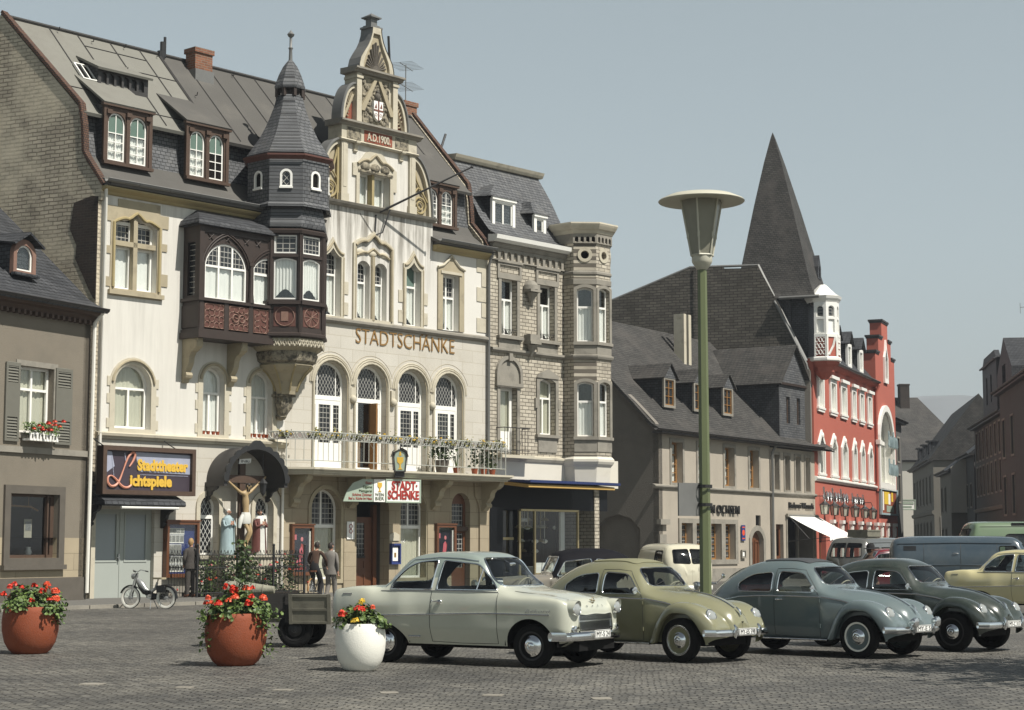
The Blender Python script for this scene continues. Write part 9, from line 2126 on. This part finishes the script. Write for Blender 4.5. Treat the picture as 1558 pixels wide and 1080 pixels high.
def joints(**kw):
 P={'pel':(0,0,.91,(.15,.11)),'wst':(0,.005,1.07,(.145,.105)),'che':(0,0,1.29,(.165,.12)),'nb':(0,-.01,1.44,(.12,.09)),'nk':(0,0,1.52,.052),'hd':(0,.015,1.61,(.072,.085)),'ht':(0,.01,1.71,(.066,.08)),
     'lsh':(-.18,-.01,1.41,.066),'lel':(-.235,-.05,1.13,.052),'lwr':(-.23,.05,.88,.036),'rsh':(.18,-.01,1.41,.066),'rel':(.235,-.05,1.13,.052),'rwr':(.23,.05,.88,.036),
     'lhp':(-.09,0,.84,.105),'lkn':(-.10,.01,.46,.085),'lan':(-.11,0,.08,.072),'lhe':(-.11,-.05,.03,.045),'lto':(-.13,.15,.02,.04),'rhp':(.09,0,.84,.105),'rkn':(.10,.01,.46,.085),'ran':(.11,0,.08,.072),'rhe':(.11,-.05,.03,.045),'rto':(.14,.15,.02,.04)}
 P.update(kw);return P
def jacket(T,mat,hem=.80,w=1.0,lean=0):
 b=[c for c in kids(T) if c.name.startswith('body')][0]
 o=torso_shell(b,'jacket',mat,[(hem,lean*.0,0,.205*w,.155*w),(hem+.14,0,0,.195*w,.15*w),(1.06,0,0,.175*w,.135*w),(1.22,0,0,.188*w,.145*w),(1.34,0,0,.20*w,.145*w),(1.43,0,-.01,.17*w,.12*w),(1.48,0,-.01,.10*w,.085*w),(1.52,0,-.01,.066,.068)]);return o
px=M.at(290,870,-1.25);X,Yp=M.wld(px[0],-1.25)
T=person('fair haired man in a brown suit looking at the display case',(X,Yp,.09),M.a-R(8),joints(lel=(-.25,-.04,1.14,.052),lwr=(-.17,.12,.98,.036),rel=(.25,-.06,1.14,.052),rwr=(.19,.02,.90,.036),hd=(.01,.02,1.61,(.072,.085))),['skin','suit_brown','suit_brown','shoe_brown'],'hair_fair',face=(.75,.65,0));jacket(T,'suit_brown',.86);T.scale=(1.05,)*3
T=person('dark haired man in a grey suit walking beside the cyclist',(atY(503,870,58.3)[0],58.3,.0),R(-14),joints(lkn=(-.09,.06,.47,.085),lan=(-.10,-.10,.12,.072),lhe=(-.10,-.15,.10,.045),lto=(-.11,.05,.03,.04),rkn=(.10,.10,.46,.085),ran=(.11,.12,.08,.072),rhe=(.11,.07,.03,.045),rto=(.13,.27,.02,.04),rel=(.25,-.08,1.14,.052),rwr=(.25,-.02,.88,.036)),['skin','suit_grey','suit_grey','shoe_black'],'hair_dark',face=(.3,1,0));jacket(T,'suit_grey',.78,1.06);T.scale=(1.03,)*3
bx_,by_=atY(481,870,57.2)[0],57.2
bicycle((bx_,by_,.0),R(80))
T=person('dark haired man in a brown jumper riding a bicycle away',(bx_,by_-.05,.0),R(-10),joints(pel=(0,-.20,1.02,(.16,.12)),wst=(0,-.15,1.18,(.145,.11)),che=(0,-.04,1.38,(.17,.125)),nb=(0,.03,1.52,(.12,.09)),nk=(0,.06,1.59,.052),hd=(0,.09,1.68,(.072,.085)),ht=(0,.09,1.78,(.066,.08)),
 lsh=(-.18,.02,1.49,.066),lel=(-.29,.14,1.25,.05),lwr=(-.25,.34,1.08,.036),rsh=(.18,.02,1.49,.066),rel=(.29,.14,1.25,.05),rwr=(.25,.34,1.08,.036),
 lhp=(-.11,-.15,.95,.11),lkn=(-.15,.22,.78,.082),lan=(-.14,.06,.42,.065),lhe=(-.14,.0,.38,.045),lto=(-.14,.20,.40,.04),rhp=(.11,-.15,.95,.11),rkn=(.14,.12,.55,.082),ran=(.14,-.02,.18,.065),rhe=(.14,-.08,.13,.045),rto=(.14,.12,.13,.04)),['skin','jumper_brown','trouser_black','shoe_black'],'hair_dark',face=(-.2,1,0));T.scale=(1.0,)*3
T=person('man in a dark hat and brown coat among the cars',(atY(1324,845,44.5)[0],44.5,-.04),R(-70),joints(),['skin','jumper_brown','suit_brown','shoe_black'],'hair_dark',face=(0,1,0));jacket(T,'jumper_brown',.6,1.05)
m=MB();m.lathe([(0,1.83),(.07,1.84),(.10,1.80),(.105,1.73),(.17,1.715),(.175,1.705),(.10,1.70)],20,(0,.01,-.03));m.build('hat','trouser_black',kids(T)[0],True)
for o in list(bpy.data.objects):
 if o.name.split('.')[0]=='parked_car' and 'rounded' in str(o.get('label','')):o['group']=GB
tx,ty=11.0,22.3
o=thing('broadleaf_tree','leafy street tree whose shadow falls across the right foreground','tree',(tx,ty,0));m=MB();m.tube([(0,0,0),(.05,.1,1.5),(-.1,.2,3.2),(-.3,.3,5.0)],[.24,.20,.16,.10],10)
for k in range(7):a=k*2.4;m.tube([(-.1,.2,2.8+.25*k),(-.1+1.0*math.cos(a),.2+1.0*math.sin(a),4.0+.3*k),(-.1+1.8*math.cos(a+.3),.2+1.8*math.sin(a+.3),4.8+.35*k)],[.08,.05,.02],6)
m.build('trunk','trailer_dark',o,True)
def tp(r):
 c=r.choice([(-.8,.2,5.2),(.6,.9,5.6),(-.2,-.9,5.0),(.3,.2,6.8),(-1.6,.9,6.0),(1.3,-.6,6.2),(-.9,-1.6,5.9),(.2,1.9,6.2)]);return (c[0]+r.gauss(0,.55),c[1]+r.gauss(0,.55),c[2]+r.gauss(0,.5)),(r.uniform(-1,1),r.uniform(-1,1),.3)
leaves('crown','leaf',o,3200,tp,(.07,.12),77)
def cobble():
 m,t,b,co=start('cobbles')
 s=t.new('ShaderNodeSeparateXYZ');t.set(s,0,co)
 nz=t.new('ShaderNodeTexNoise');t.set(nz,'Vector',co);t.set(nz,'Scale',1.7);t.set(nz,'Detail',4)
 mm=t.new('ShaderNodeVectorMath',operation='MULTIPLY_ADD');t.set(mm,0,nz.outputs['Color']);mm.inputs[1].default_value=(.22,.20,0);t.set(mm,2,co)
 mp=t.new('ShaderNodeMapping');t.set(mp,0,mm.outputs[0]);mp.inputs['Rotation'].default_value=(0,0,R(4));mp.inputs['Location'].default_value=(.3,.1,0)
 br=t.new('ShaderNodeTexBrick',offset=.5,squash=1.0);t.set(br,'Vector',mp.outputs[0]);t.set(br,'Scale',1.0);t.set(br,'Mortar Size',.014);t.set(br,'Mortar Smooth',.6);t.set(br,'Brick Width',.165);t.set(br,'Row Height',.14)
 t.set(br,'Color1',(.215,.211,.193,1));t.set(br,'Color2',(.124,.122,.113,1));t.set(br,'Mortar',(.055,.052,.046,1))
 n1=t.noise(co,.35,5);c=t.mix(1.0,br.outputs['Color'],t.ramp(n1,.28,.74,(.50,.50,.51,1),(1.04,1.02,.98,1)),'MULTIPLY')
 ws=t.new('ShaderNodeTexVoronoi');t.set(ws,'Vector',mp.outputs[0]);t.set(ws,'Scale',5.2);c=t.mix(.5,c,t.mix(1.0,c,t.ramp(ws.outputs['Color'],.1,.9,(.55,.55,.57,1),(1.3,1.26,1.18,1)),'MULTIPLY'))
 oil=t.ramp(t.noise(co,.8,5,.6),.62,.78);c=t.mix(t.math('MULTIPLY',oil,.55),c,(.07,.067,.06,1))
 t.set(b,'Base Color',c);t.set(b,'Roughness',t.ramp(t.noise(co,9,3),.3,.8,(.5,)*3+(1,),(.8,)*3+(1,)))
 h=t.math('ADD',t.math('MULTIPLY',br.outputs['Fac'],-1.2),t.math('MULTIPLY',t.noise(mp.outputs[0],8,4),.7));t.set(b,'Normal',t.bump(h,.9,.03));b.inputs['Specular IOR Level'].default_value=.35
cobble()
pm('asphalt',(.15,.145,.13),.9,.15,1.2,.3,40,dirt=(.10,.098,.09),dsc=.6)
m=MB();m.poly([(-900,-60,0),(900,-60,0),(900,2500,0),(-900,2500,0)]);struct(m.build('ground','cobbles'))
k0=ground(140,938);a=M.loc(*k0)[1]
def wpoly(fr,pts,z):return [(*fr.wld(x,y),z) for x,y in pts]
pv=[(-14,.5),(-14,-6.6),(3.0,-4.6),(9,-4.0),(19,-3.2),(26,-3.0),(26,.5)]
m=MB();top=wpoly(M,pv,.09);m.plate([(p[0],p[1]) for p in top],(),.09,-.02,'xy');struct(m.build('pavement','asphalt'))
m=MB()
edge=[(-14,-6.6),(3.0,-4.6),(9,-4.0),(19,-3.2),(26,-3.0)]
for p,q in zip(edge[:-1],edge[1:]):
 L=math.hypot(q[0]-p[0],q[1]-p[1]);n=int(L/1.0)
 for k in range(n):
  t0,t1=k/n,(k+.97)/n;d=.16;a_=(p[0]+(q[0]-p[0])*t0,p[1]+(q[1]-p[1])*t0);b_=(p[0]+(q[0]-p[0])*t1,p[1]+(q[1]-p[1])*t1)
  m.plate([M.wld(*a_),M.wld(*b_),M.wld(b_[0],b_[1]-d),M.wld(a_[0],a_[1]-d)],(),.10,-.02,'xy')
struct(m.build('kerb','grey_stone'))
m=MB()
for px,py in ((140,1041),(281,1046),(430,1050),(592,1054),(750,1058),(915,1063)):
 x,y=ground(px,py);r_=random.Random(px);w=r_.uniform(.10,.15);a_=r_.uniform(-.2,.2);m.plate(rpoly([(x+w*(c*math.cos(a_)-s*math.sin(a_)),y+w*(c*math.sin(a_)+s*math.cos(a_))) for c,s in ((-1,-1),(1,-1),(1,1),(-1,1))],.02,2),(),.008,-.02,'xy')
struct(m.build('marker_setts','grey_stone'))
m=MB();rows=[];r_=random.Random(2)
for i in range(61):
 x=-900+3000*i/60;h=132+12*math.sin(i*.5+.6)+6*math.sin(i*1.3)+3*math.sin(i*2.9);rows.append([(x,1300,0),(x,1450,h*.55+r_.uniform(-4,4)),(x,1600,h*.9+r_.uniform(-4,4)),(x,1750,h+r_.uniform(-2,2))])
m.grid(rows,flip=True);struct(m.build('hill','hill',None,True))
az=R(-36);EL=R(54)
w=bpy.data.worlds.new('World');SC.world=w;w.use_nodes=True;nt=w.node_tree;bg=nt.nodes['Background']
sky=nt.nodes.new('ShaderNodeTexSky');sky.sky_type='NISHITA';sky.sun_disc=False;sky.sun_elevation=EL;sky.sun_rotation=math.pi/2-az;sky.air_density=1.0;sky.dust_density=1.4;sky.ozone_density=1.5
hs=nt.nodes.new('ShaderNodeHueSaturation');hs.inputs['Saturation'].default_value=SKY_SAT;hs.inputs['Value'].default_value=SKY_VAL
tc=nt.nodes.new('ShaderNodeTexCoord');sx=nt.nodes.new('ShaderNodeSeparateXYZ');nt.links.new(tc.outputs['Generated'],sx.inputs[0]);rp=nt.nodes.new('ShaderNodeValToRGB');e_=rp.color_ramp.elements
e_[0].position=0;e_[0].color=(.69,.70,.715,1);e_[1].position=.55;e_[1].color=(.30,.315,.335,1);q_=e_.new(.16);q_.color=(.90,.93,.925,1);q_=e_.new(.32);q_.color=(1.0,1.03,1.0,1)
nt.links.new(sx.outputs[2],rp.inputs[0]);tg=nt.nodes.new('ShaderNodeMix');tg.data_type='RGBA';tg.blend_type='MULTIPLY';tg.inputs[0].default_value=1
tn=nt.nodes.new('ShaderNodeMix');tn.data_type='RGBA';tn.blend_type='MULTIPLY';tn.inputs[0].default_value=1;tn.inputs[7].default_value=(.975,1.008,.945,1)
nt.links.new(sky.outputs[0],hs.inputs['Color']);nt.links.new(hs.outputs[0],tn.inputs[6]);nt.links.new(tn.outputs[2],tg.inputs[6]);nt.links.new(rp.outputs[0],tg.inputs[7]);nt.links.new(tg.outputs[2],bg.inputs[0]);bg.inputs[1].default_value=SKY_STR
s=bpy.data.lights.new('sun','SUN');s.energy=SUN_E;s.angle=R(.55);s.color=(1,.955,.88);so=bpy.data.objects.new('sun',s);COL.objects.link(so)
so.rotation_euler=Vector((-math.cos(az)*math.cos(EL),-math.sin(az)*math.cos(EL),-math.sin(EL))).to_track_quat('-Z','Y').to_euler();so.location=(40,-40,80)
SC.view_settings.view_transform='Standard';SC.view_settings.look='None';SC.view_settings.exposure=EXPO;SC.view_settings.gamma=1
def haze(d):
 m=bpy.data.materials.new('haze');m.use_nodes=True;n=m.node_tree.nodes;n.remove(n['Principled BSDF']);v=n.new('ShaderNodeVolumePrincipled');v.inputs['Color'].default_value=(.80,.86,.95,1);v.inputs['Density'].default_value=d;m.node_tree.links.new(v.outputs[0],n['Material Output'].inputs['Volume']);MATS['haze']=m
 b=MB();b.box(-1000,2200,-65,2510,-1,190);struct(b.build('haze','haze'),'stuff')
if HAZE:haze(HAZE)
cam=bpy.data.cameras.new('camera');co=bpy.data.objects.new('camera',cam);COL.objects.link(co);SC.camera=co
co.location=(0,0,H);co.rotation_euler=(R(90)+TH,0,0);cam.sensor_fit='HORIZONTAL';cam.sensor_width=36;cam.lens=36*F/1558;cam.clip_end=3000
